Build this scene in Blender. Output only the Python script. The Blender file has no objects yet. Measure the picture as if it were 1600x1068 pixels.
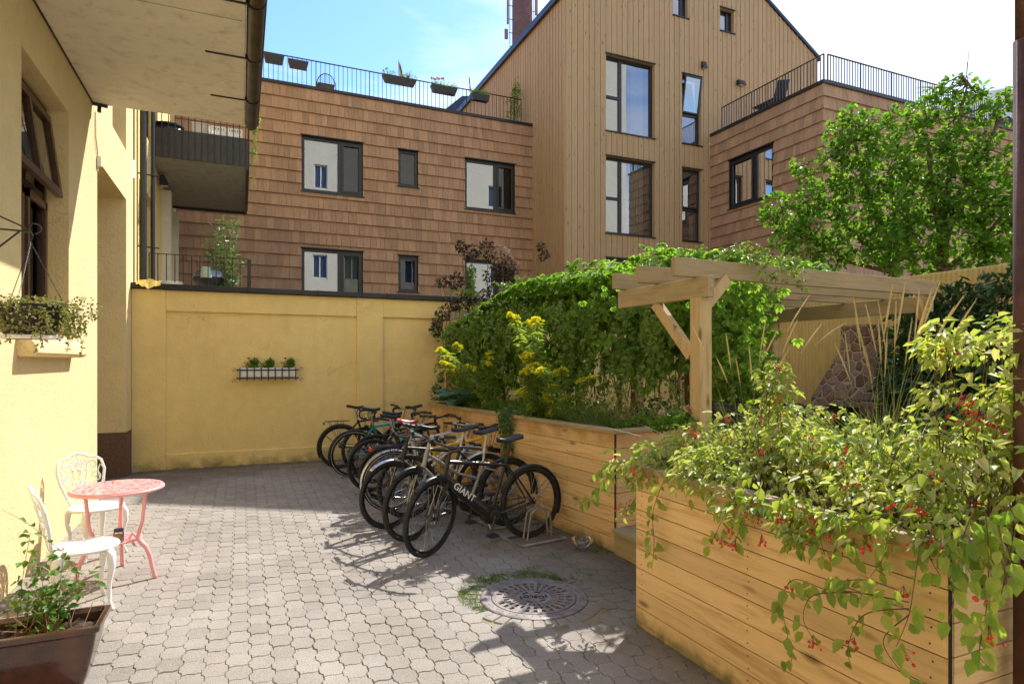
import bpy, math, random
import numpy as np
from mathutils import Vector, Matrix
PI = math.pi
R = math.radians
random.seed(7)
rng = np.random.default_rng(11)
sc = bpy.context.scene
col = sc.collection

# ------------------------------------------------------------------ camera
YAW = R(23.64)
EYE = 1.7
FPX = 964.0            # focal length in pixels of a 1600 wide frame
cd = bpy.data.cameras.new('camera'); cam = bpy.data.objects.new('camera', cd); col.objects.link(cam)
cam.location = (0, 0, EYE); cam.rotation_euler = (R(90), 0, -YAW)
cd.sensor_width = 36; cd.lens = FPX / 1600 * 36; cd.shift_y = 31 / 1600
cd.clip_start = 0.05; cd.clip_end = 2000
sc.camera = cam
# ------------------------------------------------------------------ light
SUNV = Vector((.8, .6, 1.04)).normalized()
w = bpy.data.worlds.new('World'); sc.world = w; w.use_nodes = True
nt = w.node_tree; nt.nodes.clear()
sky = nt.nodes.new('ShaderNodeTexSky'); sky.sky_type = 'NISHITA'; sky.sun_disc = False
sky.sun_elevation = math.asin(SUNV.z); sky.sun_rotation = math.atan2(.8, .6)
sky.air_density = 1.0; sky.dust_density = .3; sky.ozone_density = 2.2
bg = nt.nodes.new('ShaderNodeBackground'); bg.inputs[1].default_value = .125
bg2 = nt.nodes.new('ShaderNodeBackground'); bg2.inputs[0].default_value = (1, 1, 1, 1); bg2.inputs[1].default_value = .52
tc = nt.nodes.new('ShaderNodeTexCoord')
mp = nt.nodes.new('ShaderNodeMapping'); mp.inputs['Scale'].default_value = (1.3, 1.3, 3.6); mp.inputs['Rotation'].default_value = (.35, .2, .5)
n1 = nt.nodes.new('ShaderNodeTexNoise'); n1.inputs['Scale'].default_value = 1.25; n1.inputs['Detail'].default_value = 9; n1.inputs['Roughness'].default_value = .58; n1.inputs['Distortion'].default_value = .5
cr = nt.nodes.new('ShaderNodeValToRGB'); cr.color_ramp.elements[0].position = .47; cr.color_ramp.elements[1].position = .72
dirn = nt.nodes.new('ShaderNodeVectorMath'); dirn.operation = 'DOT_PRODUCT'; dirn.inputs[1].default_value = (.93, .3, .1)
mr = nt.nodes.new('ShaderNodeMapRange'); mr.inputs[1].default_value = .35; mr.inputs[2].default_value = .85; mr.inputs[3].default_value = 0; mr.inputs[4].default_value = .17
ad = nt.nodes.new('ShaderNodeMath'); ad.operation = 'ADD'
mx = nt.nodes.new('ShaderNodeMixShader'); out = nt.nodes.new('ShaderNodeOutputWorld')
L_ = nt.links.new
L_(tc.outputs['Generated'], mp.inputs[0]); L_(mp.outputs[0], n1.inputs[0])
L_(tc.outputs['Generated'], dirn.inputs[0]); L_(dirn.outputs['Value'], mr.inputs[0])
L_(n1.outputs['Fac'], ad.inputs[0]); L_(mr.outputs[0], ad.inputs[1]); L_(ad.outputs[0], cr.inputs[0])
tint = nt.nodes.new('ShaderNodeMix'); tint.data_type = 'RGBA'; tint.blend_type = 'MULTIPLY'; tint.inputs[0].default_value = 1; tint.inputs[7].default_value = (.66, .81, 1, 1)
L_(sky.outputs[0], tint.inputs[6]); L_(tint.outputs[2], bg.inputs[0]); L_(cr.outputs[0], mx.inputs[0]); L_(bg.outputs[0], mx.inputs[1]); L_(bg2.outputs[0], mx.inputs[2])
L_(mx.outputs[0], out.inputs[0])
sd = bpy.data.lights.new('sun', 'SUN'); sd.energy = 2.8; sd.angle = R(.5); sd.color = (1, .95, .87)
so = bpy.data.objects.new('sun', sd); col.objects.link(so); so.location = (8, 6, 20)
so.rotation_euler = SUNV.to_track_quat('Z', 'Y').to_euler()
sc.view_settings.view_transform = 'Standard'; sc.view_settings.look = 'None'
sc.view_settings.exposure = 1.42; sc.view_settings.gamma = 1
sc.cycles.max_bounces = 8; sc.cycles.diffuse_bounces = 4; sc.cycles.transparent_max_bounces = 12
sc.cycles.caustics_reflective = False; sc.cycles.caustics_refractive = False
sc.cycles.use_denoising = True

# ------------------------------------------------------------------ survey helpers (real points in metres)
CY, SY = math.cos(YAW), math.sin(YAW)
def at(px, py, d):
    cx = (px - 800) / FPX
    return Vector((d * (cx * CY + SY), d * (-cx * SY + CY), EYE + d * (565 - py) / FPX))
def onY(px, py, Y):
    cx = (px - 800) / FPX
    return at(px, py, Y / (-cx * SY + CY))
def onX(px, py, X):
    cx = (px - 800) / FPX
    return at(px, py, X / (cx * CY + SY))
def onZ(px, py, z=0.):
    return at(px, py, (z - EYE) * FPX / (565 - py))

# ------------------------------------------------------------------ materials
MATS = {}
def newmat(name):
    m = bpy.data.materials.new(name); m.use_nodes = True
    n = m.node_tree.nodes; n.clear()
    o = n.new('ShaderNodeOutputMaterial'); b = n.new('ShaderNodeBsdfPrincipled')
    m.node_tree.links.new(b.outputs[0], o.inputs[0]); MATS[name] = m
    return m, m.node_tree, b, o
def c4(c): return (c[0], c[1], c[2], 1)
def ramp(t, src, stops):
    r = t.nodes.new('ShaderNodeValToRGB'); e = r.color_ramp.elements
    while len(e) < len(stops): e.new(.5)
    for i, (p, c) in enumerate(stops): e[i].position = p; e[i].color = c4(c)
    t.links.new(src, r.inputs[0]); return r.outputs[0]
def noise(t, scale, detail=4, rough=.55, vec=None, dist=0):
    n = t.nodes.new('ShaderNodeTexNoise'); n.inputs['Scale'].default_value = scale
    n.inputs['Detail'].default_value = detail; n.inputs['Roughness'].default_value = rough; n.inputs['Distortion'].default_value = dist
    if vec is not None: t.links.new(vec, n.inputs[0])
    return n.outputs['Fac']
def objvec(t, scale=(1, 1, 1), rot=(0, 0, 0)):
    c = t.nodes.new('ShaderNodeTexCoord'); m = t.nodes.new('ShaderNodeMapping')
    m.inputs['Scale'].default_value = scale; m.inputs['Rotation'].default_value = rot
    t.links.new(c.outputs['Object'], m.inputs[0]); return m.outputs[0]
def mix(t, a, b, fac, mode='MIX'):
    m = t.nodes.new('ShaderNodeMix'); m.data_type = 'RGBA'; m.blend_type = mode
    if isinstance(fac, float): m.inputs[0].default_value = fac
    else: t.links.new(fac, m.inputs[0])
    for s, i in ((a, 6), (b, 7)):
        if isinstance(s, tuple): m.inputs[i].default_value = c4(s)
        else: t.links.new(s, m.inputs[i])
    return m.outputs[2]
def bump(t, b, h, strength=.4, dist=.01):
    n = t.nodes.new('ShaderNodeBump'); n.inputs['Strength'].default_value = strength; n.inputs['Distance'].default_value = dist
    t.links.new(h, n.inputs['Height']); t.links.new(n.outputs[0], b.inputs['Normal'])
def island(t):
    return t.nodes.new('ShaderNodeNewGeometry').outputs['Random Per Island']
def simple(name, c, rough=.5, metal=0, var=.12, sc_=8, bmp=0, spec=.5, coat=0):
    m, t, b, o = newmat(name)
    v = objvec(t)
    f = noise(t, sc_, 5, .6, v)
    d = tuple(max(0, x * (1 - var)) for x in c); u = tuple(min(1, x * (1 + var)) for x in c)
    t.links.new(ramp(t, f, [(.3, d), (.7, u)]), b.inputs['Base Color'])
    b.inputs['Roughness'].default_value = rough; b.inputs['Metallic'].default_value = metal
    b.inputs['Specular IOR Level'].default_value = spec; b.inputs['Coat Weight'].default_value = coat
    if bmp: bump(t, b, noise(t, sc_ * 6, 4, .6, v), bmp, .004)
    return m
def plaster(name, base, stain, bmp=.5, streak=.5, base_dirt=False):
    m, t, b, o = newmat(name)
    v = objvec(t)
    big = noise(t, .9, 6, .6, v); mid = noise(t, 5, 6, .65, v)
    c = ramp(t, big, [(.3, tuple(x * .93 for x in base)), (.7, tuple(min(1, x * 1.06) for x in base))])
    vs = objvec(t, (3, 3, .35)); st = noise(t, 2.2, 5, .6, vs)
    sf = ramp(t, st, [(.52, (0, 0, 0)), (.75, (streak, streak, streak))])
    c = mix(t, c, stain, sf)
    fine = ramp(t, mid, [(.35, (.93, .93, .93)), (.65, (1.0, 1.0, 1.0))])
    c = mix(t, c, fine, 1.0, 'MULTIPLY')
    wv_ = t.nodes.new('ShaderNodeVectorMath'); wv_.operation = 'ADD'; nz = t.nodes.new('ShaderNodeTexNoise'); nz.inputs['Scale'].default_value = 2.5; nz.inputs['Detail'].default_value = 6
    t.links.new(v, nz.inputs[0]); t.links.new(v, wv_.inputs[0]); t.links.new(nz.outputs['Color'], wv_.inputs[1])
    ve = t.nodes.new('ShaderNodeTexVoronoi'); ve.feature = 'DISTANCE_TO_EDGE'; ve.inputs['Scale'].default_value = .55; t.links.new(wv_.outputs[0], ve.inputs[0])
    ck_ = t.nodes.new('ShaderNodeMath'); ck_.operation = 'MULTIPLY'; t.links.new(ramp(t, ve.outputs['Distance'], [(.0015, (1, 1, 1)), (.005, (0, 0, 0))]), ck_.inputs[0]); t.links.new(ramp(t, noise(t, 1.3, 3, .5, v), [(.48, (0, 0, 0)), (.6, (.32, .32, .32))]), ck_.inputs[1])
    c = mix(t, c, tuple(x * .5 for x in stain), ck_.outputs[0])
    sz = t.nodes.new('ShaderNodeSeparateXYZ'); t.links.new(v, sz.inputs[0])
    mz = t.nodes.new('ShaderNodeMapRange'); mz.inputs[1].default_value = .42; mz.inputs[2].default_value = .0; t.links.new(sz.outputs[2], mz.inputs[0])
    mm = t.nodes.new('ShaderNodeMath'); mm.operation = 'MULTIPLY'; t.links.new(mz.outputs[0], mm.inputs[0]); t.links.new(noise(t, 4, 6, .7, v), mm.inputs[1])
    if base_dirt: c = mix(t, c, (.13, .11, .05), ramp(t, mm.outputs[0], [(.3, (0, 0, 0)), (.6, (.75, .75, .75))]))
    t.links.new(c, b.inputs['Base Color']); b.inputs['Roughness'].default_value = .92
    h = t.nodes.new('ShaderNodeMath'); h.operation = 'ADD'
    t.links.new(noise(t, 9, 4, .6, v, .6), h.inputs[0]); t.links.new(noise(t, 34, 4, .6, v, .3), h.inputs[1])
    bump(t, b, h.outputs[0], bmp, .018)
    return m
def boards(name, base, dark, axis='Y', vary=.35, knots=True, rough=.75, weather=None, dirt=False):
    m, t, b, o = newmat(name)
    s = {'X': (1.2, 16, 16), 'Y': (16, 1.2, 16), 'Z': (16, 16, 1.2)}[axis]
    v = objvec(t, s)
    isl = island(t)
    # shift the grain for each board
    comb = t.nodes.new('ShaderNodeCombineXYZ'); mu = t.nodes.new('ShaderNodeMath'); mu.operation = 'MULTIPLY'; mu.inputs[1].default_value = 37
    t.links.new(isl, mu.inputs[0]); [t.links.new(mu.outputs[0], comb.inputs[i]) for i in range(3)]
    va = t.nodes.new('ShaderNodeVectorMath'); va.operation = 'ADD'; t.links.new(v, va.inputs[0]); t.links.new(comb.outputs[0], va.inputs[1])
    g = noise(t, 1.4, 6, .65, va.outputs[0], 1.1)
    c = ramp(t, g, [(.3, dark), (.48, base), (.75, tuple(min(1, x * 1.12) for x in base))])
    iv = ramp(t, isl, [(0, (1 - vary,) * 3), (1, (1, 1, 1))])
    c = mix(t, c, iv, 1.0, 'MULTIPLY')
    if knots:
        s2 = {'X': (2.2, 7, 7), 'Y': (7, 2.2, 7), 'Z': (7, 7, 2.2)}[axis]
        vo = t.nodes.new('ShaderNodeTexVoronoi'); vo.inputs['Scale'].default_value = 1.0
        t.links.new(objvec(t, s2), vo.inputs[0])
        kf = ramp(t, vo.outputs['Distance'], [(.05, (.9, .9, .9)), (.17, (0, 0, 0))])
        c = mix(t, c, tuple(x * .38 for x in dark), kf)
    if weather:
        wf = ramp(t, noise(t, 1.6, 6, .65, objvec(t)), [(.45, (0, 0, 0)), (.7, (.75, .75, .75))])
        c = mix(t, c, weather, wf)
    if dirt:
        vv = objvec(t); sz = t.nodes.new('ShaderNodeSeparateXYZ'); t.links.new(vv, sz.inputs[0])
        for (z0_, z1_, cc_, k_) in ((.3, 0., (.13, .13, .05), .85), (.72, 1.05, (.42, .2, .06), .75)):
            mz = t.nodes.new('ShaderNodeMapRange'); mz.inputs[1].default_value = z0_; mz.inputs[2].default_value = z1_; t.links.new(sz.outputs[2], mz.inputs[0])
            mm = t.nodes.new('ShaderNodeMath'); mm.operation = 'MULTIPLY'; t.links.new(mz.outputs[0], mm.inputs[0]); t.links.new(noise(t, 2.3 if z0_ < .5 else 3.4, 6, .65, vv, .6), mm.inputs[1])
            c = mix(t, c, cc_, ramp(t, mm.outputs[0], [(.3, (0, 0, 0)), (.52, (k_, k_, k_))]))
    t.links.new(c, b.inputs['Base Color']); b.inputs['Roughness'].default_value = rough
    bump(t, b, g, .25, .004)
    return m
def leafmat(name, cols, trans=.45, rough=.45, spec=.4):
    m, t, b, o = newmat(name)
    isl = island(t)
    n = len(cols); c = ramp(t, isl, [(i / max(1, n - 1), k) for i, k in enumerate(cols)])
    patch = ramp(t, noise(t, 2.2, 3, .5, objvec(t)), [(.35, (.72, .78, .7)), (.65, (1.0, 1.0, 1.0))])
    c = mix(t, c, patch, 1.0, 'MULTIPLY')
    t.links.new(c, b.inputs['Base Color']); b.inputs['Roughness'].default_value = rough; b.inputs['Specular IOR Level'].default_value = spec
    tr = t.nodes.new('ShaderNodeBsdfTranslucent')
    t.links.new(mix(t, c, (1.0, 1.0, .45), 1.0, 'MULTIPLY'), tr.inputs[0])
    s = t.nodes.new('ShaderNodeMixShader'); s.inputs[0].default_value = trans
    t.links.new(b.outputs[0], s.inputs[1]); t.links.new(tr.outputs[0], s.inputs[2]); t.links.new(s.outputs[0], o.inputs[0])
    return m
def glassmat(name, tint=(.85, .92, .95), refl=.35, ior=1.9):
    m, t, b, o = newmat(name); t.nodes.remove(b)
    tr = t.nodes.new('ShaderNodeBsdfTransparent'); tr.inputs[0].default_value = c4(tint)
    gl = t.nodes.new('ShaderNodeBsdfGlossy'); gl.inputs['Roughness'].default_value = 0; gl.inputs[0].default_value = (.95, .97, 1, 1)
    lw = t.nodes.new('ShaderNodeFresnel'); lw.inputs[0].default_value = ior
    nn = t.nodes.new('ShaderNodeBump'); nn.inputs['Strength'].default_value = .05; nn.inputs['Distance'].default_value = .02
    t.links.new(noise(t, .7, 1, .4, objvec(t)), nn.inputs['Height']); t.links.new(nn.outputs[0], gl.inputs['Normal'])
    a = t.nodes.new('ShaderNodeMath'); a.operation = 'ADD'; a.inputs[1].default_value = refl; a.use_clamp = True
    t.links.new(lw.outputs[0], a.inputs[0])
    s = t.nodes.new('ShaderNodeMixShader'); t.links.new(a.outputs[0], s.inputs[0]); t.links.new(tr.outputs[0], s.inputs[1]); t.links.new(gl.outputs[0], s.inputs[2])
    t.links.new(s.outputs[0], o.inputs[0]); return m

M_yel = plaster('yellow_plaster', (.92, .70, .28), (.78, .55, .2), .5, .25, True)
M_yel_lt = plaster('pale_yellow_plaster', (.80, .64, .33), (.70, .52, .23), .6, .22)
M_conc = plaster('raw_concrete', (.80, .73, .61), (.5, .43, .32), .25, .7)
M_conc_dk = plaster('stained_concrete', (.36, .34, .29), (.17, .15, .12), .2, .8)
M_plinth = simple('brown_plinth', (.16, .09, .055), .9, 0, .25, 40, .5)
M_shingle = boards('shingle', (.48, .29, .165), (.36, .21, .12), 'Z', .27, False, .8)
M_tan = boards('tan_boards', (.50, .335, .175), (.43, .28, .14), 'Z', .09, True, .75)
M_planter = boards('planter_boards', (.80, .54, .27), (.58, .33, .13), 'Y', .22, True, .7, dirt=True)
M_planterX = boards('planter_boards_across', (.78, .52, .26), (.56, .32, .13), 'X', .22, True, .7, dirt=True)
M_cap = boards('weathered_cap', (.46, .35, .2), (.27, .2, .11), 'Y', .2, False, .85, (.3, .28, .17))
M_capX = boards('weathered_cap_across', (.46, .35, .2), (.27, .2, .11), 'X', .2, False, .85, (.3, .28, .17))
M_perg = boards('pergola_beam', (.41, .31, .18), (.27, .195, .11), 'X', .15, False, .85, (.3, .25, .14))
M_pergY = boards('pergola_lintel', (.46, .345, .19), (.3, .21, .11), 'Y', .15, False, .85, (.32, .27, .15))
M_post = boards('pergola_post', (.56, .40, .21), (.4, .27, .13), 'Z', .1, True, .8)
M_deck = boards('dark_deck', (.2, .13, .07), (.12, .075, .04), 'Y', .3, False, .8)
M_frame = simple('black_frame', (.018, .017, .018), .35, 0, .2, 6)
M_brown = simple('brown_window_frame', (.09, .045, .025), .35, 0, .25, 14)
M_metal = simple('dark_metal', (.035, .033, .033), .4, .3, .3, 10)
M_gutter = simple('gutter_metal', (.075, .06, .04), .32, .75, .5, 5, .2)
M_pipe = simple('rusty_pipe', (.085, .035, .022), .55, .2, .4, 12, .3)
M_coping = simple('black_coping', (.022, .021, .024), .3, .2, .25, 3)
M_white = simple('white_paint', (.82, .82, .80), .35, 0, .05, 20, .15)
M_pink = simple('pink_paint', (.84, .40, .40), .38, 0, .08, 14, .15)
M_glass = glassmat('window_glass', (.7, .78, .8), .24)
M_glass_d = glassmat('dark_glass', (.45, .5, .5), .03, 1.5)
M_glass_l = glassmat('near_glass', (.75, .78, .75), .15)
M_clear = glassmat('jar_glass', (.92, .95, .93), .02, 1.3)
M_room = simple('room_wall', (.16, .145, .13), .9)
M_curtain = simple('curtain_cloth', (.62, .56, .44), .9, 0, .12, 4)
M_rubber = simple('tyre_rubber', (.022, .021, .02), .75, 0, .3, 30)
M_black = simple('black_paint', (.02, .02, .022), .32, .2, .2, 9, 0, .5, .2)
M_blackp = simple('black_plastic', (.022, .022, .024), .5, 0, .2, 20)
M_steel = simple('bright_steel', (.55, .55, .56), .28, 1, .15, 20)
M_rim = simple('dark_rim', (.05, .05, .052), .35, .8, .2, 20)
M_alu = simple('matt_aluminium', (.42, .42, .43), .4, .85, .15, 12)
M_rack = simple('galvanised_tube', (.33, .33, .32), .5, .6, .3, 9)
M_teal = simple('teal_paint', (.02, .27, .33), .3, .1, .1, 5, 0, .5, .3)
M_yelp = simple('yellow_paint', (.75, .42, .015), .3, 0, .1, 5, 0, .5, .3)
M_silv = simple('silver_paint', (.3, .31, .32), .3, .5, .08, 5, 0, .5, .3)
M_wpt = simple('cream_bike_paint', (.75, .70, .6), .3, 0, .08, 5, 0, .5, .3)
M_redp = simple('red_paint', (.55, .04, .03), .3, 0, .1, 5, 0, .5, .3)
M_orange = simple('orange_reflector', (.9, .2, .03), .3, 0, .1)
M_soil = simple('soil', (.055, .036, .022), .95, 0, .5, 18, .9)
M_glaze = simple('oxblood_glaze', (.055, .018, .013), .22, 0, .7, 6, .25, .6, .4)
M_iron = simple('cast_iron', (.27, .235, .225), .5, .45, .35, 14, .5)
M_pit = simple('dark_pit', (.01, .009, .008), .95)
M_roofm = simple('slate_blue_roof', (.03, .045, .08), .35, .4, .2, 4)
M_cream = plaster('cream_facade', (.74, .70, .58), (.6, .55, .45), .2, .2)
M_grayroof = simple('grey_slates', (.22, .24, .27), .6, 0, .3, 6)
M_berry = simple('red_berry', (.72, .02, .01), .22, 0, .25, 60, 0, .6, .4)
M_bluewin = simple('blue_blind', (.03, .06, .12), .2)
M_petal_r = simple('red_petal', (.65, .03, .03), .6)
M_petal_p = simple('pink_petal', (.75, .2, .35), .6)
M_straw = leafmat('straw', [(.68, .52, .33), (.82, .68, .48), (.74, .58, .38)], .45, .7, .2)
M_stemy = leafmat('straw_stem', [(.35, .38, .14), (.5, .46, .2)], .3)
M_stem = leafmat('green_stem', [(.14, .2, .05), (.22, .26, .08)], .2)
M_wstem = simple('woody_stem', (.14, .09, .05), .85, 0, .3, 20, .3)
M_bark = simple('bark', (.15, .1, .065), .9, 0, .4, 16, .9)
L_vine = leafmat('creeper_leaf', [(.14, .3, .05), (.22, .43, .07), (.31, .52, .09), (.42, .6, .13), (.23, .43, .08)], .64, .45, .28)
L_vine_lt = leafmat('young_creeper_leaf', [(.2, .33, .06), (.32, .42, .09), (.16, .29, .05)], .5, .4, .5)
L_lilac = leafmat('lilac_leaf', spec=.22, rough=.5, cols=[(.1, .23, .04), (.17, .36, .05), (.28, .48, .07), (.13, .28, .05), (.36, .55, .1)], trans=.6)
L_dark = leafmat('rhododendron_leaf', [(.035, .085, .03), (.055, .12, .04), (.09, .17, .05)], .25, .35, .5)
L_purp = leafmat('purple_leaf', [(.05, .035, .04), (.09, .05, .05), (.09, .09, .04), (.14, .09, .07)], .25, .4, .5)
L_night = leafmat('nightshade_leaf', [(.45, .56, .1), (.62, .66, .2), (.33, .48, .08), (.72, .7, .34), (.52, .6, .14), (.74, .66, .4)], .52, .45, .4)
L_night_g = leafmat('trailing_leaf', [(.3, .48, .08), (.42, .56, .1), (.55, .62, .16), (.22, .4, .08)], .55, .4, .4)
L_hosta = leafmat('hosta_leaf', [(.17, .33, .24), (.22, .4, .28), (.14, .28, .18)], .25, .4, .5)
L_grass = leafmat('grass_blade', [(.12, .22, .05), (.2, .3, .08), (.26, .33, .12), (.3, .34, .15)], .4, .5, .3)
L_grass_y = leafmat('weed_blade', [(.13, .22, .03), (.2, .3, .04), (.1, .18, .03)], .4, .5, .3)
L_gold = leafmat('goldenrod_leaf', [(.26, .4, .07), (.38, .52, .12), (.46, .52, .18)], .55, .45, .3)
L_yflow = leafmat('goldenrod_flower', [(.98, .88, .04), (.96, .92, .08), (.95, .8, .04)], .45, .6, .2)
L_olean = leafmat('oleander_leaf', [(.12, .25, .1), (.2, .34, .15), (.3, .42, .22)], .35, .4, .5)
L_dry = leafmat('dry_leaf', [(.26, .25, .1), (.36, .33, .14), (.2, .24, .07), (.42, .36, .18)], .4, .6, .3)

# ------------------------------------------------------------------ mesh helpers
class MB:
    def __init__(s): s.v = []; s.f = []; s.T = None
    def add(s, vs, fs):
        b = len(s.v)
        if s.T is not None: vs = [s.T @ Vector(p) for p in vs]
        s.v += [tuple(p) for p in vs]; s.f += [tuple(b + i for i in f) for f in fs]; return s
    def box(s, x0, x1, y0, y1, z0, z1):
        return s.add([(x0, y0, z0), (x1, y0, z0), (x1, y1, z0), (x0, y1, z0), (x0, y0, z1), (x1, y0, z1), (x1, y1, z1), (x0, y1, z1)],
                     [(3, 2, 1, 0), (4, 5, 6, 7), (0, 1, 5, 4), (1, 2, 6, 5), (2, 3, 7, 6), (3, 0, 4, 7)])
    def bar(s, a, b, wd, ht, up=(0, 0, 1)):
        a = Vector(a); b = Vector(b); d = (b - a).normalized(); u = Vector(up)
        sd = d.cross(u)
        if sd.length < 1e-4: sd = d.cross(Vector((1, 0, 0)))
        sd.normalize(); u = sd.cross(d).normalized(); sd *= wd / 2; u *= ht / 2
        return s.add([a - sd - u, a + sd - u, a + sd + u, a - sd + u, b - sd - u, b + sd - u, b + sd + u, b - sd + u],
                     [(3, 2, 1, 0), (4, 5, 6, 7), (0, 1, 5, 4), (1, 2, 6, 5), (2, 3, 7, 6), (3, 0, 4, 7)])
    def tube(s, pts, r, n=8, cap=True, closed=False, flat=1.0):
        pts = [Vector(p) for p in pts]; k = len(pts)
        rs = r if isinstance(r, (list, tuple)) else [r] * k
        vs = []; prev = None
        for i, p in enumerate(pts):
            if closed: d = (pts[(i + 1) % k] - pts[i - 1])
            else: d = pts[min(i + 1, k - 1)] - pts[max(i - 1, 0)]
            if d.length < 1e-9: d = Vector((0, 0, 1))
            d.normalize()
            if prev is None:
                a = d.cross(Vector((0, 0, 1)))
                if a.length < .05: a = d.cross(Vector((0, 1, 0)))
            else: a = prev - d * prev.dot(d)
            a.normalize(); b = d.cross(a); prev = a
            for j in range(n):
                t = 2 * PI * j / n
                vs.append(p + a * math.cos(t) * rs[i] + b * math.sin(t) * rs[i] * flat)
        fs = []
        for i in range(k if closed else k - 1):
            i2 = (i + 1) % k
            for j in range(n):
                j2 = (j + 1) % n; fs.append((i * n + j, i * n + j2, i2 * n + j2, i2 * n + j))
        if cap and not closed:
            fs.append(tuple(range(n))[::-1]); fs.append(tuple((k - 1) * n + j for j in range(n)))
        return s.add(vs, fs)
    def lathe(s, prof, c=(0, 0, 0), n=24, axis='Z', cap=False):
        vs = []; fs = []
        for r, h in prof:
            for j in range(n):
                t = 2 * PI * j / n; x, y = r * math.cos(t), r * math.sin(t)
                p = (x, y, h) if axis == 'Z' else ((x, h, y) if axis == 'Y' else (h, x, y))
                vs.append((p[0] + c[0], p[1] + c[1], p[2] + c[2]))
        for i in range(len(prof) - 1):
            for j in range(n):
                j2 = (j + 1) % n; fs.append((i * n + j, i * n + j2, (i + 1) * n + j2, (i + 1) * n + j))
        if cap: fs += [tuple(range(n))[::-1], tuple((len(prof) - 1) * n + j for j in range(n))]
        return s.add(vs, fs)
    def ball(s, c, r, n=6, m=4):
        prof = [(max(1e-4, r * math.sin(PI * i / m)), -r * math.cos(PI * i / m)) for i in range(m + 1)]
        return s.lathe(prof, c, n)
    def torus(s, c, R_, r, axis='Y', n=40, m=8):
        pts = []
        for i in range(n):
            t = 2 * PI * i / n; a, b = R_ * math.cos(t), R_ * math.sin(t)
            p = {'Y': (a, 0, b), 'Z': (a, b, 0), 'X': (0, a, b)}[axis]
            pts.append((p[0] + c[0], p[1] + c[1], p[2] + c[2]))
        return s.tube(pts, r, m, closed=True)
    def prism(s, poly, ext):
        n = len(poly); poly = [Vector(p) for p in poly]; e = Vector(ext)
        return s.add(poly + [p + e for p in poly], [tuple(range(n))[::-1], tuple(range(n, 2 * n))] + [(i, (i + 1) % n, n + (i + 1) % n, n + i) for i in range(n)])
    def build(s, name, mat, parent=None, world=False, smooth=False, bevel=0, solid=0):
        me = bpy.data.meshes.new(name); vs = s.v
        if parent is not None and world:
            inv = parent.matrix_basis.inverted(); vs = [tuple(inv @ Vector(p)) for p in vs]
        me.from_pydata(vs, [], s.f)
        if smooth:
            me.polygons.foreach_set('use_smooth', [True] * len(me.polygons))
        me.update(); o = bpy.data.objects.new(name, me); col.objects.link(o)
        if mat: me.materials.append(mat)
        if parent is not None: o.parent = parent
        if solid:
            md = o.modifiers.new('thick', 'SOLIDIFY'); md.thickness = solid; md.offset = 0
        if bevel:
            md = o.modifiers.new('bevel', 'BEVEL'); md.width = bevel; md.segments = 2; md.limit_method = 'ANGLE'
        return o
def npmesh(name, V, F, mat, parent=None, world=True, smooth=False):
    """V (n,3) numpy, F (m,k) numpy"""
    if parent is not None and world:
        inv = np.array(parent.matrix_basis.inverted()); V = V @ inv[:3, :3].T + inv[:3, 3]
    me = bpy.data.meshes.new(name); n, k = F.shape
    me.vertices.add(len(V)); me.vertices.foreach_set('co', V.astype(np.float32).ravel())
    me.loops.add(n * k); me.loops.foreach_set('vertex_index', F.astype(np.int32).ravel())
    me.polygons.add(n); me.polygons.foreach_set('loop_start', np.arange(0, n * k, k, dtype=np.int32)); me.polygons.foreach_set('loop_total', np.full(n, k, dtype=np.int32))
    if smooth: me.polygons.foreach_set('use_smooth', np.ones(n, dtype=bool))
    me.update(calc_edges=True); me.validate()
    o = bpy.data.objects.new(name, me); col.objects.link(o); me.materials.append(mat)
    if parent is not None: o.parent = parent
    return o
def nrm(a): return a / np.maximum(1e-9, np.linalg.norm(a, axis=-1, keepdims=True))
def rv(n): return nrm(rng.normal(size=(n, 3)))
def leaves_geo(P, D, N, S, wid=.5, fold=.25, curl=.15):
    """two-quad folded leaf: returns V,F"""
    n = len(P); D = nrm(D); U = np.cross(D, N); U = nrm(U); N2 = np.cross(U, D)
    tpl = np.array([[0, 0, 0], [-.5, .3, 1], [-.42, .66, 1], [0, 1, 0], [.42, .66, 1], [.5, .3, 1]])
    S = np.asarray(S).reshape(-1, 1) * np.ones((n, 1)); W = S * wid
    V = np.empty((n, 6, 3))
    for i, (x, y, e) in enumerate(tpl):
        V[:, i] = P + U * (x * W) + D * (y * S) + N2 * (e * fold * W * abs(x) * 1.6 - curl * S * y * y)
    base = (np.arange(n) * 6)[:, None]
    F = np.concatenate([base + np.array([0, 3, 2, 1]), base + np.array([0, 5, 4, 3])])
    return V.reshape(-1, 3), F
def leaves(name, P, D, N, S, mat, parent, wid=.5, fold=.25, curl=.15):
    V, F = leaves_geo(np.asarray(P), np.asarray(D), np.asarray(N), S, wid, fold, curl)
    return npmesh(name, V, F, mat, parent)
def ribbons(name, P, D, Ln, W, B, mat, parent, seg=5, taper=1.0):
    P = np.asarray(P, float); n = len(P); D = nrm(np.asarray(D, float)); B = np.asarray(B, float)
    Ln = (np.asarray(Ln) * np.ones(n))[:, None]; W = (np.asarray(W) * np.ones(n))[:, None]
    side = nrm(np.cross(D, rv(n)))
    V = np.empty((n, (seg + 1) * 2, 3))
    for i in range(seg + 1):
        t = i / seg; c = P + D * Ln * t + B * Ln * t * t
        w_ = W * (1 - taper * t ** 1.5) * .5 + 1e-5
        V[:, 2 * i] = c - side * w_; V[:, 2 * i + 1] = c + side * w_
    base = (np.arange(n) * (seg + 1) * 2)[:, None]
    F = np.concatenate([base + np.array([2 * i, 2 * i + 1, 2 * i + 3, 2 * i + 2]) for i in range(seg)])
    npmesh(name, V.reshape(-1, 3), F, mat, parent)
    return (P + D * Ln + B * Ln)
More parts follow.
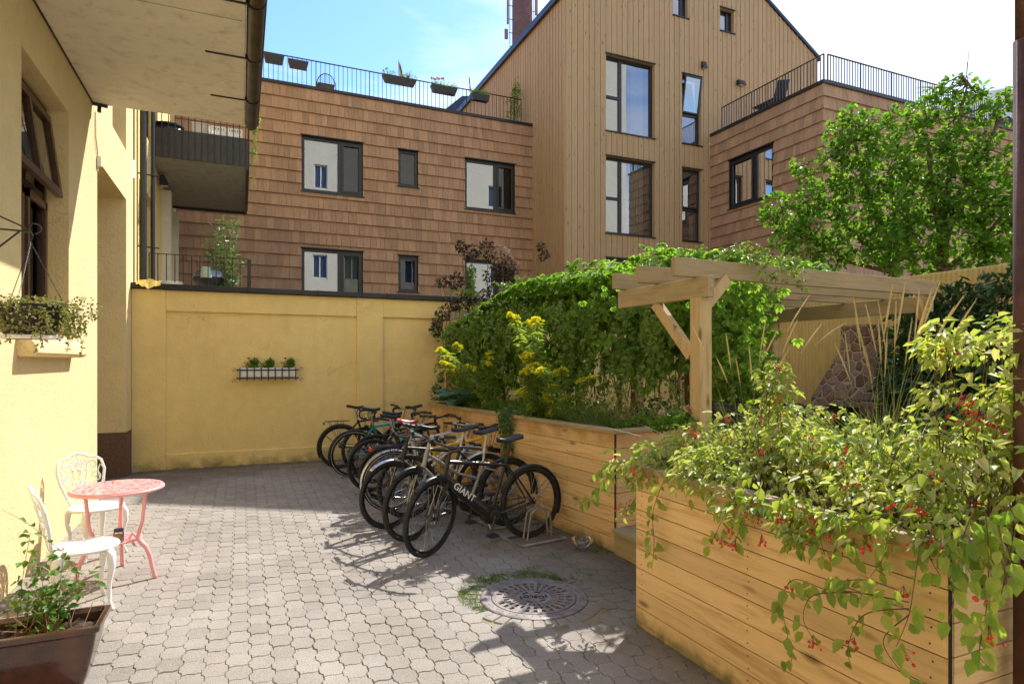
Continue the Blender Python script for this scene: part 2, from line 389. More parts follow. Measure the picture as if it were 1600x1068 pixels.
def empty(name, loc=(0, 0, 0), rz=0, rx=0):
    o = bpy.data.objects.new(name, None); col.objects.link(o); o.location = loc; o.rotation_euler = (rx, 0, rz)
    o.empty_display_size = .1
    return o
def tag(o, label=None, cat=None, group=None, kind=None):
    if label: o['label'] = label
    if cat: o['category'] = cat
    if group: o['group'] = group
    if kind: o['kind'] = kind
    return o
def thing(name, label, cat, loc=(0, 0, 0), rz=0, group=None, rx=0):
    return tag(empty(name, loc, rz, rx), label, cat, group)
def mbasis(o): o.matrix_basis  # noqa
class Plane:
    """vertical working plane: u along, n outward, z up"""
    def __init__(s, o, u, n): s.o = Vector(o); s.u = Vector(u); s.n = Vector(n)
    def p(s, u, n, z): return s.o + s.u * u + s.n * n + Vector((0, 0, z))
    def box(s, mb, u0, u1, n0, n1, z0, z1):
        a = [s.p(u0, n0, z0), s.p(u1, n0, z0), s.p(u1, n1, z0), s.p(u0, n1, z0), s.p(u0, n0, z1), s.p(u1, n0, z1), s.p(u1, n1, z1), s.p(u0, n1, z1)]
        mb.add(a, [(0, 1, 2, 3), (7, 6, 5, 4), (4, 5, 1, 0), (5, 6, 2, 1), (6, 7, 3, 2), (7, 4, 0, 3)]); return mb
def rect_sub(rects, hole):
    o = []
    a0, a1, b0, b1 = hole
    for (u0, u1, z0, z1) in rects:
        if a1 <= u0 or a0 >= u1 or b1 <= z0 or b0 >= z1: o.append((u0, u1, z0, z1)); continue
        if z0 < b0: o.append((u0, u1, z0, b0))
        if z1 > b1: o.append((u0, u1, b1, z1))
        zz0, zz1 = max(z0, b0), min(z1, b1)
        if u0 < a0: o.append((u0, a0, zz0, zz1))
        if u1 > a1: o.append((a1, u1, zz0, zz1))
    return o
def panel(mb, pl, u0, u1, z0, z1, holes=(), depth=.2, n=0., closed=False):
    rs = [(u0, u1, z0, z1)]
    for h in holes: rs = rect_sub(rs, h)
    for (a, b, c, d) in rs:
        mb.add([pl.p(a, n, c), pl.p(b, n, c), pl.p(b, n, d), pl.p(a, n, d)], [(0, 1, 2, 3)])
    for (a, b, c, d) in holes:
        for (p, q) in (((a, c), (b, c)), ((b, c), (b, d)), ((b, d), (a, d)), ((a, d), (a, c))):
            mb.add([pl.p(p[0], n, p[1]), pl.p(q[0], n, q[1]), pl.p(q[0], n - depth, q[1]), pl.p(p[0], n - depth, p[1])], [(0, 1, 2, 3)])
def shingles(mb, pl, u0, u1, z0, z1, holes=(), row=.335):
    z = z1; k = 0
    while z > z0:
        b = max(z0, z - row); u = u0 - random.uniform(0, .2)
        while u < u1:
            w_ = random.choice((.12, .15, .17, .19, .22, .27)) * random.uniform(.9, 1.1)
            a, c = max(u0, u + .003), min(u1, u + w_ - .003)
            if c - a > .01:
                rs = [(a, c, b, z)]
                for h in holes: rs = rect_sub(rs, h)
                j = random.uniform(-.003, .004)
                for (p, q, r0, r1) in rs:
                    if q - p < .006 or r1 - r0 < .006: continue
                    def nn(zz): return .008 + (z - zz) / row * .05 + j
                    mb.add([pl.p(p, 0, r0), pl.p(q, 0, r0), pl.p(q, nn(r0), r0), pl.p(p, nn(r0), r0),
                            pl.p(p, 0, r1), pl.p(q, 0, r1), pl.p(q, nn(r1), r1), pl.p(p, nn(r1), r1)],
                           [(3, 2, 1, 0), (4, 5, 6, 7), (2, 3, 7, 6), (1, 2, 6, 5), (3, 0, 4, 7)])
            u += w_
        z = b
def clad(mb, pl, u0, u1, z0, top, holes=(), step=.145, gap=.014, t=.028, alt=.014, n0=0.):
    """vertical boards with a sloping top given by top(u)"""
    u = u0; k = 0
    while u < u1 - 1e-4:
        w_ = step * (1 if k % 2 else .82); a, c = u + gap / 2, min(u1, u + w_) - gap / 2
        u += w_; k += 1
        if c <= a: continue
        segs = sorted(set([a, c] + [x for h in holes for x in (h[0], h[1]) if a < x < c]))
        for i in range(len(segs) - 1):
            s0, s1 = segs[i], segs[i + 1]; m_ = (s0 + s1) / 2
            iv = [(z0, None)]
            hs = sorted([(h[2], h[3]) for h in holes if h[0] < m_ < h[1]])
            cur = z0; parts = []
            for (b0, b1) in hs:
                if b0 > cur: parts.append((cur, b0))
                cur = max(cur, b1)
            parts.append((cur, None))
            nt_ = n0 + t + (alt if k % 2 else 0)
            for (b0, b1) in parts:
                ta, tb = (top(s0), top(s1)) if b1 is None else (b1, b1)
                if min(ta, tb) <= b0: continue
                mb.add([pl.p(s0, n0, b0), pl.p(s1, n0, b0), pl.p(s1, nt_, b0), pl.p(s0, nt_, b0),
                        pl.p(s0, n0, ta), pl.p(s1, n0, tb), pl.p(s1, nt_, tb), pl.p(s0, nt_, ta)],
                       [(3, 2, 1, 0), (4, 5, 6, 7), (2, 3, 7, 6), (1, 2, 6, 5), (3, 0, 4, 7)])
def window(parent, pl, rect, mull=(), trans=(), fr=.06, back=-.1, room=.7, curtain=None, fmat=None, gmat=None, trim=True, name='window', split=None, sash=None, lining=None, gmat2=None):
    """a window in a hole; frame (part), pane / room / curtain / sill sub-parts"""
    u0, u1, z0, z1 = rect; fmat = fmat or M_frame
    f = MB()
    for (a, b, c, d) in ((u0, u0 + fr, z0, z1), (u1 - fr, u1, z0, z1), (u0 + fr, u1 - fr, z0, z0 + fr), (u0 + fr, u1 - fr, z1 - fr, z1)):
        pl.box(f, a, b, back - .05, back + .02, c, d)
    for m_ in mull: pl.box(f, m_ - fr * .75, m_ + fr * .75, back - .045, back + .016, z0 + fr, z1 - fr)
    for (a, b, zz) in trans: pl.box(f, a, b, back - .045, back + .012, zz - fr * .6, zz + fr * .6)
    fo = f.build(name, fmat, parent, world=True)
    g = MB(); g.add([pl.p(u0 + fr * .5, back - .02, z0 + fr * .5), pl.p(u1 - fr * .5, back - .02, z0 + fr * .5), pl.p(u1 - fr * .5, back - .02, z1 - fr * .5), pl.p(u0 + fr * .5, back - .02, z1 - fr * .5)], [(0, 1, 2, 3)])
    if gmat2 and mull:
        for (a, b, mt_) in ((u0 + fr * .5, mull[0], gmat or M_glass), (mull[0] + .001, u1 - fr * .5, gmat2)):
            g = MB(); g.add([pl.p(a, back - .02, z0 + fr * .5), pl.p(b, back - .02, z0 + fr * .5), pl.p(b, back - .02, z1 - fr * .5), pl.p(a, back - .02, z1 - fr * .5)], [(0, 1, 2, 3)]); sub(g, 'pane', mt_, fo)
        s2 = MB(); a, b = mull[0] + fr * .6, u1 - fr * .8
        for (x0, x1, y0, y1) in ((a, a + .05, z0 + fr, z1 - fr), (b - .05, b, z0 + fr, z1 - fr), (a + .05, b - .05, z0 + fr, z0 + fr + .05), (a + .05, b - .05, z1 - fr - .05, z1 - fr)): pl.box(s2, x0, x1, back + .0175, back + .04, y0, y1)
        sub(s2, 'sash', fmat, fo)
    else: sub(g, 'pane', gmat or M_glass, fo)
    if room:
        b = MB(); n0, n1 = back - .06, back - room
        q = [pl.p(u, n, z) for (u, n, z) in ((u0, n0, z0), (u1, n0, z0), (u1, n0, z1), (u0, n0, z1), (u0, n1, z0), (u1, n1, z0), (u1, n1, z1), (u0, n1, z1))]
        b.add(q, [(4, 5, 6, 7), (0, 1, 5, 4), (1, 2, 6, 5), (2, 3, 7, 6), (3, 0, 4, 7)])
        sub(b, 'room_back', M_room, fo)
    if curtain:
        for (a, b_) in curtain:
            cu = MB(); k = max(4, int((b_ - a) / .03)); pts = []
            for i in range(k + 1):
                u = a + (b_ - a) * i / k; pts.append((u, back - .2 + .03 * math.sin(i * 1.9) + .012 * math.sin(i * .7)))
            vs = []; fs = []
            for (u, n) in pts: vs += [pl.p(u, n, z0 + fr), pl.p(u, n, z1 - fr)]
            for i in range(k): fs.append((2 * i, 2 * i + 2, 2 * i + 3, 2 * i + 1))
            cu.add(vs, fs); sub(cu, 'curtain', M_curtain, fo)
    if lining:
        for (a, b, c, d) in ((u0, u0 + .006, z0, z1), (u1 - .006, u1, z0, z1), (u0 + .007, u1 - .007, z0, z0 + .006), (u0 + .007, u1 - .007, z1 - .006, z1)):
            lm = MB(); pl.box(lm, a, b, back - .06, .02, c, d); sub(lm, 'reveal', lining, fo)
    if trim:
        tmb = MB(); pl.box(tmb, u0 - .03, u1 + .03, -.02, .07, z1 - .002, z1 + .025); sub(tmb, 'head_flashing', M_frame, fo); tmb = MB(); pl.box(tmb, u0 - .03, u1 + .03, back + .02, .075, z0 - .03, z0 + .003)
        sub(tmb, 'sill', M_frame, fo)
    if sash:
        a, b, c, d, tilt = sash; s_ = MB()
        def q(u, z, n): return pl.p(u, back + .03 + n + (-(z - c)) * tilt, z)
        w_ = .05
        for (x0, x1, y0, y1) in ((a, a + w_, c, d), (b - w_, b, c, d), (a + w_, b - w_, c, c + w_), (a + w_, b - w_, d - w_, d)):
            vs = [q(x0, y0, 0), q(x1, y0, 0), q(x1, y1, 0), q(x0, y1, 0), q(x0, y0, .04), q(x1, y0, .04), q(x1, y1, .04), q(x0, y1, .04)]
            s_.add(vs, [(3, 2, 1, 0), (4, 5, 6, 7), (0, 1, 5, 4), (1, 2, 6, 5), (2, 3, 7, 6), (3, 0, 4, 7)])
        sub(s_, 'sash', fmat, fo)
        gg = MB(); gg.add([q(a + w_, c + w_, .02), q(b - w_, c + w_, .02), q(b - w_, d - w_, .02), q(a + w_, d - w_, .02)], [(0, 1, 2, 3)])
        sub(gg, 'pane', M_glass, fo)
    return fo
def sub(mb, name, mat, part, **k):
    """a sub-part given in world coordinates under a part whose thing is an Empty"""
    top = part
    mats = []
    while top is not None: mats.append(top.matrix_basis.copy()); top = top.parent
    m = Matrix.Identity(4)
    for x in reversed(mats): m = m @ x
    inv = m.inverted(); mb.v = [tuple(inv @ Vector(p)) for p in mb.v]
    return mb.build(name, mat, part, **k)
def text_mesh(name, body, size, mat, parent, M, ext=.001):
    cu = bpy.data.curves.new(name, 'FONT'); cu.body = body; cu.size = size; cu.extrude = ext; cu.align_x = 'CENTER'; cu.align_y = 'CENTER'
    to = bpy.data.objects.new(name, cu); col.objects.link(to)
    dg = bpy.context.evaluated_depsgraph_get(); me = bpy.data.meshes.new_from_object(to.evaluated_get(dg))
    bpy.data.objects.remove(to); me.transform(M); me.name = name
    o = bpy.data.objects.new(name, me); col.objects.link(o); me.materials.clear(); me.materials.append(mat); o.parent = parent
    return o

# ================================================================== GROUND
def paver_mat():
    m, t, b, o = newmat('pavers')
    v = objvec(t)
    c = ramp(t, island(t), [(0, (.285, .262, .24)), (.35, (.32, .293, .27)), (.7, (.35, .32, .292)), (1, (.315, .295, .28))])
    sp = ramp(t, noise(t, 160, 2, .6, v), [(.32, (.55, .55, .55)), (.5, (1, 1, 1)), (.72, (1.25, 1.22, 1.18))])
    c = mix(t, c, sp, 1.0, 'MULTIPLY')
    big = ramp(t, noise(t, .8, 6, .65, v), [(.3, (.74, .72, .68)), (.62, (1.05, 1.04, 1.02))])
    c = mix(t, c, big, 1.0, 'MULTIPLY')
    # worn patches of exposed aggregate
    wf = ramp(t, noise(t, 3.1, 5, .7, v), [(.62, (0, 0, 0)), (.7, (1, 1, 1))])
    ag = ramp(t, noise(t, 210, 2, .5, v), [(.42, (.13, .12, .11)), (.6, (.42, .38, .35))])
    c = mix(t, c, ag, wf)
    # moss and dirt in the damp strip along the back wall
    sx = t.nodes.new('ShaderNodeSeparateXYZ'); t.links.new(v, sx.inputs[0])
    my = t.nodes.new('ShaderNodeMapRange'); my.inputs[1].default_value = 9.0; my.inputs[2].default_value = 11.2; t.links.new(sx.outputs[1], my.inputs[0])
    nn = noise(t, 2.4, 5, .6, v)
    ml = t.nodes.new('ShaderNodeMath'); ml.operation = 'MULTIPLY'; t.links.new(my.outputs[0], ml.inputs[0]); t.links.new(nn, ml.inputs[1])
    ms = ramp(t, ml.outputs[0], [(.1, (0, 0, 0)), (.5, (.8, .8, .8))])
    c = mix(t, c, (.12, .09, .055), ms)
    mx_ = t.nodes.new('ShaderNodeMapRange'); mx_.inputs[1].default_value = 1.6; mx_.inputs[2].default_value = 3.0; t.links.new(sx.outputs[0], mx_.inputs[0])
    ml2 = t.nodes.new('ShaderNodeMath'); ml2.operation = 'MULTIPLY'; t.links.new(mx_.outputs[0], ml2.inputs[0]); t.links.new(nn, ml2.inputs[1])
    c = mix(t, c, (.14, .115, .075), ramp(t, ml2.outputs[0], [(.06, (0, 0, 0)), (.42, (.8, .8, .8))]))  # dirt by the planters, browned further to paint the shade around the bicycles
    t.links.new(c, b.inputs['Base Color']); b.inputs['Roughness'].default_value = .9
    bump(t, b, noise(t, 120, 3, .6, v), .5, .004)
    return m
M_paver = paver_mat()
M_joint = simple('joint_sand', (.25, .225, .14), .95, 0, .4, 6, .6)
M_ground = simple('ground_soil', (.16, .14, .11), .95, 0, .3, .3)
g = MB(); g.add([(-300, -300, -.06), (300, -300, -.06), (300, 400, -.06), (-300, 400, -.06)], [(0, 1, 2, 3)])
tag(g.build('ground', M_ground), kind='structure')
g = MB(); g.add([(-2.3, -1, -.008), (9.1, -1, -.008), (9.1, 11.2, -.008), (-2.3, 11.2, -.008)], [(0, 1, 2, 3)])
tag(g.build('paving_bed', M_joint), kind='structure')
MH = Vector((1.93, 4.02, 0)); MHR = .38
def pavement():
    W_, Lp, a = .118, .160, .0085; mb = MB()
    ncol = int(5.4 / W_)
    for i in range(ncol):
        x = -2.2 + i * W_; off = (i % 2) * Lp / 2 + .004 * math.sin(i * 2.3)
        nrow = int(10.4 / Lp)
        for j in range(nrow):
            y = .9 + j * Lp + off; cx, cy = x + W_ / 2, y + Lp / 2
            if y + Lp > 11.15: continue
            if (cx - MH.x) ** 2 + (cy - MH.y) ** 2 < .515 ** 2: continue
            if cx > 3.0: continue
            if cx > 2.42 and cy < 3.3: continue
            g_ = .0019; sg = 1
            out_ = []
            # wide in the middle, narrow at the ends, lightly waved cross joints
            L0, L1 = x + g_ + a, x + g_ - a; R0, R1 = x + W_ - g_ - a, x + W_ - g_ + a
            wv = .0065
            pts = [(L0, y + g_), (x + W_ * .33, y + g_ + wv), (x + W_ * .66, y + g_ - wv), (R0, y + g_),
                   (R0, y + Lp * .18), (R1, y + Lp * .32), (R1, y + Lp * .68), (R0, y + Lp * .82), (R0, y + Lp - g_),
                   (x + W_ * .66, y + Lp - g_ - wv), (x + W_ * .33, y + Lp - g_ + wv), (L0, y + Lp - g_),
                   (L0, y + Lp * .82), (L1, y + Lp * .68), (L1, y + Lp * .32), (L0, y + Lp * .18)]
            # L0 sits inside, neighbours' bulges fill the gap
            h = random.uniform(-.002, .002); tx, ty = random.uniform(-.009, .009), random.uniform(-.009, .009)
            jx, jy = random.uniform(-.002, .002), random.uniform(-.002, .002)
            n = len(pts); vs = []
            for (sc_, z) in ((1.0, -.02), (1.0, -.004), (.965, .0)):
                for (px_, py_) in pts:
                    qx, qy = cx + (px_ - cx) * sc_, cy + (py_ - cy) * sc_
                    vs.append((qx + jx, qy + jy, z + h + (qx - cx) * tx + (qy - cy) * ty))
            fs = []
            for r_ in range(2):
                for k in range(n): fs.append((r_ * n + k, r_ * n + (k + 1) % n, (r_ + 1) * n + (k + 1) % n, (r_ + 1) * n + k))
            fs.append(tuple(2 * n + k for k in range(n)))
            mb.add(vs, fs)
    # wedge setts round the cover
    for (r0, r1, cnt) in ((.39, .50, 34),):
        for k in range(cnt):
            t0, t1 = 2 * PI * k / cnt + .012, 2 * PI * (k + 1) / cnt - .012; vs = []
            h = random.uniform(-.004, .002)
            for z, s in ((-.02, 0), (-.004, 0), (h, .006)):
                vs += [(MH.x + (r0 + s) * math.cos(t0 + s), MH.y + (r0 + s) * math.sin(t0 + s), z), (MH.x + (r1 - s) * math.cos(t0 + s), MH.y + (r1 - s) * math.sin(t0 + s), z),
                       (MH.x + (r1 - s) * math.cos(t1 - s), MH.y + (r1 - s) * math.sin(t1 - s), z), (MH.x + (r0 + s) * math.cos(t1 - s), MH.y + (r0 + s) * math.sin(t1 - s), z)]
            fs = [(0, 1, 5, 4), (1, 2, 6, 5), (2, 3, 7, 6), (3, 0, 4, 7), (4, 5, 9, 8), (5, 6, 10, 9), (6, 7, 11, 10), (7, 4, 8, 11), (8, 9, 10, 11)]
            mb.add(vs, fs)
    tag(mb.build('pavement', M_paver), kind='structure')
pavement()
# raised deck behind the planters
d = MB(); x = 3.12
while x < 9.0:
    d.box(x, x + .135, 3.4, 11.0, .185, .22); x += .142
d.box(3.14, 9.0, 3.42, 11.0, .0, .18)
tag(d.build('deck', M_deck), kind='structure')

# ================================================================== LEFT BUILDING
WX = -1.57
PLL = Plane((WX, 0, 0), (0, 1, 0), (1, 0, 0))
lb = thing('apartment_house', 'pale yellow plastered house along the left edge, with brown window and tall gateway', 'house', (WX, 6, 0))
wy0, wy1 = 5.92, 7.35
H_win = (wy0, wy1, 1.95, 4.16); H_gate = (8.66, 10.66, -.02, 4.1); H_up = (9.6, 10.66, 4.82, 6.6)
mb = MB()
panel(mb, PLL, -3, 11.3, -.05, 9, [H_win], .22)
# cut gate and upper opening with deep reveals
mb = MB()
holes = [H_win, H_gate, H_up]
rs = [(-3, 11.3, -.05, 9)]
for h in holes: rs = rect_sub(rs, h)
for (a, b, c, dd) in rs: mb.add([PLL.p(a, 0, c), PLL.p(b, 0, c), PLL.p(b, 0, dd), PLL.p(a, 0, dd)], [(0, 1, 2, 3)])
for (h, dp) in ((H_win, .3), (H_gate, .9), (H_up, .35)):
    a, b, c, dd = h
    for (p, q) in (((a, c), (b, c)), ((b, c), (b, dd)), ((b, dd), (a, dd)), ((a, dd), (a, c))):
        mb.add([PLL.p(p[0], 0, p[1]), PLL.p(q[0], 0, q[1]), PLL.p(q[0], -dp, q[1]), PLL.p(p[0], -dp, p[1])], [(0, 1, 2, 3)])
PLL.box(mb, -3, 11.3, -6, -.95, -.05, 9)
mb.build('wall', M_yel_lt, lb, world=True)
pb = MB(); PLL.box(pb, 10.655, 11.06, -.9, .012, 0, .66); PLL.box(pb, 10.64, 10.66, -.9, .012, 0, .66)
pb.build('plinth', M_plinth, lb, world=True)
gd = MB(); PLL.box(gd, 8.66, 10.66, -.93, -.86, 0, 4.1)
for i in range(1, 8): PLL.box(gd, 8.66 + i * .25 - .01, 8.66 + i * .25 + .01, -.87, -.845, .1, 4.0)
gd.build('gate', M_brown, lb, world=True)
# window sill: sloped rounded block under the opening
sl = MB(); prof = [(0, 1.74), (.10, 1.745), (.135, 1.77), (.12, 1.84), (.07, 1.905), (-.02, 1.945), (-.28, 1.955), (-.28, 1.74)]
sl.prism([PLL.p(5.80, n, z) for n, z in prof], (0, 1.66, 0))
sl.build('sill', M_yel_lt, lb, world=True, bevel=.012)
# brown window: transom light tilted open above two casements
wr = (wy0, wy1, 1.96, 4.16)
wf = window(lb, PLL, wr, mull=((wy0 + wy1) / 2,), trans=((wy0, wy1, 3.28),), fr=.07, back=-.2, room=.9, fmat=M_brown, gmat=M_glass_l, trim=False)
s_ = MB()
def tq(u, z, n): return PLL.p(u, -.185 + n + (4.08 - z) * .13, z)
a, b, c, dd = wy0 + .05, wy1 - .05, 3.30, 4.08
for w0, off in ((.075, 0),):
    for (x0, x1, y0, y1) in ((a, a + w0, c, dd), (b - w0, b, c, dd), (a + w0, b - w0, c, c + w0), (a + w0, b - w0, dd - w0, dd), ((a + b) / 2 - .03, (a + b) / 2 + .03, c + w0, dd - w0)):
        vs = [tq(x0, y0, 0), tq(x1, y0, 0), tq(x1, y1, 0), tq(x0, y1, 0), tq(x0, y0, .05), tq(x1, y0, .05), tq(x1, y1, .05), tq(x0, y1, .05)]
        s_.add(vs, [(3, 2, 1, 0), (4, 5, 6, 7), (0, 1, 5, 4), (1, 2, 6, 5), (2, 3, 7, 6), (3, 0, 4, 7)])
sub(s_, 'sash', M_brown, wf)
s_ = MB(); s_.add([tq(a + .07, c + .07, .02), tq(b - .07, c + .07, .02), tq(b - .07, dd - .07, .02), tq(a + .07, dd - .07, .02)], [(0, 1, 2, 3)])
sub(s_, 'pane', M_glass_l, wf)
# casement frames
s_ = MB()
for (a, b) in ((wy0 + .07, (wy0 + wy1) / 2 - .05), ((wy0 + wy1) / 2 + .05, wy1 - .07)):
    for (x0, x1, y0, y1) in ((a, a + .06, 2.03, 3.23), (b - .06, b, 2.03, 3.23), (a, b, 2.03, 2.10), (a, b, 3.16, 3.23)):
        PLL.box(s_, x0, x1, -.182, -.155, y0, y1)
sub(s_, 'casement', M_brown, wf)
window(lb, PLL, (9.6, 10.66, 4.82, 6.6), mull=(10.1,), fr=.07, back=-.25, fmat=M_brown, trim=False)

# concrete balcony over the courtyard, with its gutter
bz = 4.66
bal = thing('balcony', 'raw concrete balcony slab with patched seams, overhead at the top left', 'balcony', (WX, 5, bz))
mb = MB(); mb.box(WX, .03, -2.5, 8.42, bz, bz + .22)
mb.build('slab', M_conc, bal, world=True, bevel=.01)
mb = MB()
for y in (1.15, 2.75, 4.33, 5.85): mb.add([(WX, y, bz - .0015), (.0, y, bz - .0015), (.0, y + .012, bz - .0015), (WX, y + .012, bz - .0015)], [(0, 1, 2, 3)])
mb.build('seam', M_conc_dk, bal, world=True)
mb = MB(); mb.add([(WX, -2.5, bz - .004), (WX + .02, -2.5, bz - .004), (WX + .02, 8.42, bz - .004), (WX, 8.42, bz - .004)], [(0, 1, 2, 3)]); mb.build('joint', M_metal, bal, world=True)
for y in (4.55, 5.55, 6.55, 7.6):
    mb = MB(); mb.bar((-.32, y, bz - .006), (.05, y, bz - .006), .022, .01); mb.build('strap', M_metal, bal, world=True)
mb = MB(); mb.bar((-1.56, 8.36, bz - .02), (-1.42, 8.40, bz - .02), .03, .03); mb.bar((-1.50, 8.38, bz - .1), (-1.50, 8.40, bz), .035, .03)
mb.build('bracket', M_metal, bal, world=True)
gut = thing('gutter', 'dark half round rain gutter along the edge of the overhead concrete balcony', 'gutter', (.1, 5, bz))
mb = MB(); r = .072; cxg, czg = .108, bz + .045
vs = []; fs = []; n = 14
for j, y in enumerate((-2.5, 8.5)):
    for i in range(n + 1):
        t = PI + PI * i / n; vs.append((cxg + r * math.cos(t), y, czg + r * math.sin(t)))
for i in range(n): fs.append((i, i + 1, n + 2 + i, n + 1 + i))
fs.append(tuple(range(n + 1, 2 * n + 2)))
mb.add(vs, fs); mb.build('trough', M_gutter, gut, world=True, smooth=False, solid=.004)
for y in (4.57, 5.57, 6.57, 7.62):
    mb = MB(); mb.tube([(cxg + (r + .006) * math.cos(PI + PI * i / 12), y, czg + (r + .006) * math.sin(PI + PI * i / 12)) for i in range(13)], .008, 6)
    mb.build('hanger', M_metal, gut, world=True)
for y in (-.6, 2.0, 5.0, 8.0):
    pass
mb = MB(); mb.tube([(cxg + r + .003, -2.5, czg), (cxg + r + .003, 8.5, czg)], .011, 6); mb.build('rolled_edge', M_metal, gut, world=True)

cb = MB(); pt = onX(151, 168, WX + .02)
cab = [(WX + .012, 8.5, 4.6), (WX + .012, 8.52, 4.3), (WX + .012, 8.62, 4.15), (WX + .012, 8.63, 3.95)]
jb = thing('junction_box', 'small white junction box with a thin cable on the pale wall beside the gateway', 'box', (WX, 8.5, 4))
cb.tube(cab, .008, 6); cb.build('cable', M_cream, jb, world=True)
q = onX(152, 253, WX); m2 = MB(); m2.box(WX, WX + .05, q.y - .05, q.y + .0, q.z - .06, q.z + .06); m2.build('box', M_white, jb, world=True, bevel=.008)

# ================================================================== BACK WALL
PLB = Plane((0, 11.15, 0), (1, 0, 0), (0, -1, 0))
bw = thing('courtyard_wall', 'yellow plastered back wall with pilasters and black metal capping', 'wall', (2, 11.15, 0))
mb = MB(); mb.box(WX, 9.3, 11.15, 11.42, -.05, 2.84); 
mb.build('wall', M_yel, bw, world=True)
for (a, b) in ((WX + .001, -1.10), (1.86, 2.33), (5.2, 5.7)):
    m2 = MB(); PLB.box(m2, a, b, -.02, .05, -.05, 2.835); m2.build('pilaster', M_yel, bw, world=True, bevel=.012)
for (a, b) in ((-1.10, 1.86), (2.33, 5.2), (5.7, 9.1)):
    m2 = MB(); PLB.box(m2, a, b, -.02, .042, 2.50, 2.833); m2.build('frieze', M_yel, bw, world=True, bevel=.012)
    m2 = MB(); PLB.box(m2, a, b, -.02, .03, -.05, .24); m2.build('base', M_yel, bw, world=True, bevel=.012)
m2 = MB()
for (a, b) in ((WX + .002, -.82), (-.815, .1), (.105, 1.2), (1.205, 1.95), (1.955, 2.4), (2.405, 4.0), (4.005, 6.5), (6.505, 9.3)):
    h = .004 * random.random(); m2.box(a, b, 11.04, 11.5, 2.84, 2.92 + h); m2.box(b - .02, b + .004, 11.035, 11.5, 2.838, 2.932 + h)
m2.build('capping', M_coping, bw, world=True, bevel=.006)

RX = 9.1
rw = thing('side_wall', 'yellow corrugated plaster wall at the right, behind the pergola and fireplace', 'wall', (RX, 7, 0))
def corr(name, base):
    m, t, b, o = newmat(name); v = objvec(t)
    wv = t.nodes.new('ShaderNodeTexWave'); wv.bands_direction = 'Y'; wv.inputs['Scale'].default_value = 4.5; wv.inputs['Distortion'].default_value = .4
    t.links.new(v, wv.inputs[0])
    c = ramp(t, noise(t, 1.5, 6, .65, v), [(.3, tuple(x * .8 for x in base)), (.7, base)])
    c = mix(t, c, (.36, .28, .1), ramp(t, noise(t, 2.5, 5, .6, objvec(t, (1, 3, .4))), [(.5, (0, 0, 0)), (.8, (.6, .6, .6))]))
    t.links.new(c, b.inputs['Base Color']); b.inputs['Roughness'].default_value = .9; bump(t, b, wv.outputs[0], .5, .02); return m
M_corr = corr('ribbed_plaster', (.66, .48, .17))
mb = MB(); mb.box(RX, RX + .3, .5, 11.15, -.05, 2.98); mb.build('wall', M_corr, rw, world=True, bevel=.03)

# ================================================================== SHINGLE BUILDING (behind the yellow wall)
SYY = 18.2
PLS = Plane((0, SYY, 0), (1, 0, 0), (0, -1, 0))
def rectY(px0, py0, px1, py1, Y):
    """rectangle on the plane Y from its left edge (top, bottom) and right edge x"""
    a = onY(px0, py0, Y); b = onY(px0, py1, Y); c = onY(px1, py0, Y)
    return (a.x, c.x, b.z, a.z)
sb = thing('shingle_house', 'low block clad in brown wooden shingles with a roof terrace, behind the yellow wall', 'house', (3, SYY, 0))
ZT = 9.40
W1 = rectY(471, 211, 567, 298, SYY); W2 = rectY(622, 233, 653, 290, SYY); W3 = rectY(726, 247, 804, 326, SYY)
dz = W1[3] - (onY(471, 387, SYY).z)
def low(w_): return (w_[0], w_[1], w_[2] - dz, w_[3] - dz)
W4, W5, W6 = low(W1), low(W2), low(W3)
hs = [W1, W2, W3, W4, W5, W6]
XR = 8.72
mb = MB(); panel(mb, PLS, WX - .5, XR, 0, ZT, hs, .12); mb.add([PLS.p(WX - .5, 0, ZT), PLS.p(XR, 0, ZT), PLS.p(XR, -9, ZT), PLS.p(WX - .5, -9, ZT)], [(0, 1, 2, 3)])
panel(mb, PLS, WX - 3, .42, ZT, 15, [], .1)
mb.add([PLS.p(.42, 0, ZT), PLS.p(.42, -9, ZT), PLS.p(.42, -9, 15), PLS.p(.42, 0, 15)], [(0, 1, 2, 3)])
mb.build('wall', M_shingle, sb, world=True)
mb = MB(); shingles(mb, PLS, WX, XR, 2.4, ZT - .03, hs); mb.build('shingle_cladding', M_shingle, sb, world=True)
mb = MB(); shingles(mb, PLS, WX, .42, ZT + .0, 15, []); mb.build('shingle_cladding', M_shingle, sb, world=True)
mb = MB(); PLS.box(mb, .42, XR, -.4, .06, ZT - .03, ZT + .05); mb.build('capping', M_coping, sb, world=True)
for i, (h, cur) in enumerate(((W1, None), (W2, None), (W3, 1), (W4, 1), (W5, None), (W6, 1))):
    wd = h[1] - h[0]
    if wd > .9:
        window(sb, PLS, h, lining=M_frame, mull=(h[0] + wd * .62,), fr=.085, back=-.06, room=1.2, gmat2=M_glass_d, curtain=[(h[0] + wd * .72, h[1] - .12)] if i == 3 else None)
    else: window(sb, PLS, h, lining=M_frame, fr=.085, back=-.06, room=1.0, gmat=M_glass_d)
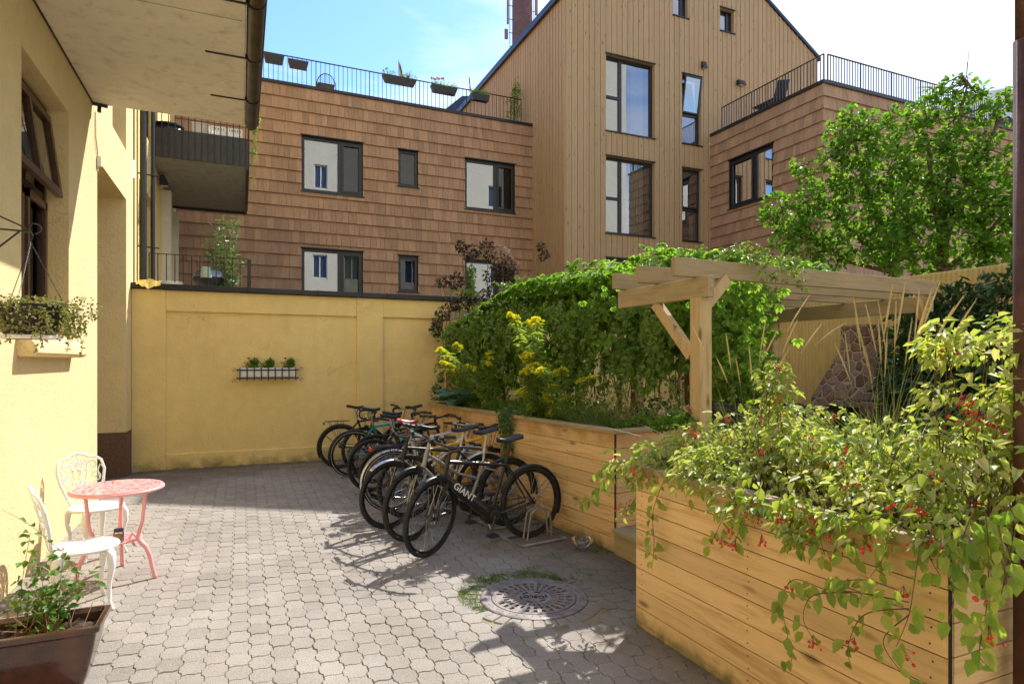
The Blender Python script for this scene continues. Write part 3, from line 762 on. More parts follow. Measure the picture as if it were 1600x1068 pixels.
def railing(name, label, a, b, z0, h, grp=None, step=.125, r=.008, mat=None, cat='railing'):
    a = Vector(a); b = Vector(b); t = thing(name, label, cat, (a.x, a.y, z0), 0, grp)
    m = MB(); d_ = (b - a); n = int(d_.length / step)
    for i in range(n + 1):
        p = a + d_ * i / n; rr = r * (1.0 if i % 12 else 1.6); m.tube([(p.x, p.y, z0), (p.x, p.y, z0 + h)], rr, 5)
    m.build('bars', mat or M_metal, t, world=True)
    m = MB(); m.bar((a.x, a.y, z0 + h), (b.x, b.y, z0 + h), .04, .02); m.bar((a.x, a.y, z0 + .04), (b.x, b.y, z0 + .04), .03, .012)
    m.build('handrail', mat or M_metal, t, world=True); return t
railing('terrace_railing', 'thin dark railing along the roof terrace of the shingle block', (.42, SYY + .12, 0), (8.35, SYY + .12, 0), ZT + .04, .80)
def crate_box(mb, a, b, wd, ht, drop=.0):
    """trough tapering downward between a and b (its top edge points)"""
    a = Vector(a); b = Vector(b); d_ = (b - a).normalized(); s = Vector((-d_.y, d_.x, 0))
    if s.length < .1: s = Vector((0, 1, 0))
    dn = Vector((0, 0, -ht)); k = .82
    t0 = [a - s * wd / 2, a + s * wd / 2, b + s * wd / 2, b - s * wd / 2]
    m_ = (a + b) / 2; b0 = [m_ + (p - m_) * k + dn for p in t0]
    i0 = [m_ + (p - m_) * .94 for p in t0]; i1 = [p + Vector((0, 0, -ht * .25)) for p in i0]
    mb.add(t0 + b0 + i0 + i1, [(0, 1, 5, 4), (1, 2, 6, 5), (2, 3, 7, 6), (3, 0, 4, 7), (7, 6, 5, 4), (0, 8, 9, 1), (1, 9, 10, 2), (2, 10, 11, 3), (3, 11, 8, 0), (8, 12, 13, 9), (9, 13, 14, 10), (10, 14, 15, 11), (11, 15, 12, 8), (12, 13, 14, 15)])
def bush(name, mat, parent, clumps, n, size, wid=.5, up=.4, curl=.15, fold=.25, out=True):
    """clumps: (centre, rx, ry, rz, weight); leaves scattered in shells of clumps"""
    ws = np.array([c[4] if len(c) > 4 else 1. for c in clumps], float); ws /= ws.sum()
    idx = rng.choice(len(clumps), n, p=ws); C = np.array([tuple(c[0]) for c in clumps])[idx]; Rr = np.array([c[1:4] for c in clumps])[idx]
    dv = rv(n); rad = rng.uniform(.25, 1, n)[:, None] ** .5
    P = C + dv * rad * Rr
    D = nrm(dv * .7 + rv(n) * .8 + np.array([0, 0, -.25])); N = nrm(rv(n) * .8 + np.array([0, 0, up * 2]) + dv * .4)
    return leaves(name, P, D, N, size * rng.uniform(.6, 1.15, n), mat, parent, wid, fold, curl)
pots = [((412, 83), (444, 92), 'dark empty window box, leftmost on the terrace railing', None), ((450, 92), (482, 100), 'dark empty window box second from the left on the terrace railing', None),
        ((597, 115), (651, 128), 'long window box with grasses and a rainbow flag on the terrace railing', 'grass'), ((673, 131), (714, 142), 'window box with pink geraniums on the terrace railing', 'geranium'),
        ((736, 144), (764, 153), 'short window box with low plants beside the gable slope on the terrace railing', 'low')]
for (p0, p1, lab, kd) in pots:
    A = onY(p0[0], p0[1], SYY - .02); B_ = onY(p1[0], p1[1], SYY - .02); A.z = B_.z = (A.z + B_.z) / 2
    t = thing('window_box', lab, 'planter box', tuple(A), 0, 'window boxes on the terrace railing')
    m = MB(); crate_box(m, A, B_, .2, .2); m.build('trough', M_blackp, t, world=True)
    if kd:
        k = 5; cl = [(A.lerp(B_, (i + .5) / k) + Vector((0, 0, .05 + .05 * random.random())), .09, .09, .09 + .05 * random.random()) for i in range(k) if kd != 'grass' or i != 2]
        bush('plant', L_lilac if kd != 'low' else L_vine, t, cl, 260, .055)
        if kd == 'grass':
            Q = A.lerp(B_, .75); ribbons('grass', np.tile(np.array(Q), (50, 1)), rv(50) * .5 + [0, 0, 1], .3, .012, rv(50) * .3 + [0.1, 0, -.3], L_grass, t)
        if kd == 'geranium':
            m = MB()
            for i in range(7): m.ball(A.lerp(B_, .05 + .07 * i) + Vector((0, random.uniform(-.05, .05), .20 + .06 * random.random())), .035, 6, 4)
            m.build('flowers', M_petal_p, t, world=True)
def flag(px, py0, py1, label, colrs):
    top = onY(px, py0, SYY); bot = onY(px, py1, SYY)
    t = thing('flag', label, 'flag', tuple(bot))
    m = MB(); m.tube([bot, top + Vector((0, 0, .05))], .008, 5); m.build('pole', M_metal, t, world=True)
    n = len(colrs); h = (top.z - bot.z) * .8
    for i, c in enumerate(colrs):
        # the cloth hangs in a narrow fold beside its pole, stripes running down it
        m = MB(); x0 = .02 + .02 * i; x1 = x0 + .022; vs = []
        for j in range(6):
            z = top.z - h * j / 5; s = .25 + .75 * j / 5
            for x in (x0, x1): vs.append((top.x + x * s, top.y + .02 * math.sin(j + x * 60), z))
        m.add(vs, [(2 * j, 2 * j + 1, 2 * j + 3, 2 * j + 2) for j in range(5)])
        m.build('stripe', simple('flag_' + str(i) + label[:3], c, .7, 0, .05), t, world=True)
flag(623, 97, 125, 'small rainbow flag hanging from a short pole in the long window box', [(.6, .02, .03), (.8, .25, .02), (.8, .65, .03), (.03, .35, .08), (.03, .08, .4), (.25, .03, .3)])
flag(733, 122, 146, 'small striped flag on a pole beside the short window box near the gable slope', [(.55, .3, .1), (.7, .6, .5), (.5, .1, .08)])
# terrace chair, climber at the tower
cA = onY(510, 133, SYY + .5)
t = thing('terrace_chair', 'round backed wire chair seen through the terrace railing', 'chair', (cA.x, cA.y, ZT + .05))
m = MB(); pts = [(cA.x + .27 * math.cos(a) * (1 if abs(math.cos(a)) < .8 else 1), cA.y, ZT + .35 + .36 * math.sin(a)) for a in [PI * i / 14 for i in range(15)]]
m.tube([(cA.x + .27, cA.y, ZT + .05)] + pts + [(cA.x - .27, cA.y, ZT + .05)], .014, 6); m.build('backrest', M_metal, t, world=True)
m = MB()
for i in range(9): x = cA.x - .2 + .05 * i; m.tube([(x, cA.y, ZT + .2), (x, cA.y, ZT + .35 + .36 * math.sqrt(max(0, 1 - ((x - cA.x) / .27) ** 2)))], .005, 4)
m.build('wires', M_metal, t, world=True)
m = MB(); m.box(cA.x - .24, cA.x + .24, cA.y, cA.y + .45, ZT + .40, ZT + .43); m.build('seat', M_metal, t, world=True)
for sx_ in (-.22, .22):
    for sy_ in (.02, .42): m = MB(); m.tube([(cA.x + sx_, cA.y + sy_, ZT + .05), (cA.x + sx_ * .9, cA.y + sy_, ZT + .42)], .012, 5); m.build('leg', M_metal, t, world=True)
C0 = onY(803, 186, SYY + .6); C1 = onY(805, 150, SYY + .6)
t = thing('climbing_plant', 'green climber on the roof terrace against the tan timber gable', 'plant', (C0.x, C0.y, ZT))
bush('foliage', L_lilac, t, [(C0.lerp(C1, i / 5) + Vector((random.uniform(-.1, .1), 0, .1)), .24 - .02 * i, .2, .2) for i in range(7)], 700, .07)
m = MB(); m.tube([(C0.x, C0.y, ZT + .05), C1 + Vector((0, 0, .6))], [.02, .008], 5); m.tube([(C0.x + .05, C0.y, ZT + .05), C1 + Vector((-.12, 0, .45))], [.015, .006], 5); m.build('stem', M_wstem, t, world=True)

# ================================================================== TAN TIMBER TOWER
TX0, TX1, TY = 8.72, 19.0, 16.0
ZE, ZA = 12.62, 15.75
TXM = (TX0 + TX1) / 2
def ttop(u): return ZE + (ZA - ZE) * (1 - abs(u - TXM) / (TXM - TX0))
PLT = Plane((0, TY, 0), (1, 0, 0), (0, -1, 0))
tw = thing('gabled_house', 'tall tan house clad in vertical boards with a steep dark gable roof', 'house', (TXM, TY, 0))
def RT(px0, pyt, pyb, px1): return rectY(px0, pyt, px1, pyb, TY)
T1 = RT(946, 84, 204, 1022); T2 = RT(946, 243, 364, 1022); T3 = RT(1065, 115, 224, 1096 - 1); T4 = RT(1065, 262, 376, 1095)
T5 = (T2[0], T2[1], T2[2] - (T1[2] - T2[2]), T2[3] - (T1[3] - T2[3])); T6 = (T4[0], T4[1], T4[2] - (T3[2] - T4[2]), T4[3] - (T3[3] - T4[3]))
T7 = RT(1051, -14, 24, 1074); T8 = RT(1124, 12, 48, 1146)
hs = [T1, T2, T3, T4, T5, T6, T7, T8]
mb = MB(); clad(mb, PLT, TX0, TX1, 2, lambda u: ttop(u) - .02, hs, .6, 0, .02, 0, -.03)
mb.add([(TX0, TY, 2), (TX0, 34, 2), (TX0, 34, ZE), (TX0, TY, ZE)], [(0, 1, 2, 3)]); mb.build('wall', M_tan, tw, world=True)
mb = MB(); clad(mb, PLT, TX0, TX1, 2, lambda u: ttop(u) - .01, hs, .108, .011)
mb.build('cladding', M_tan, tw, world=True)
PLTs = Plane((TX0, 0, 0), (0, 1, 0), (-1, 0, 0))
mb = MB(); TW = (24.3, 25.6, 9.6, 10.9); clad(mb, PLTs, TY - .03, 34, 2, lambda u: ZE, [TW], .108, n0=.0)
mb.build('cladding', M_tan, tw, world=True)
window(tw, PLTs, TW, fr=.06, back=-.0, room=0, trim=False)
mb = MB()
for s in (1, -1):
    xe = TX0 - .12 if s > 0 else TX1 + .12
    ze = ZE - .07
    for (dz0, dz1, y0) in ((.0, .09, TY - .10), (.10, .16, TY - .07)):
        q = [(xe, y0, ze + dz0), (TXM, y0, ZA + .01 + dz0), (TXM, y0, ZA + .01 + dz1), (xe, y0, ze + dz1)]
        mb.prism(q, (0, 18, 0))
mb.build('roof', M_roofm, tw, world=True)
mb = MB(); mb.box(TX0 - .16, TX0 - .08, TY - .12, 34, ZE - .16, ZE - .04); mb.build('gutter', M_roofm, tw, world=True, bevel=.01)
for i, (h, kind) in enumerate(((T1, 'a'), (T2, 'a'), (T5, 'a'), (T3, 'b'), (T4, 'b'), (T6, 'b'), (T7, 'c'), (T8, 'c'))):
    wd, ht = h[1] - h[0], h[3] - h[2]
    if kind == 'a':
        mu = h[0] + wd * .33
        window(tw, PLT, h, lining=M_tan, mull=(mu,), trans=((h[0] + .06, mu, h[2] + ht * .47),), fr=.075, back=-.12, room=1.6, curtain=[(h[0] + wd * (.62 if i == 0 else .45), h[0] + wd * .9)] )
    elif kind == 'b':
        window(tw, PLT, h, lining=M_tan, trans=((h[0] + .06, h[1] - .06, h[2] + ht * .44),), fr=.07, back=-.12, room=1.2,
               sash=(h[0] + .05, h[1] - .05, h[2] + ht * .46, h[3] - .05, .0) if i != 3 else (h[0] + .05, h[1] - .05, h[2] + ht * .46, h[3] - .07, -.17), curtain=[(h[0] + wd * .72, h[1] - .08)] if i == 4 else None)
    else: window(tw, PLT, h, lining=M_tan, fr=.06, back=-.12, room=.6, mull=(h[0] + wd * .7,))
def wall_lamp(P, label, nrm_=(0, -1, 0), wd=.14, ht=.2, dp=.14, grp='dark lamps on the house walls'):
    t = thing('wall_lamp', label, 'lamp', tuple(P), 0, grp)
    n = Vector(nrm_); u = Vector((n.y, -n.x, 0)); m = MB()
    a = [P + u * s * wd / 2 + n * k + Vector((0, 0, z)) for (s, k, z) in ((-1, .02, -ht / 2), (1, .02, -ht / 2), (1, dp, -ht / 2), (-1, dp, -ht / 2), (-1, .02, ht / 2), (1, .02, ht / 2), (1, dp * .55, ht / 2), (-1, dp * .55, ht / 2))]
    m.add(a, [(3, 2, 1, 0), (4, 5, 6, 7), (0, 1, 5, 4), (1, 2, 6, 5), (2, 3, 7, 6), (3, 0, 4, 7)]); m.build('housing', M_blackp, t, world=True, bevel=.006)
    m = MB(); b_ = [P + u * s * wd * .35 + n * k + Vector((0, 0, -ht / 2 - .004)) for (s, k) in ((-1, .04), (1, .04), (1, dp * .85), (-1, dp * .85))]
    m.add(b_, [(0, 1, 2, 3)]); m.build('lens', M_cream, t, world=True)
wall_lamp(onY(1098, 103, TY - .04), 'small dark wall lamp above the narrow tower window', ht=.22, wd=.17)
wall_lamp(onY(1155, 131, TY - .04), 'flat dark wall lamp beside the black terrace railing on the tan gable', wd=.28, ht=.16, dp=.2)
wall_lamp(onY(1068, 403, TY - .04), 'dark wall lamp just above the end of the front pergola rafter', wd=.17, ht=.3)

# brick chimney far behind with aerials
chd = 46.; cA, cB = at(800, 75, chd), at(832, 75, chd)
cc = (cA + cB) / 2; cr_ = (cB - cA).length / 2
chm = thing('brick_chimney', 'round red brick factory chimney with aerials behind the gable slope', 'chimney', (cc.x, cc.y, 0))
def brickmat():
    m, t, b, o = newmat('chimney_brick'); v = objvec(t)
    br = t.nodes.new('ShaderNodeTexBrick'); br.inputs['Scale'].default_value = 5; br.inputs['Color1'].default_value = (.26, .09, .06, 1); br.inputs['Color2'].default_value = (.14, .06, .05, 1); br.inputs['Mortar'].default_value = (.3, .24, .2, 1)
    mpv = objvec(t, (1, 1, 1), (PI / 2, 0, 0)); t.links.new(mpv, br.inputs[0]); c = mix(t, br.outputs[0], ramp(t, noise(t, 1, 5, .6, v), [(.3, (.6, .6, .65)), (.7, (1.1, 1, 1))]), 1.0, 'MULTIPLY')
    t.links.new(c, b.inputs[0]); b.inputs['Roughness'].default_value = .9; return m
m = MB(); m.lathe([(cr_ * 1.15, 0), (cr_, 24), (cr_ * .97, 31), (cr_ * 1.06, 31.3), (cr_ * 1.06, 32)], (0, 0, 0), 20, cap=True); m.build('stack', brickmat(), chm, smooth=False)
M_aer = simple('aerial_red', (.35, .16, .14), .5)
for (px_, py0, py1, wpx) in ((793.5, -20, 38, 3.), (791, 46, 61, 5), (838, -20, 24, 4.), (796.5, 0, 70, .9), (833.5, -10, 40, .9), (836, -10, 35, .7)):
    a = at(px_, py0, chd); b = at(px_, py1, chd); m = MB(); w_ = wpx * chd / FPX
    m.bar(tuple(a - cc.xyz * 0 - Vector((cc.x, cc.y, 0))), tuple(b - Vector((cc.x, cc.y, 0))), w_, w_ * .6, up=(0, 1, 0)); m.build('aerial', M_aer if wpx > 1 else M_steel, chm)
for z_ in range(24, 32):
    m = MB(); m.tube([(-cr_ - .32, 0, z_), (-cr_, 0, z_)], .03, 4); m.tube([(cr_, 0, z_), (cr_ + .32, 0, z_)], .03, 4); m.build('bracket', M_metal, chm)

# ================================================================== RIGHT SHINGLE WING
QX, QY = 14.14, 11.7
PQ1 = Plane((QX, 0, 0), (0, 1, 0), (-1, 0, 0)); PQ2 = Plane((0, QY, 0), (1, 0, 0), (0, -1, 0))
rb = thing('shingle_wing', 'brown shingled wing with a corner roof terrace, right of the tan gable', 'house', (QX, QY, 0))
ZQ = 9.12
p0 = onX(1140, 252, QX); p1 = onX(1140, 328, QX); p2 = onX(1209, 232, QX)
V1 = (p2.y, p0.y, p1.z, p0.z); p3 = onX(1140, 412, QX)
V2 = (p2.y, p0.y, p1.z - (p0.z - p3.z), p3.z)
mb = MB(); panel(mb, PQ1, QY, TY, 0, ZQ, [V1, V2], .12); panel(mb, PQ2, QX, 24, 0, ZQ)
mb.add([(QX, QY, ZQ), (24, QY, ZQ), (24, TY, ZQ), (QX, TY, ZQ)], [(0, 1, 2, 3)]); mb.build('wall', M_shingle, rb, world=True)
mb = MB(); shingles(mb, PQ1, QY - .04, TY - .04, 2.4, ZQ - .03, [V1, V2]); mb.build('shingle_cladding', M_shingle, rb, world=True)
mb = MB(); shingles(mb, PQ2, QX - .04, 24, 2.4, ZQ - .03, []); mb.build('shingle_cladding', M_shingle, rb, world=True)
mb = MB(); mb.box(QX - .07, QX + .3, QY - .07, TY - .05, ZQ - .03, ZQ + .05); mb.box(QX + .3, 24, QY - .07, QY + .3, ZQ - .03, ZQ + .05); mb.build('capping', M_coping, rb, world=True)
for h in (V1, V2):
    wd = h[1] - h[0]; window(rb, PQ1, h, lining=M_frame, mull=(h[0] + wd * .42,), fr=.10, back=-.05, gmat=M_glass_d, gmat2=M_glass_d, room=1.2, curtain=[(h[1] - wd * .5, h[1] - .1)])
railing('terrace_railing', 'black flat bar railing above the left face of the right shingle wing', (QX + .03, QY, 0), (QX + .03, TY - .5, 0), ZQ + .04, .72, step=.105, r=.013)
railing('terrace_railing', 'black flat bar railing above the front face of the right shingle wing', (QX + .15, QY - .02, 0), (22, QY - .02, 0), ZQ + .04, .72, step=.105, r=.013)
m = MB(); tb = thing('garden_chair', 'dark folding chair half hidden by the black railing of the right terrace', 'chair', (14.9, 14.1, ZQ))
m.bar((14.7, 14.5, ZQ + .42), (14.7, 13.7, ZQ + .42), .45, .03); m.build('seat', M_blackp, tb, world=True)
m = MB(); m.bar((14.75, 13.75, ZQ + .42), (14.75, 13.55, ZQ + .95), .45, .03, up=(1, 0, 0)); m.build('backrest', M_blackp, tb, world=True)
for (x_, y_) in ((14.5, 14.45), (14.95, 14.45), (14.5, 13.75), (14.95, 13.75)):
    m = MB(); m.tube([(x_, y_, ZQ + .05), (x_, y_, ZQ + .42)], .015, 5); m.build('leg', M_blackp, tb, world=True)
m = MB(); cp = onX(1109, 225, QX - .06); sc_cam = thing('security_camera', 'small white camera on the corner of the right shingle wing', 'camera', tuple(cp))
m.tube([cp, cp + Vector((-.16, .16, 0))], .028, 8); m.build('body', M_white, sc_cam, world=True)
m = MB(); m.tube([cp + Vector((.05, 0, .03)), cp], .015, 6); m.build('bracket', M_white, sc_cam, world=True)

# far pale house at the right edge
fd = 30.; F0 = at(1530, 565, fd)
fb = thing('distant_house', 'pale house with slate roof glimpsed at the far right behind the tree', 'house', (F0.x, F0.y, 0))
zf = at(1560, 212, fd).z; zr = at(1560, 155, fd).z
a_ = at(1440, 565, fd); b_ = at(1640, 565, fd * .92); dirf = (b_ - a_).normalized(); nf = Vector((dirf.y, -dirf.x, 0))
m = MB(); m.prism([(a_.x, a_.y, 0), (b_.x, b_.y, 0), (b_.x, b_.y, zf), (a_.x, a_.y, zf)], tuple(-nf * 8)); m.build('wall', M_cream, fb, world=True)
m = MB(); e0 = a_ + nf * .4; e1 = b_ + nf * .4; r0 = a_ - nf * 2.2; r1 = b_ - nf * 2.2
m.add([(e0.x, e0.y, zf), (e1.x, e1.y, zf), (r1.x, r1.y, zr + .6), (r0.x, r0.y, zr + .6), (e0.x, e0.y, zf - .25), (e1.x, e1.y, zf - .25)], [(0, 1, 2, 3), (4, 5, 1, 0)]); m.build('roof', M_grayroof, fb, world=True)
m = MB(); m.prism([(e0.x, e0.y, zf - .3), (e1.x, e1.y, zf - .3), (e1.x, e1.y, zf), (e0.x, e0.y, zf)], tuple(nf * .1)); m.build('eaves', M_roofm, fb, world=True)
# distant dark roof beside the terrace, left of the tan house
dr = thing('distant_roof', 'dark slate roof peeping over the terrace left of the gable slope', 'roof', (9, 40, 0))
a_ = at(690, 175, 40); b_ = at(722, 150, 40); c_ = at(760, 150, 40)
m = MB(); m.prism([(a_.x, a_.y, a_.z - 3), (c_.x, c_.y, a_.z - 3), c_, b_, a_], (0, 6, 0)); m.build('slope', M_roofm, dr, world=True)
m = MB(); m.prism([(a_.x, a_.y + .2, 0), (c_.x, c_.y + .2, 0), (c_.x, c_.y + .2, a_.z - 3), (a_.x, a_.y + .2, a_.z - 3)], (0, 5, 0)); m.build('wall', M_cream, dr, world=True)

# ================================================================== NEIGHBOUR on the left, beyond the yellow wall
nbh = thing('neighbour_house', 'shaded yellow house with balconies at left, beyond the yellow courtyard wall', 'house', (WX, 14, 0))
PN = Plane((WX, 0, 0), (0, 1, 0), (1, 0, 0))
hn = [(11.9, 13.9, 2.6, 4.75), (15.6, 16.6, 2.6, 4.6), (12.6, 14.4, 5.75, 7.8)]
mb = MB(); panel(mb, PN, 11.45, SYY, 0, 14, hn, .25); mb.build('wall', M_yel, nbh, world=True)
for h in hn: window(nbh, PN, h, mull=((h[0] + h[1]) / 2,), fr=.08, back=-.18, room=.8, trim=False, fmat=M_brown, gmat=M_glass_d)
m = MB(); PN.box(m, 15.2, 15.45, 0, .16, 2.4, 5.4); m.build('pilaster', M_cream, nbh, world=True); m = MB(); PN.box(m, 17.3, 17.55, 0, .12, 2.4, 5.4); m.build('pilaster', M_cream, nbh, world=True)
BY0, BY1, BX = 13.3, 17.3, .07; BZ = 5.55
b2 = thing('balcony', 'small balcony with stained concrete underside and dark sheet metal front, above the oleander', 'balcony', (WX, 15, BZ))
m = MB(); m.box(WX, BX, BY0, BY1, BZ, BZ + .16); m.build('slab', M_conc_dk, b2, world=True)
m = MB(); m.box(BX, BX + .05, BY0 - .03, BY1 + .03, BZ - .06, BZ + .55); m.box(WX, BX + .05, BY0 - .035, BY0 - .005, BZ + .0, BZ + .55)
m.box(WX, BX + .05, BY1, BY1 + .03, BZ - .06, BZ + .2); m.build('metal_front', M_metal, b2, world=True)
m = MB()
for i in range(15):
    x = WX + .08 + i * (BX - WX - .08) / 14; m.tube([(x, BY0 - .05, BZ + .02), (x, BY0 - .05, BZ + 1.15)], .009, 5)
for i in range(30):
    y = BY0 + i * (BY1 - BY0) / 29; m.tube([(BX + .06, y, BZ + .02), (BX + .06, y, BZ + 1.15)], .008, 5)
m.bar((WX, BY0 - .05, BZ + 1.15), (BX + .06, BY0 - .05, BZ + 1.15), .03, .03); m.bar((BX + .06, BY0 - .05, BZ + 1.15), (BX + .06, BY1, BZ + 1.15), .03, .03)
m.build('railing', M_metal, b2, world=True)
wall_lamp(Vector((WX + .02, 14.35, 5.38)), 'black wall lamp under the small concrete balcony', (1, 0, 0), .16, .2, .2)
# things on the balcony
def pot(c, r, h, mat, name, label, cat='pot'):
    t = thing(name, label, cat, tuple(c)); m = MB(); m.lathe([(r * .7, 0), (r * .95, h * .5), (r, h), (r * .9, h), (r * .85, h * .8), (.001, h * .8)], (0, 0, 0), 20, cap=False); m.build('bowl', mat, t, smooth=True)
    m = MB(); m.lathe([(r * 1.0, h - .02), (r * 1.06, h - .02), (r * 1.06, h + .01), (r * .95, h + .01)], (0, 0, 0), 20); m.build('rim', mat, t); return t
kp = onY(263, 214, 13.75); kp.z = BZ + .36
pot(kp, .27, .38, M_black, 'pot', 'big rounded black pot on the small balcony')
for (pxa, pxb, mt, lab) in ((300, 326, M_conc, 'grey box on the small balcony behind its railing'), (330, 352, M_white, 'white perforated crate on the small balcony, left of its twin'), (356, 378, M_white, 'white perforated crate on the small balcony at its outer corner')):
    a_ = onY(pxa, 190, 13.7); b_ = onY(pxb, 190, 13.7)
    t = thing('crate', lab, 'crate', (a_.x, 13.7, BZ + .4)); m = MB(); z0, z1 = BZ + .42, BZ + .86; wd = b_.x - a_.x
    if mt is M_white:
        for i in range(6): x = a_.x + wd * i / 5; m.box(x - .012, x + .012, 13.7, 13.715, z0, z1)
        for i in range(7): z = z0 + (z1 - z0) * i / 6; m.box(a_.x, b_.x, 13.716, 13.73, z - .012, z + .012)
        m.box(a_.x, a_.x + .02, 13.73, 14.0, z0, z1); m.box(b_.x - .02, b_.x, 13.73, 14.0, z0, z1); m.box(a_.x, b_.x, 13.99, 14.01, z0, z1)
    else: m.box(a_.x, b_.x, 13.7, 14.1, z0, z1); m.box(a_.x - .01, b_.x + .01, 13.69, 14.11, z1, z1 + .03)
    m.build('body', mt, t, world=True)
    m = MB(); m.box(a_.x, b_.x, 13.72, 13.98, z0 - .25, z0 - .002); m.build('base', M_tan, t, world=True)
m = MB()
t = thing('balcony_plant', 'light green climber spilling over the outer corner of the small balcony', 'plant', (BX, 13.4, BZ))
strs = [[Vector((BX + .1, 13.35, BZ + 1.1)), Vector((BX + .17, 13.3, BZ + .8)), Vector((BX + .14, 13.3, BZ + .5)), Vector((BX + .12, 13.3, BZ + .1)), Vector((BX + .14, 13.3, BZ - .25)), Vector((BX + .16, 13.3, BZ - .5))]]
for s in strs: m.tube(s, .006, 4)
m.build('stem', M_stem, t, world=True)
bush('foliage', L_vine_lt, t, [(Vector((BX + .15, 13.3, BZ + .95)), .12, .12, .25, 3), (Vector((BX + .16, 13.3, BZ + .5)), .06, .1, .25, 1), (Vector((BX + .14, 13.3, BZ + .0)), .04, .04, .4, .5)], 240, .06)
bush('flowers', L_lilac, t, [(Vector((-1.15, 13.6, BZ + 1.2)), .3, .1, .12), (Vector((-.8, 13.6, BZ + 1.18)), .3, .1, .08)], 200, .05)
# terrace level behind the wall
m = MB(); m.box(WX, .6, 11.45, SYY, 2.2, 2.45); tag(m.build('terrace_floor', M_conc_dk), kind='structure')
def small_rail():
    t = thing('low_railing', 'thin black railing of the ground terrace just behind the yellow wall', 'railing', (-.7, 12.3, 2.45))
    a, b = Vector((WX + .1, 12.3, 2.45)), Vector((.1, 12.3, 2.45)); m = MB()
    for i in range(13): x = a.x + (b.x - a.x) * i / 12; m.tube([(x, 12.3, 2.45), (x, 12.3, 3.58)], .008, 5)
    m.build('bars', M_metal, t, world=True)
    m = MB(); m.bar((a.x, 12.3, 3.58), (b.x, 12.3, 3.58), .025, .012); m.build('handrail', M_metal, t, world=True)
    m = MB(); m.box(.09, .15, 12.2, 12.5, 2.45, 3.56); m.build('end_post', M_metal, t, world=True)
small_rail()
# oleander
op = onY(348, 440, 12.7); op.z = 2.45
t = thing('oleander', 'tall oleander bush with narrow pale leaves on the terrace behind the yellow wall', 'shrub', tuple(op))
m = MB(); tips = []
for (px_, py_) in ((325, 372), (338, 355), (350, 350), (362, 352), (372, 348), (368, 375), (330, 395), (345, 385), (360, 400), (378, 410)):
    q = onY(px_, py_, 12.7 + random.uniform(-.2, .2)); tips.append(q); m.tube([op, op.lerp(q, .5) + Vector((random.uniform(-.03, .03), 0, .1)), q], [.012, .009, .004], 5)
m.build('stem', M_stem, t, world=True)
P = []; D = []
for q in tips:
    for k in range(60):
        f = random.uniform(.35, 1.05); c = op.lerp(q, f) + Vector((random.gauss(0, .03), random.gauss(0, .03), random.gauss(0, .02)))
        P.append(c); a = random.uniform(0, 2 * PI); D.append((math.cos(a), math.sin(a), random.uniform(.1, 1.1)))
leaves('foliage', P, D, rv(len(P)) * .6 + [0, 0, 1], rng.uniform(.10, .16, len(P)), L_olean, t, .2, .2, .2)
# grill with lamp
gp = onY(329, 430, 12.8); gp.z = 2.45
t = thing('kettle_grill', 'round grey lidded grill on the ground terrace beside the oleander', 'grill', tuple(gp))
m = MB(); m.lathe([(.01, .62), (.2, .64), (.29, .75), (.3, .8)], (0, 0, 0), 20); m.build('bowl', M_blackp, t, smooth=True)
m = MB(); m.lathe([(.3, .805), (.27, .92), (.15, .98), (.01, 1.0)], (0, 0, 0), 20); m.build('lid', M_silv, t, smooth=True)
for a in (0, 2.1, 4.2): m = MB(); m.tube([(.15 * math.cos(a), .15 * math.sin(a), .68), (.28 * math.cos(a), .28 * math.sin(a), 0)], .012, 5); m.build('leg', M_metal, t)
lp = onY(322, 432, 12.5); lp.z = 3.0
t = thing('lantern', 'small pale green tapered lampshade standing on the ground terrace', 'lamp', (lp.x, lp.y, 3.1)); m = MB(); m.lathe([(.1, .12), (.075, .32), (.005, .33)], (0, 0, 0), 18); m.build('lamp_shade', simple('pale_green', (.45, .55, .42), .5), t, smooth=True)
m = MB(); m.tube([(0, 0, -.65), (0, 0, .14)], .015, 6); m.build('stand', M_metal, t)
sp = onY(265, 435, 12.4)
t = thing('cushion', 'pale round cushion on the ground terrace behind the wall capping', 'cushion', (sp.x, 12.5, 3.0)); m = MB(); m.lathe([(.01, .0), (.2, .02), (.26, .07), (.2, .12), (.01, .14)], (0, 0, 0), 18); m.build('pad', M_cream, t, smooth=True)
m = MB(); m.tube([(0, 0, -.55), (0, 0, .0)], .03, 6); m.build('stand', M_metal, t)
# rain pipes in the corner
dp = thing('downpipe', 'pair of black rain pipes in the corner above the left end of the yellow wall', 'pipe', (WX, 11.6, 3))
m = MB(); m.tube([(WX + .08, 11.75, 2.92), (WX + .08, 11.75, 9)], .05, 12); m.build('pipe', M_black, dp, world=True)
m = MB(); m.tube([(WX + .2, 11.9, 2.92), (WX + .2, 11.9, 9)], .035, 12); m.build('pipe', M_black, dp, world=True)
for z in (3.6, 4.8, 6.0): m = MB(); m.tube([(WX, 11.75, z), (WX + .3, 11.85, z)], .012, 6); m.build('clamp', M_black, dp, world=True)
# crumpled yellow packet on the capping
q = onY(234, 444, 11.1)
t = thing('yellow_bag', 'crumpled yellow plastic bag lying on the left end of the black wall capping', 'bag', (q.x, 11.1, 2.93))
m = MB(); vs = []; nn_ = 9
for i in range(nn_):
    for j in range(5):
        vs.append((-.16 + .04 * i + random.uniform(-.015, .015), -.14 + .05 * j, (.05 if j > 1 else -.1 + .07 * j) * (1 - abs(i - 4) / 6) + random.uniform(-.015, .02)))
m.add(vs, [(i * 5 + j, i * 5 + j + 1, (i + 1) * 5 + j + 1, (i + 1) * 5 + j) for i in range(nn_ - 1) for j in range(4)])
ob = m.build('sheet', simple('yellow_plastic', (.75, .55, .12), .35, 0, .15), t, solid=.004)

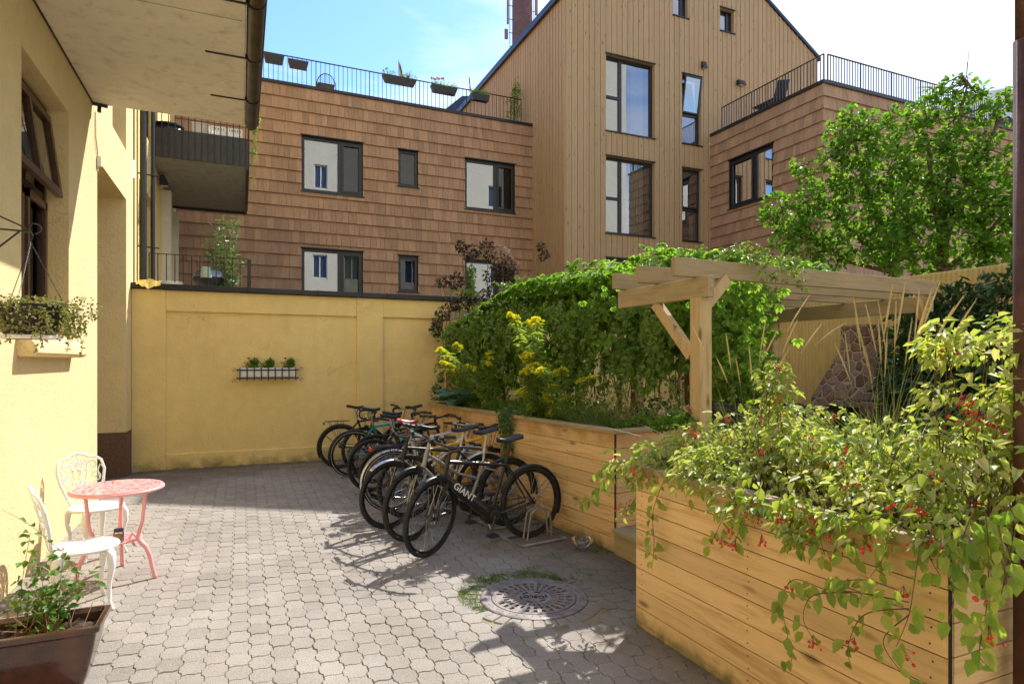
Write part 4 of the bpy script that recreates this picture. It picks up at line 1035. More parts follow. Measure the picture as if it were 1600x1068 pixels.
# opposite facade behind the viewer (bounces light, seen in the panes)
of = thing('apartment_facade', 'cream apartment facade across the courtyard, mirrored in the window panes', 'house', (4, -12, 0))
PO = Plane((0, -12, 0), (1, 0, 0), (0, 1, 0)); ho = []
for ix in range(-6, 12):
    for iz in range(7):
        if random.random() < .5: ho.append((ix * 2.4 + random.uniform(-.2, .2), ix * 2.4 + 1.15, 1.2 + iz * 3.4, 3.0 + iz * 3.4))
mb = MB(); panel(mb, PO, -16, 30, 0, 27, ho, .2); mb.build('wall', M_cream, of, world=True)
for h in ho:
    f = MB()
    for (a, b, c, dd) in ((h[0], h[0] + .07, h[2], h[3]), (h[1] - .07, h[1], h[2], h[3]), (h[0], h[1], h[2], h[2] + .07), (h[0], h[1], h[3] - .07, h[3]), ((h[0] + h[1]) / 2 - .04, (h[0] + h[1]) / 2 + .04, h[2], h[3])): PO.box(f, a, b, -.2, -.12, c, dd)
    fo = f.build('window', M_white, of, world=True)
    g_ = MB(); PO.box(g_, h[0], h[1], -.22, -.19, h[2], h[3]); sub(g_, 'pane', M_bluewin, fo)

# ================================================================== PLANTERS
def planter(name, label, loc, rz, LY, LX, nb, h, top, corner_w=.03, soil_drop=.12):
    """front face is the local plane x=0 (facing -x) running in y 0..LY; depth LX in +x"""
    t = thing(name, label, 'planter', loc, rz)
    bh = h / nb; g_ = .005
    m = MB()
    for i in range(nb):
        z0, z1 = i * bh + g_ / 2, (i + 1) * bh - g_ / 2
        cuts = [0, LY]
        for a, b in zip(cuts[:-1], cuts[1:]): m.box(-.001, .028, a + .002, b - .002, z0, z1)
    nf = len(m.f)
    for i in range(nb):
        for yy in [.06, LY - .06] + [LY * q_ / max(2, int(LY / .7)) for q_ in range(1, max(2, int(LY / .7)))]:
            for dz_ in (.25, .75): m.lathe([(.0001, -.0022), (.0038, -.0022), (.0042, -.0004)], (0, yy + random.uniform(-.006, .006), (i + dz_) * bh), 7, 'X')
    fo_ = m.build('front_boards', M_planter, t); fo_.data.materials.append(M_metal)
    for p_ in list(fo_.data.polygons)[nf:]: p_.material_index = 1
    m = MB()
    for i in range(nb): m.box(LX - .028, LX, .03, LY - .03, i * bh + g_ / 2, (i + 1) * bh - g_ / 2)
    m.build('back_boards', M_planter, t)
    for y0, y1 in ((-.002, .026), (LY - .026, LY + .002)):
        m = MB()
        for i in range(nb): m.box(.031, LX, y0, y1, i * bh + g_ / 2, (i + 1) * bh - g_ / 2)
        m.build('side_boards', M_planterX, t, bevel=.0025)
    for (x, y) in ((.075, .07), (.075, LY - .07), (LX - .075, .07), (LX - .075, LY - .07)):
        m = MB(); m.box(x - .04, x + .04, y - .04, y + .04, .0, h - .01); m.build('corner_post', M_post, t)
    m = MB(); m.box(.029, LX - .03, .027, LY - .027, .02, h - soil_drop); m.build('liner', M_pit, t)
    nx, ny = 14, max(10, int(LY / .1)); vs = []; fs = []
    for i in range(nx + 1):
        for j in range(ny + 1): vs.append((.03 + (LX - .06) * i / nx, .03 + (LY - .06) * j / ny, h - soil_drop + .02 + random.uniform(-.02, .03)))
    for i in range(nx):
        for j in range(ny): fs.append((i * (ny + 1) + j, (i + 1) * (ny + 1) + j, (i + 1) * (ny + 1) + j + 1, i * (ny + 1) + j + 1))
    m = MB(); m.add(vs, fs); m.build('soil', M_soil, t, smooth=True)
    cw = .07; c = MB(); c.box(-.014, cw, -.012, LY + .012, h, h + top); c.box(LX - cw, LX + .012, -.012, LY + .012, h, h + top)
    c.build('cap', M_cap, t, bevel=.004)
    c = MB(); c.box(cw + .002, LX - cw - .002, -.012, cw, h, h + top); c.box(cw + .002, LX - cw - .002, LY - cw, LY + .012, h, h + top)
    c.build('cap', M_capX, t, bevel=.004)
    # thin dark strip painting the shaded gap at the board corner
    c = MB(); c.box(-.0005, .016, -.0035, -.0022, .0, h); c.build('corner_gap_shade', M_pit, t)
    return t
NP_X, NP_Y0, NP_Y1, NP_D, NP_H = 2.34, 1.41, 3.34, .95, 1.0
npl = planter('raised_planter', 'large raised planter of warm horizontal boards in the right foreground, overgrown with red berried plants', (NP_X, NP_Y0, 0), 0, NP_Y1 - NP_Y0, NP_D, 8, NP_H, .04)
FP = Vector((3.04, 4.67, 0)); FPR = R(6.2); FPL = 4.35; FPD = 1.35; FP_H = 1.055
fpl = planter('raised_planter', 'long raised planter of horizontal boards behind the bicycles, planted with hostas and goldenrod', (FP.x, FP.y, 0), FPR, FPL, FPD, 8, FP_H, .04)
def fp(x, y, z=0): return FP + Vector((x * math.cos(FPR) - y * math.sin(FPR), x * math.sin(FPR) + y * math.cos(FPR), z))
# step between the planters
st = thing('wooden_step', 'low wooden step between the two raised planters', 'step', (3.1, 4.0, 0))
m = MB()
for i in range(2): m.box(3.0 + i * .15, 3.145 + i * .15, 3.36, 4.655, .19, .225)
m.build('tread', M_cap, st, world=True, bevel=.004)
m = MB(); m.box(3.025, 3.05, 3.36, 4.65, .0, .186); m.build('riser', M_cap, st, world=True)

# ================================================================== PERGOLA
pg = thing('pergola', 'weathered timber pergola over the planting bed, with square post and long rafters', 'pergola', (5, 6, 0))
m = MB(); m.box(3.29, 3.41, 3.84, 3.96, .22, 2.21); m.build('post', M_post, pg, world=True, bevel=.006)
for (x, y) in ((6.28, 5.95), (6.5, 9.2), (3.12, 9.75)):
    m = MB(); m.box(x - .06, x + .06, y - .06, y + .06, .0, 2.2); m.build('post', M_post, pg, world=True, bevel=.006)
m = MB(); m.bar((3.35, 3.78, 2.29), (3.31, 4.98, 2.29), .06, .165); m.build('lintel', M_pergY, pg, world=True, bevel=.004)
m = MB(); m.bar((4.1, 4.9, 2.29), (3.1, 9.9, 2.29), .06, .165); m.build('lintel', M_pergY, pg, world=True, bevel=.004)
m = MB(); m.bar((6.40, 4.02, 2.29), (6.28, 9.9, 2.29), .06, .165); m.build('lintel', M_pergY, pg, world=True, bevel=.004)
for i, y in enumerate((3.93, 4.40, 4.87, 5.5, 6.2, 6.9, 7.6, 8.3, 9.0, 9.7)):
    m = MB(); x0 = 3.10 if i < 2 else (3.16 if i == 2 else 3.2 + .23 * (9 - y) + .1); x1 = 6.5
    m.add([Vector(p) for p in ((x0, y - .025, 2.375), (x1 - .08, y - .025 + .12, 2.375), (x1, y - .025 + .12, 2.43), (x1, y - .025 + .12, 2.52), (x0, y - .025, 2.52),
                               (x0, y + .025, 2.375), (x1 - .08, y + .025 + .12, 2.375), (x1, y + .025 + .12, 2.43), (x1, y + .025 + .12, 2.52), (x0, y + .025, 2.52))],
          [(0, 1, 2, 3, 4), (9, 8, 7, 6, 5), (0, 5, 6, 1), (1, 6, 7, 2), (2, 7, 8, 3), (3, 8, 9, 4), (4, 9, 5, 0)])
    m.build('rafter', M_perg, pg, world=True, bevel=.004)
for (a, b) in (((3.345, 4.0, 1.75), (3.335, 4.46, 2.21)), ((3.42, 3.91, 2.17), (3.64, 3.93, 2.38)), ((6.42, 4.13, 2.16), (6.22, 4.06, 2.375))):
    m = MB(); m.bar(a, b, .055, .095); m.build('brace', M_post, pg, world=True, bevel=.004)

# ================================================================== FIREPLACE
def stonemat():
    m, t, b, o = newmat('field_stone'); v = objvec(t)
    vo = t.nodes.new('ShaderNodeTexVoronoi'); vo.inputs['Scale'].default_value = 6.4; t.links.new(v, vo.inputs[0])
    ve = t.nodes.new('ShaderNodeTexVoronoi'); ve.feature = 'DISTANCE_TO_EDGE'; ve.inputs['Scale'].default_value = 6.4; t.links.new(v, ve.inputs[0])
    sep = t.nodes.new('ShaderNodeSeparateColor'); t.links.new(vo.outputs['Color'], sep.inputs[0])
    c = ramp(t, sep.outputs[0], [(0, (.16, .08, .05)), (.4, (.26, .15, .09)), (.7, (.30, .2, .13)), (1, (.2, .13, .1))])
    c = mix(t, c, ramp(t, noise(t, 14, 4, .6, v), [(.3, (.7, .7, .7)), (.7, (1.15, 1.1, 1.1))]), 1.0, 'MULTIPLY')
    f = ramp(t, ve.outputs['Distance'], [(.03, (1, 1, 1)), (.07, (0, 0, 0))])
    c = mix(t, c, (.42, .34, .22), f); t.links.new(c, b.inputs[0]); b.inputs['Roughness'].default_value = .85
    bump(t, b, ramp(t, ve.outputs['Distance'], [(.02, (0, 0, 0)), (.14, (1, 1, 1))]), .8, .03); return m
M_stone = stonemat()
fx = thing('stone_fireplace', 'outdoor fireplace of brown field stones with flared hood, against the side wall', 'fireplace', (8.6, 6.5, 0))
FY = 6.6; m = MB()
def ring(z, hy, x0): return [(x0, FY - hy, z), (9.095, FY - hy, z), (9.095, FY + hy, z), (x0, FY + hy, z)]
rg = [ring(1.02, .56, 8.36), ring(1.15, .54, 8.38), ring(1.84, .23, 8.6), ring(1.95, .21, 8.62), ring(2.24, .21, 8.62), ring(2.27, .19, 8.65)]
vs = [p for r_ in rg for p in r_]; fs = [(0, 1, 2, 3), tuple(range(len(vs) - 4, len(vs)))]
for i in range(len(rg) - 1):
    for k in range(4): fs.append((i * 4 + k, i * 4 + (k + 1) % 4, (i + 1) * 4 + (k + 1) % 4, (i + 1) * 4 + k))
m.add(vs, fs); m.build('hood', M_stone, fx, world=True)
m = MB(); m.box(8.3, 9.09, FY - .56, FY - .36, .2, 1.018); m.build('side', M_stone, fx, world=True)
m = MB(); m.box(8.3, 9.09, FY + .36, FY + .56, .2, 1.018); m.build('side', M_stone, fx, world=True)
m = MB(); m.box(8.25, 9.09, FY - .35, FY + .35, .2, .55); m.build('hearth', M_stone, fx, world=True)
m = MB(); m.box(9.0, 9.08, FY - .35, FY + .35, .56, 1.0); m.build('firebox', M_pit, fx, world=True)
# black barrel planters under the pergola
for (px_, d_, r_, lab) in ((1150, 6.1, .34, 'black round tub standing on the deck just right of the pergola post'), (1215, 6.9, .3, 'black round tub on the deck farther right, behind the seed grass')):
    q = at(px_, 640, d_)
    t = thing('tub', lab, 'tub', (q.x, q.y, .22), 0, 'black tubs on the deck'); h = at(px_, 631, d_).z - .22
    m = MB(); m.lathe([(r_ * .82, 0), (r_ * .97, h * .5), (r_, h), (r_ * .93, h), (r_ * .9, h - .08), (.001, h - .08)], (0, 0, 0), 28); m.build('body', M_black, t, smooth=False)
    m = MB(); m.lathe([(r_ * 1.0, h - .05), (r_ * 1.04, h - .045), (r_ * 1.04, h - .0), (r_ * .98, h + .006)], (0, 0, 0), 28); m.build('rim', M_black, t)

# ================================================================== MANHOLE COVER
mh = thing('manhole_cover', 'round cast iron manhole cover with radial slots, set in the paving', 'manhole cover', (MH.x, MH.y, 0))
m = MB(); m.lathe([(.386, -.02), (.386, .002), (.375, .006), (.315, .006), (.308, .001), (.308, -.03)], (0, 0, 0), 72); m.build('frame', M_iron, mh, smooth=False)
m = MB(); nT = 28 * 6
rr = [.0, .035, .075, .112, .125, .168, .180, .222, .234, .276, .302]
vs = [(0, 0, 0)]; fs = []
for r_ in rr[1:]:
    for j in range(nT): t_ = 2 * PI * j / nT; vs.append((r_ * math.cos(t_), r_ * math.sin(t_), 0))
for j in range(nT): fs.append((0, 1 + j, 1 + (j + 1) % nT))
for i in range(1, len(rr) - 1):
    for j in range(nT):
        slot = False
        if i in (4, 6, 8):
            k = 28 if i > 4 else 28; sub_ = nT // k; slot = (j % sub_) in ((0, 1, 2) if i > 4 else (0, 1))
            if i == 8 and (j // sub_) in (12, 13, 17, 27): slot = False
        if i == 2: slot = (j // 14) % 2 == 0 and (j % 14) in (3, 4, 5, 6, 7, 8, 9) and False
        if slot: continue
        a = 1 + (i - 1) * nT; b = 1 + i * nT; fs.append((a + j, b + j, b + (j + 1) % nT, a + (j + 1) % nT))
m.add(vs, fs); ob = m.build('lid', M_iron, mh, solid=.02); ob.location.z = -.006
m = MB(); m.lathe([(.306, -.009), (.306, -.25), (.001, -.25)], (0, 0, 0), 40); m.build('shaft', M_pit, mh)
m = MB()
for k in range(6):
    a = PI / 6 + k * PI / 3 + .3; u = Vector((math.cos(a), math.sin(a), 0)); v_ = Vector((-u.y, u.x, 0)); c_ = u * .093
    m.prism([c_ - v_ * .024 - u * .006, c_ + v_ * .024 - u * .006, c_ + v_ * .024 + u * .006, c_ - v_ * .024 + u * .006], (0, 0, .0065))
m.build('bars', M_pit, mh)  # six slots drawn as dark slabs on the lid, their shade in the colour
m = MB()
for k in range(40):
    a = 2 * PI * k / 40; m.box(.345 * math.cos(a) - .004, .345 * math.cos(a) + .004, .345 * math.sin(a) - .004, .345 * math.sin(a) + .004, .006, .009)
m.build('studs', M_iron, mh)
text_mesh('lettering', 'OSLO', .062, M_pit, mh, Matrix.Translation((0, 0, .007)) @ Matrix.Rotation(R(152), 4, 'Z'), .001)

# ================================================================== RIGHT EDGE PIPE
rp = thing('rusty_pipe', 'dark rusty brown steel pipe standing at the right edge of the view', 'pipe', (2.69, 1.335, 0))
m = MB(); m.tube([(0, 0, 0), (0, 0, 2.9)], .048, 20); m.build('pipe', M_pipe, rp, smooth=True)
m = MB(); m.tube([(0, 0, 2.86), (0, 0, 5.5)], .042, 20); m.build('upper_pipe', M_pipe, rp, smooth=True)
m = MB(); m.tube([(0, 0, .9), (0, 0, .96)], .055, 20); m.build('collar', M_pipe, rp, smooth=True)

# ================================================================== FURNITURE
def filigree_disc(r0, r1, nr, nth, fn, z=0):
    vs = []; fs = []
    for i in range(nr + 1):
        r_ = r0 + (r1 - r0) * i / nr
        for j in range(nth): t_ = 2 * PI * j / nth; vs.append((r_ * math.cos(t_), r_ * math.sin(t_), z))
    for i in range(nr):
        for j in range(nth):
            if fn((i + .5) / nr, 2 * PI * (j + .5) / nth): fs.append((i * nth + j, (i + 1) * nth + j, (i + 1) * nth + (j + 1) % nth, i * nth + (j + 1) % nth))
    return vs, fs
def lace(f, t_):
    if f > .93 or f < .08: return True
    a = math.sin(7 * t_ + 9 * f) * math.cos(5.0 * f * PI) + .65 * math.cos(14 * t_ - 12 * f)
    return abs(a) > .36 or math.sin(f * 18) > .92
tb = thing('garden_table', 'round pink cast metal bistro table with pierced top', 'table', (-.90, 5.72, 0), 1.173)
TR, TH = .315, .71
m = MB(); vs, fs = filigree_disc(.0, TR, 34, 180, lambda f, t_: lace(f, t_), TH); m.add(vs, fs); m.build('tabletop', M_pink, tb, solid=.012)
m = MB(); m.torus((0, 0, TH - .012), TR - .002, .014, 'Z', 60, 8); m.build('rim', M_pink, tb, smooth=True)
vs, fs = filigree_disc(.0, .17, 12, 72, lambda f, t_: lace(f * .8 + .1, t_) or f > .85, .30); m = MB(); m.add(vs, fs); m.build('shelf', M_pink, tb, solid=.01)
for k in range(3):
    a = 2 * PI * k / 3 + .45; ca, sa = math.cos(a), math.sin(a)
    prof = [(.23, .70), (.22, .6), (.205, .45), (.165, .315), (.19, .28), (.235, .24), (.265, .17), (.285, .08), (.305, .015), (.315, .0)]
    m = MB(); m.tube([(r_ * ca, r_ * sa, z) for r_, z in prof], [.013, .014, .015, .018, .019, .018, .016, .015, .016, .013], 8); m.build('leg', M_pink, tb, smooth=True)
    m = MB(); m.tube([(.165 * ca, .165 * sa, .315), (.12 * ca, .12 * sa, .35), (.1 * ca, .1 * sa, .31), (.14 * ca, .14 * sa, .25)], .009, 6); m.build('scroll', M_pink, tb, smooth=True)
jr = thing('jar', 'small glass jar with dark blue lid on the lower shelf of the pink table', 'jar', (-.875, 5.60, .307))
m = MB(); m.lathe([(.001, 0), (.034, 0), (.036, .01), (.036, .07), (.03, .082), (.03, .085)], (0, 0, 0), 20); m.build('glass', M_clear, jr, smooth=True)
m = MB(); m.lathe([(.001, .004), (.031, .004), (.031, .055), (.001, .055)], (0, 0, 0), 16); m.build('filling', simple('oats', (.45, .33, .18), .9, 0, .4, 60), jr)
m = MB(); m.lathe([(.033, .082), (.034, .1), (.03, .103), (.001, .103)], (0, 0, 0), 20); m.build('lid', simple('blue_lid', (.02, .04, .12), .35), jr)

def spiral(c, r0, turns, a0, sgn=1, n=22, k=.12):
    return [(c[0] + r0 * (1 - (1 - k) * i / n) * math.cos(a0 + sgn * turns * 2 * PI * i / n), c[1] + r0 * (1 - (1 - k) * i / n) * math.sin(a0 + sgn * turns * 2 * PI * i / n)) for i in range(n + 1)]
def make_chair(loc, rz, label):
    """white cast chair; local +y is the front, back rest at -y"""
    t = thing('garden_chair', label, 'chair', loc, rz, 'white cast garden chairs')
    SH = .43
    def ok(f, a): return lace(f * .9 + .05, a * 1.0 + .4) or f > .86
    m = MB(); vs, fs = filigree_disc(.0, .2, 22, 120, ok, SH)
    vs = [(x * 1.0, y * 1.0, z - .012 * (1 - (x * x + y * y) / .04)) for x, y, z in vs]
    m.add(vs, fs); m.build('seat', M_white, t, solid=.009)
    m = MB(); m.torus((0, 0, SH - .006), .2, .012, 'Z', 40, 8); m.build('seat_rim', M_white, t, smooth=True)
    def bk(x, h):   # back surface, leaning back and curving round
        return Vector((x, -.165 - .03 * (1 - (x / .2) ** 2) - .22 * h - .05 * h * h, SH + h))
    m = MB()
    outl = [(-.105, -.0), (-.14, .08), (-.18, .19), (-.20, .29), (-.185, .37), (-.14, .405), (-.09, .405), (-.05, .43), (0, .445), (.05, .43), (.09, .405), (.14, .405), (.185, .37), (.20, .29), (.18, .19), (.14, .08), (.105, 0)]
    m.tube([bk(x, h) for x, h in outl], .0115, 8); m.build('back_frame', M_white, t, smooth=True)
    m = MB()
    for s in (-1, 1):
        cv = []
        cv.append([(s * .0, .0), (s * .01, .12), (s * .0, .25), (s * .03, .35)] + [(s * x, y) for x, y in spiral((.045, .36), .028, 1.1, PI, -1)])
        cv.append([(s * .03, .0), (s * .05, .1), (s * .10, .17)] + [(s * x, y) for x, y in spiral((.125, .235), .045, 1.3, -PI / 2, 1)])
        cv.append([(s * .02, .05), (s * .03, .16), (s * .06, .26)] + [(s * x, y) for x, y in spiral((.11, .33), .045, 1.2, PI, -1)])
        cv.append([(s * .06, .0), (s * .095, .04)] + [(s * x, y) for x, y in spiral((.115, .09), .025, 1.1, -PI / 2, 1)])
        cv.append([(s * .0, .13), (s * .04, .2), (s * .07, .2), (s * .075, .17)])
        cv.append([(s * .0, .25), (s * .02, .31), (s * .0, .38), (s * .0, .43)])
        cv.append([(s * .155, .2), (s * .15, .28), (s * .17, .33), (s * .195, .3)])
        for c_ in cv: m.tube([bk(x, h) for x, h in c_], .0065, 6)
    for (x, h) in ((0, .3), (.0, .2), (.05, .3), (-.05, .3), (.1, .13), (-.1, .13)): m.ball(bk(x, h), .013, 6, 4)
    m.build('back_lattice', M_white, t, smooth=True)
    for (x, y) in ((.15, .12), (-.15, .12), (.13, -.15), (-.13, -.15)):
        m = MB(); a = Vector((x, y, 0)).normalized(); q = Vector((x, y, 0))
        pts = [q * .95 + Vector((0, 0, SH - .005)), q * 1.12 + Vector((0, 0, SH - .06)), q * 1.14 + Vector((0, 0, SH - .14)), q * 1.03 + Vector((0, 0, .18)), q * 1.05 + Vector((0, 0, .06)), q * 1.16 + Vector((0, 0, .01)), q * 1.2 + Vector((0, 0, .0))]
        m.tube(pts, [.036, .034, .026, .017, .013, .015, .012], 8, flat=.7); m.build('leg', M_white, t, smooth=True)
    return t
make_chair((-1.0, 5.10, 0), R(-72), 'white cast metal chair nearest the camera, behind the leafy trough')
make_chair((-1.17, 6.44, 0), R(-140), 'white cast metal chair standing behind the pink table, against the pale wall')

# ================================================================== GLAZED TROUGH
tg = thing('trough', 'dark red glazed ceramic trough with a straggly plant at the bottom left', 'planter', (-1.1, 3.95, 0))
m = MB()
def rrect(hx, hy, z, cx=0, cy=0, r=.03, n=4):
    o = []
    for (sx, sy, a0) in ((1, 1, 0), (-1, 1, PI / 2), (-1, -1, PI), (1, -1, 1.5 * PI)):
        for i in range(n + 1): a = a0 + PI / 2 * i / n; o.append((cx + sx * (hx - r) + r * math.cos(a), cy + sy * (hy - r) + r * math.sin(a), z))
    return o
HX, HY, HZ = .415, .155, .33
lv = [rrect(HX - .08, HY - .05, .0), rrect(HX - .06, HY - .035, .06), rrect(HX - .03, HY - .015, .18), rrect(HX - .01, HY, .29), rrect(HX + .008, HY + .015, .30), rrect(HX + .008, HY + .015, HZ),
      rrect(HX - .015, HY - .01, HZ + .003, r=.02), rrect(HX - .025, HY - .02, HZ - .02, r=.02), rrect(HX - .04, HY - .03, .2, r=.02)]
n = len(lv[0]); vs = [p for l in lv for p in l]; fs = [tuple(range(n))[::-1]]
for i in range(len(lv) - 1):
    for k in range(n): fs.append((i * n + k, i * n + (k + 1) % n, (i + 1) * n + (k + 1) % n, (i + 1) * n + k))
m.add(vs, fs); m.build('body', M_glaze, tg, smooth=False, bevel=.004)
m = MB(); vs = []; fs = []
for i in range(31):
    for j in range(11): vs.append((-(HX - .04) + (2 * HX - .08) * i / 30, -(HY - .03) + (2 * HY - .06) * j / 10, .275 + random.uniform(-.014, .016)))
for i in range(30):
    for j in range(10): fs.append((i * 11 + j, (i + 1) * 11 + j, (i + 1) * 11 + j + 1, i * 11 + j + 1))
m.add(vs, fs); m.build('soil', M_soil, tg)

# ================================================================== WALL FLOWER BOX
fb_ = thing('wall_planter', 'white trough in a black metal lattice holder hung on the yellow wall', 'planter box', (.40, 11.0, 1.45))
m = MB(); m.box(-.45, .45, -.0, .14, -.0, .15); m.build('trough', M_white, fb_, bevel=.01)
m = MB(); m.box(-.43, .43, .015, .125, .14, .153); m.build('soil', M_soil, fb_)
m = MB()
for i in range(9): x = -.43 + .1075 * i; m.box(x - .009, x + .009, -.035, -.018, -.055, .155)
for z in (-.02, .115): m.box(-.48, .48, -.018, -.006, z - .011, z + .011)
for x in (-.48, .47): m.box(x, x + .01, -.018, .15, -.031, -.009); m.box(x, x + .01, -.018, .15, .104, .126)
m.build('lattice', M_metal, fb_)
for s in (-1, 1):
    for z in (-.05, .13):
        m = MB(); c = spiral((s * .52, z), .03, .9, 0 if s > 0 else PI, 1, 14, .5); m.tube([(x, -.01, zz) for x, zz in c], .004, 5); m.build('scroll', M_metal, fb_)
for i, (x, red, lab) in enumerate(((-.24, 1, 'small green plant with one red flower at the left of the white wall trough'), (.0, 0, 'small bushy green plant in the middle of the white wall trough'), (.33, 1, 'small green plant with one red flower at the right of the white wall trough'))):
    t = thing('flowering_plant', lab, 'plant', (.40 + x, 11.07, 1.6), 0, 'small plants in the wall trough')
    bush('foliage', L_lilac, t, [(Vector((.40 + x, 11.06, 1.65)), .10, .07, .075), (Vector((.40 + x + .03, 11.06, 1.70)), .06, .05, .05)], 420, .035, .45)
    m = MB(); m.tube([(0, 0, -.02), (-.06, -.03, .15)], .003, 4); m.tube([(0, 0, 0), (.03, 0, .16)], .003, 4); m.tube([(0, 0, 0), (-.12, 0, .08)], .003, 4); m.build('stem', M_stem, t)
    if red:
        m = MB(); m.ball((-.06, -.03, .16), .02, 8, 4); m.box(-.095, -.03, -.04, -.02, .155, .165); m.build('flower', M_petal_r, t)
    m = MB(); m.ball((.03, 0, .165), .012, 6, 4); m.ball((-.12, 0, .085), .012, 6, 4); m.build('buds', M_wstem, t)

# ================================================================== HANGING BASKET
hb = Vector(onX(50, 360, -1.02)); hb = at(48, 362, 3.45)
br = thing('wall_bracket', 'thin wrought iron bracket with a curled tip holding the hanging basket', 'bracket', (WX, hb.y - .1, hb.z))
m = MB(); wp = Vector((WX, hb.y + .05, hb.z + .02))
m.tube([wp, hb], .006, 6); m.tube([wp + Vector((0, 0, .22)), hb.lerp(wp, .1) + Vector((0, 0, .03)), hb], .005, 6); m.tube([wp + Vector((0, 0, -.45)), wp.lerp(hb, .5) + Vector((0, 0, -.2)), hb.lerp(wp, .1)], .005, 6)
m.build('arm', M_metal, br, world=True)
m = MB(); m.tube([hb + Vector((.02 + .028 * math.cos(a), 0, .02 + .028 * math.sin(a))) for a in [PI * 1.2 - i * .33 for i in range(17)]], .0045, 6); m.build('curl', M_metal, br, world=True)
bk_ = thing('hanging_basket', 'black hanging basket on chains with dry trailing foliage beside the brown window', 'hanging basket', (hb.x, hb.y, hb.z - .55))
m = MB(); m.lathe([(.001, 0), (.11, 0), (.13, .02), (.165, .16), (.172, .165), (.16, .17), (.15, .14), (.001, .14)], (0, 0, -.03), 28); m.build('pot', M_black, bk_, smooth=False)
m = MB(); m.lathe([(.13, -.04), (.15, -.035), (.15, -.02), (.12, -.02)], (0, 0, -.01), 24); m.build('saucer', M_white, bk_)
for a in (.4, 2.5, 4.6):
    m = MB(); e = Vector((.165 * math.cos(a), .165 * math.sin(a), .13)); s0 = Vector((0, 0, .49)); n = 46
    for i in range(n):
        p = s0.lerp(e, (i + .5) / n); d_ = (e - s0).normalized() * .0065; sd_ = d_.cross(Vector((0, 1, 0) if i % 2 else (1, 0, 0))).normalized() * .0035
        m.tube([p - d_ + sd_ * 0, p + sd_, p + d_, p - sd_], .0013, 4, closed=True)
    m.build('chain', M_metal, bk_)
m = MB(); m.tube([(0, 0, .55), (.012, 0, .53), (.0, 0, .50), (-.01, 0, .515)], .004, 6); m.build('hook', M_metal, bk_)
b0 = Vector((hb.x, hb.y, hb.z - .45))
cl = [(b0 + Vector((.10 * math.cos(a), .10 * math.sin(a), .03)), .09, .09, .06) for a in np.linspace(0, 6, 8)] + [(b0 + Vector((.2 * math.cos(a), .2 * math.sin(a), -.03 - .06 * random.random())), .06, .06, .1, .9) for a in np.linspace(0, 6.1, 13)]
cl += [(b0 + Vector((.22, .12, .03)), .1, .1, .08, 1.6)]
bush('foliage', L_dry, bk_, cl, 2600, .022, .6, .4)
P = []; D = []; m = MB()
for k in range(16):
    a = random.uniform(0, 2 * PI); p = b0 + Vector((.17 * math.cos(a), .17 * math.sin(a), .02)); L = random.uniform(.1, .26); pts = [p]
    for j in range(7): p = p + Vector((math.cos(a) * .02 * (1 - j / 7) + random.gauss(0, .006), math.sin(a) * .02 * (1 - j / 7) + random.gauss(0, .006), -L / 7)); pts.append(p); P += [p] * 4; D += [tuple(rv(1)[0]) for _ in range(4)]
    m.tube(pts, .0018, 4)
m.build('trailing_stem', M_wstem, bk_, world=True)
leaves('trailing_foliage', P, D, rv(len(P)) + [0, 0, .5], .02, L_dry, bk_, .6)

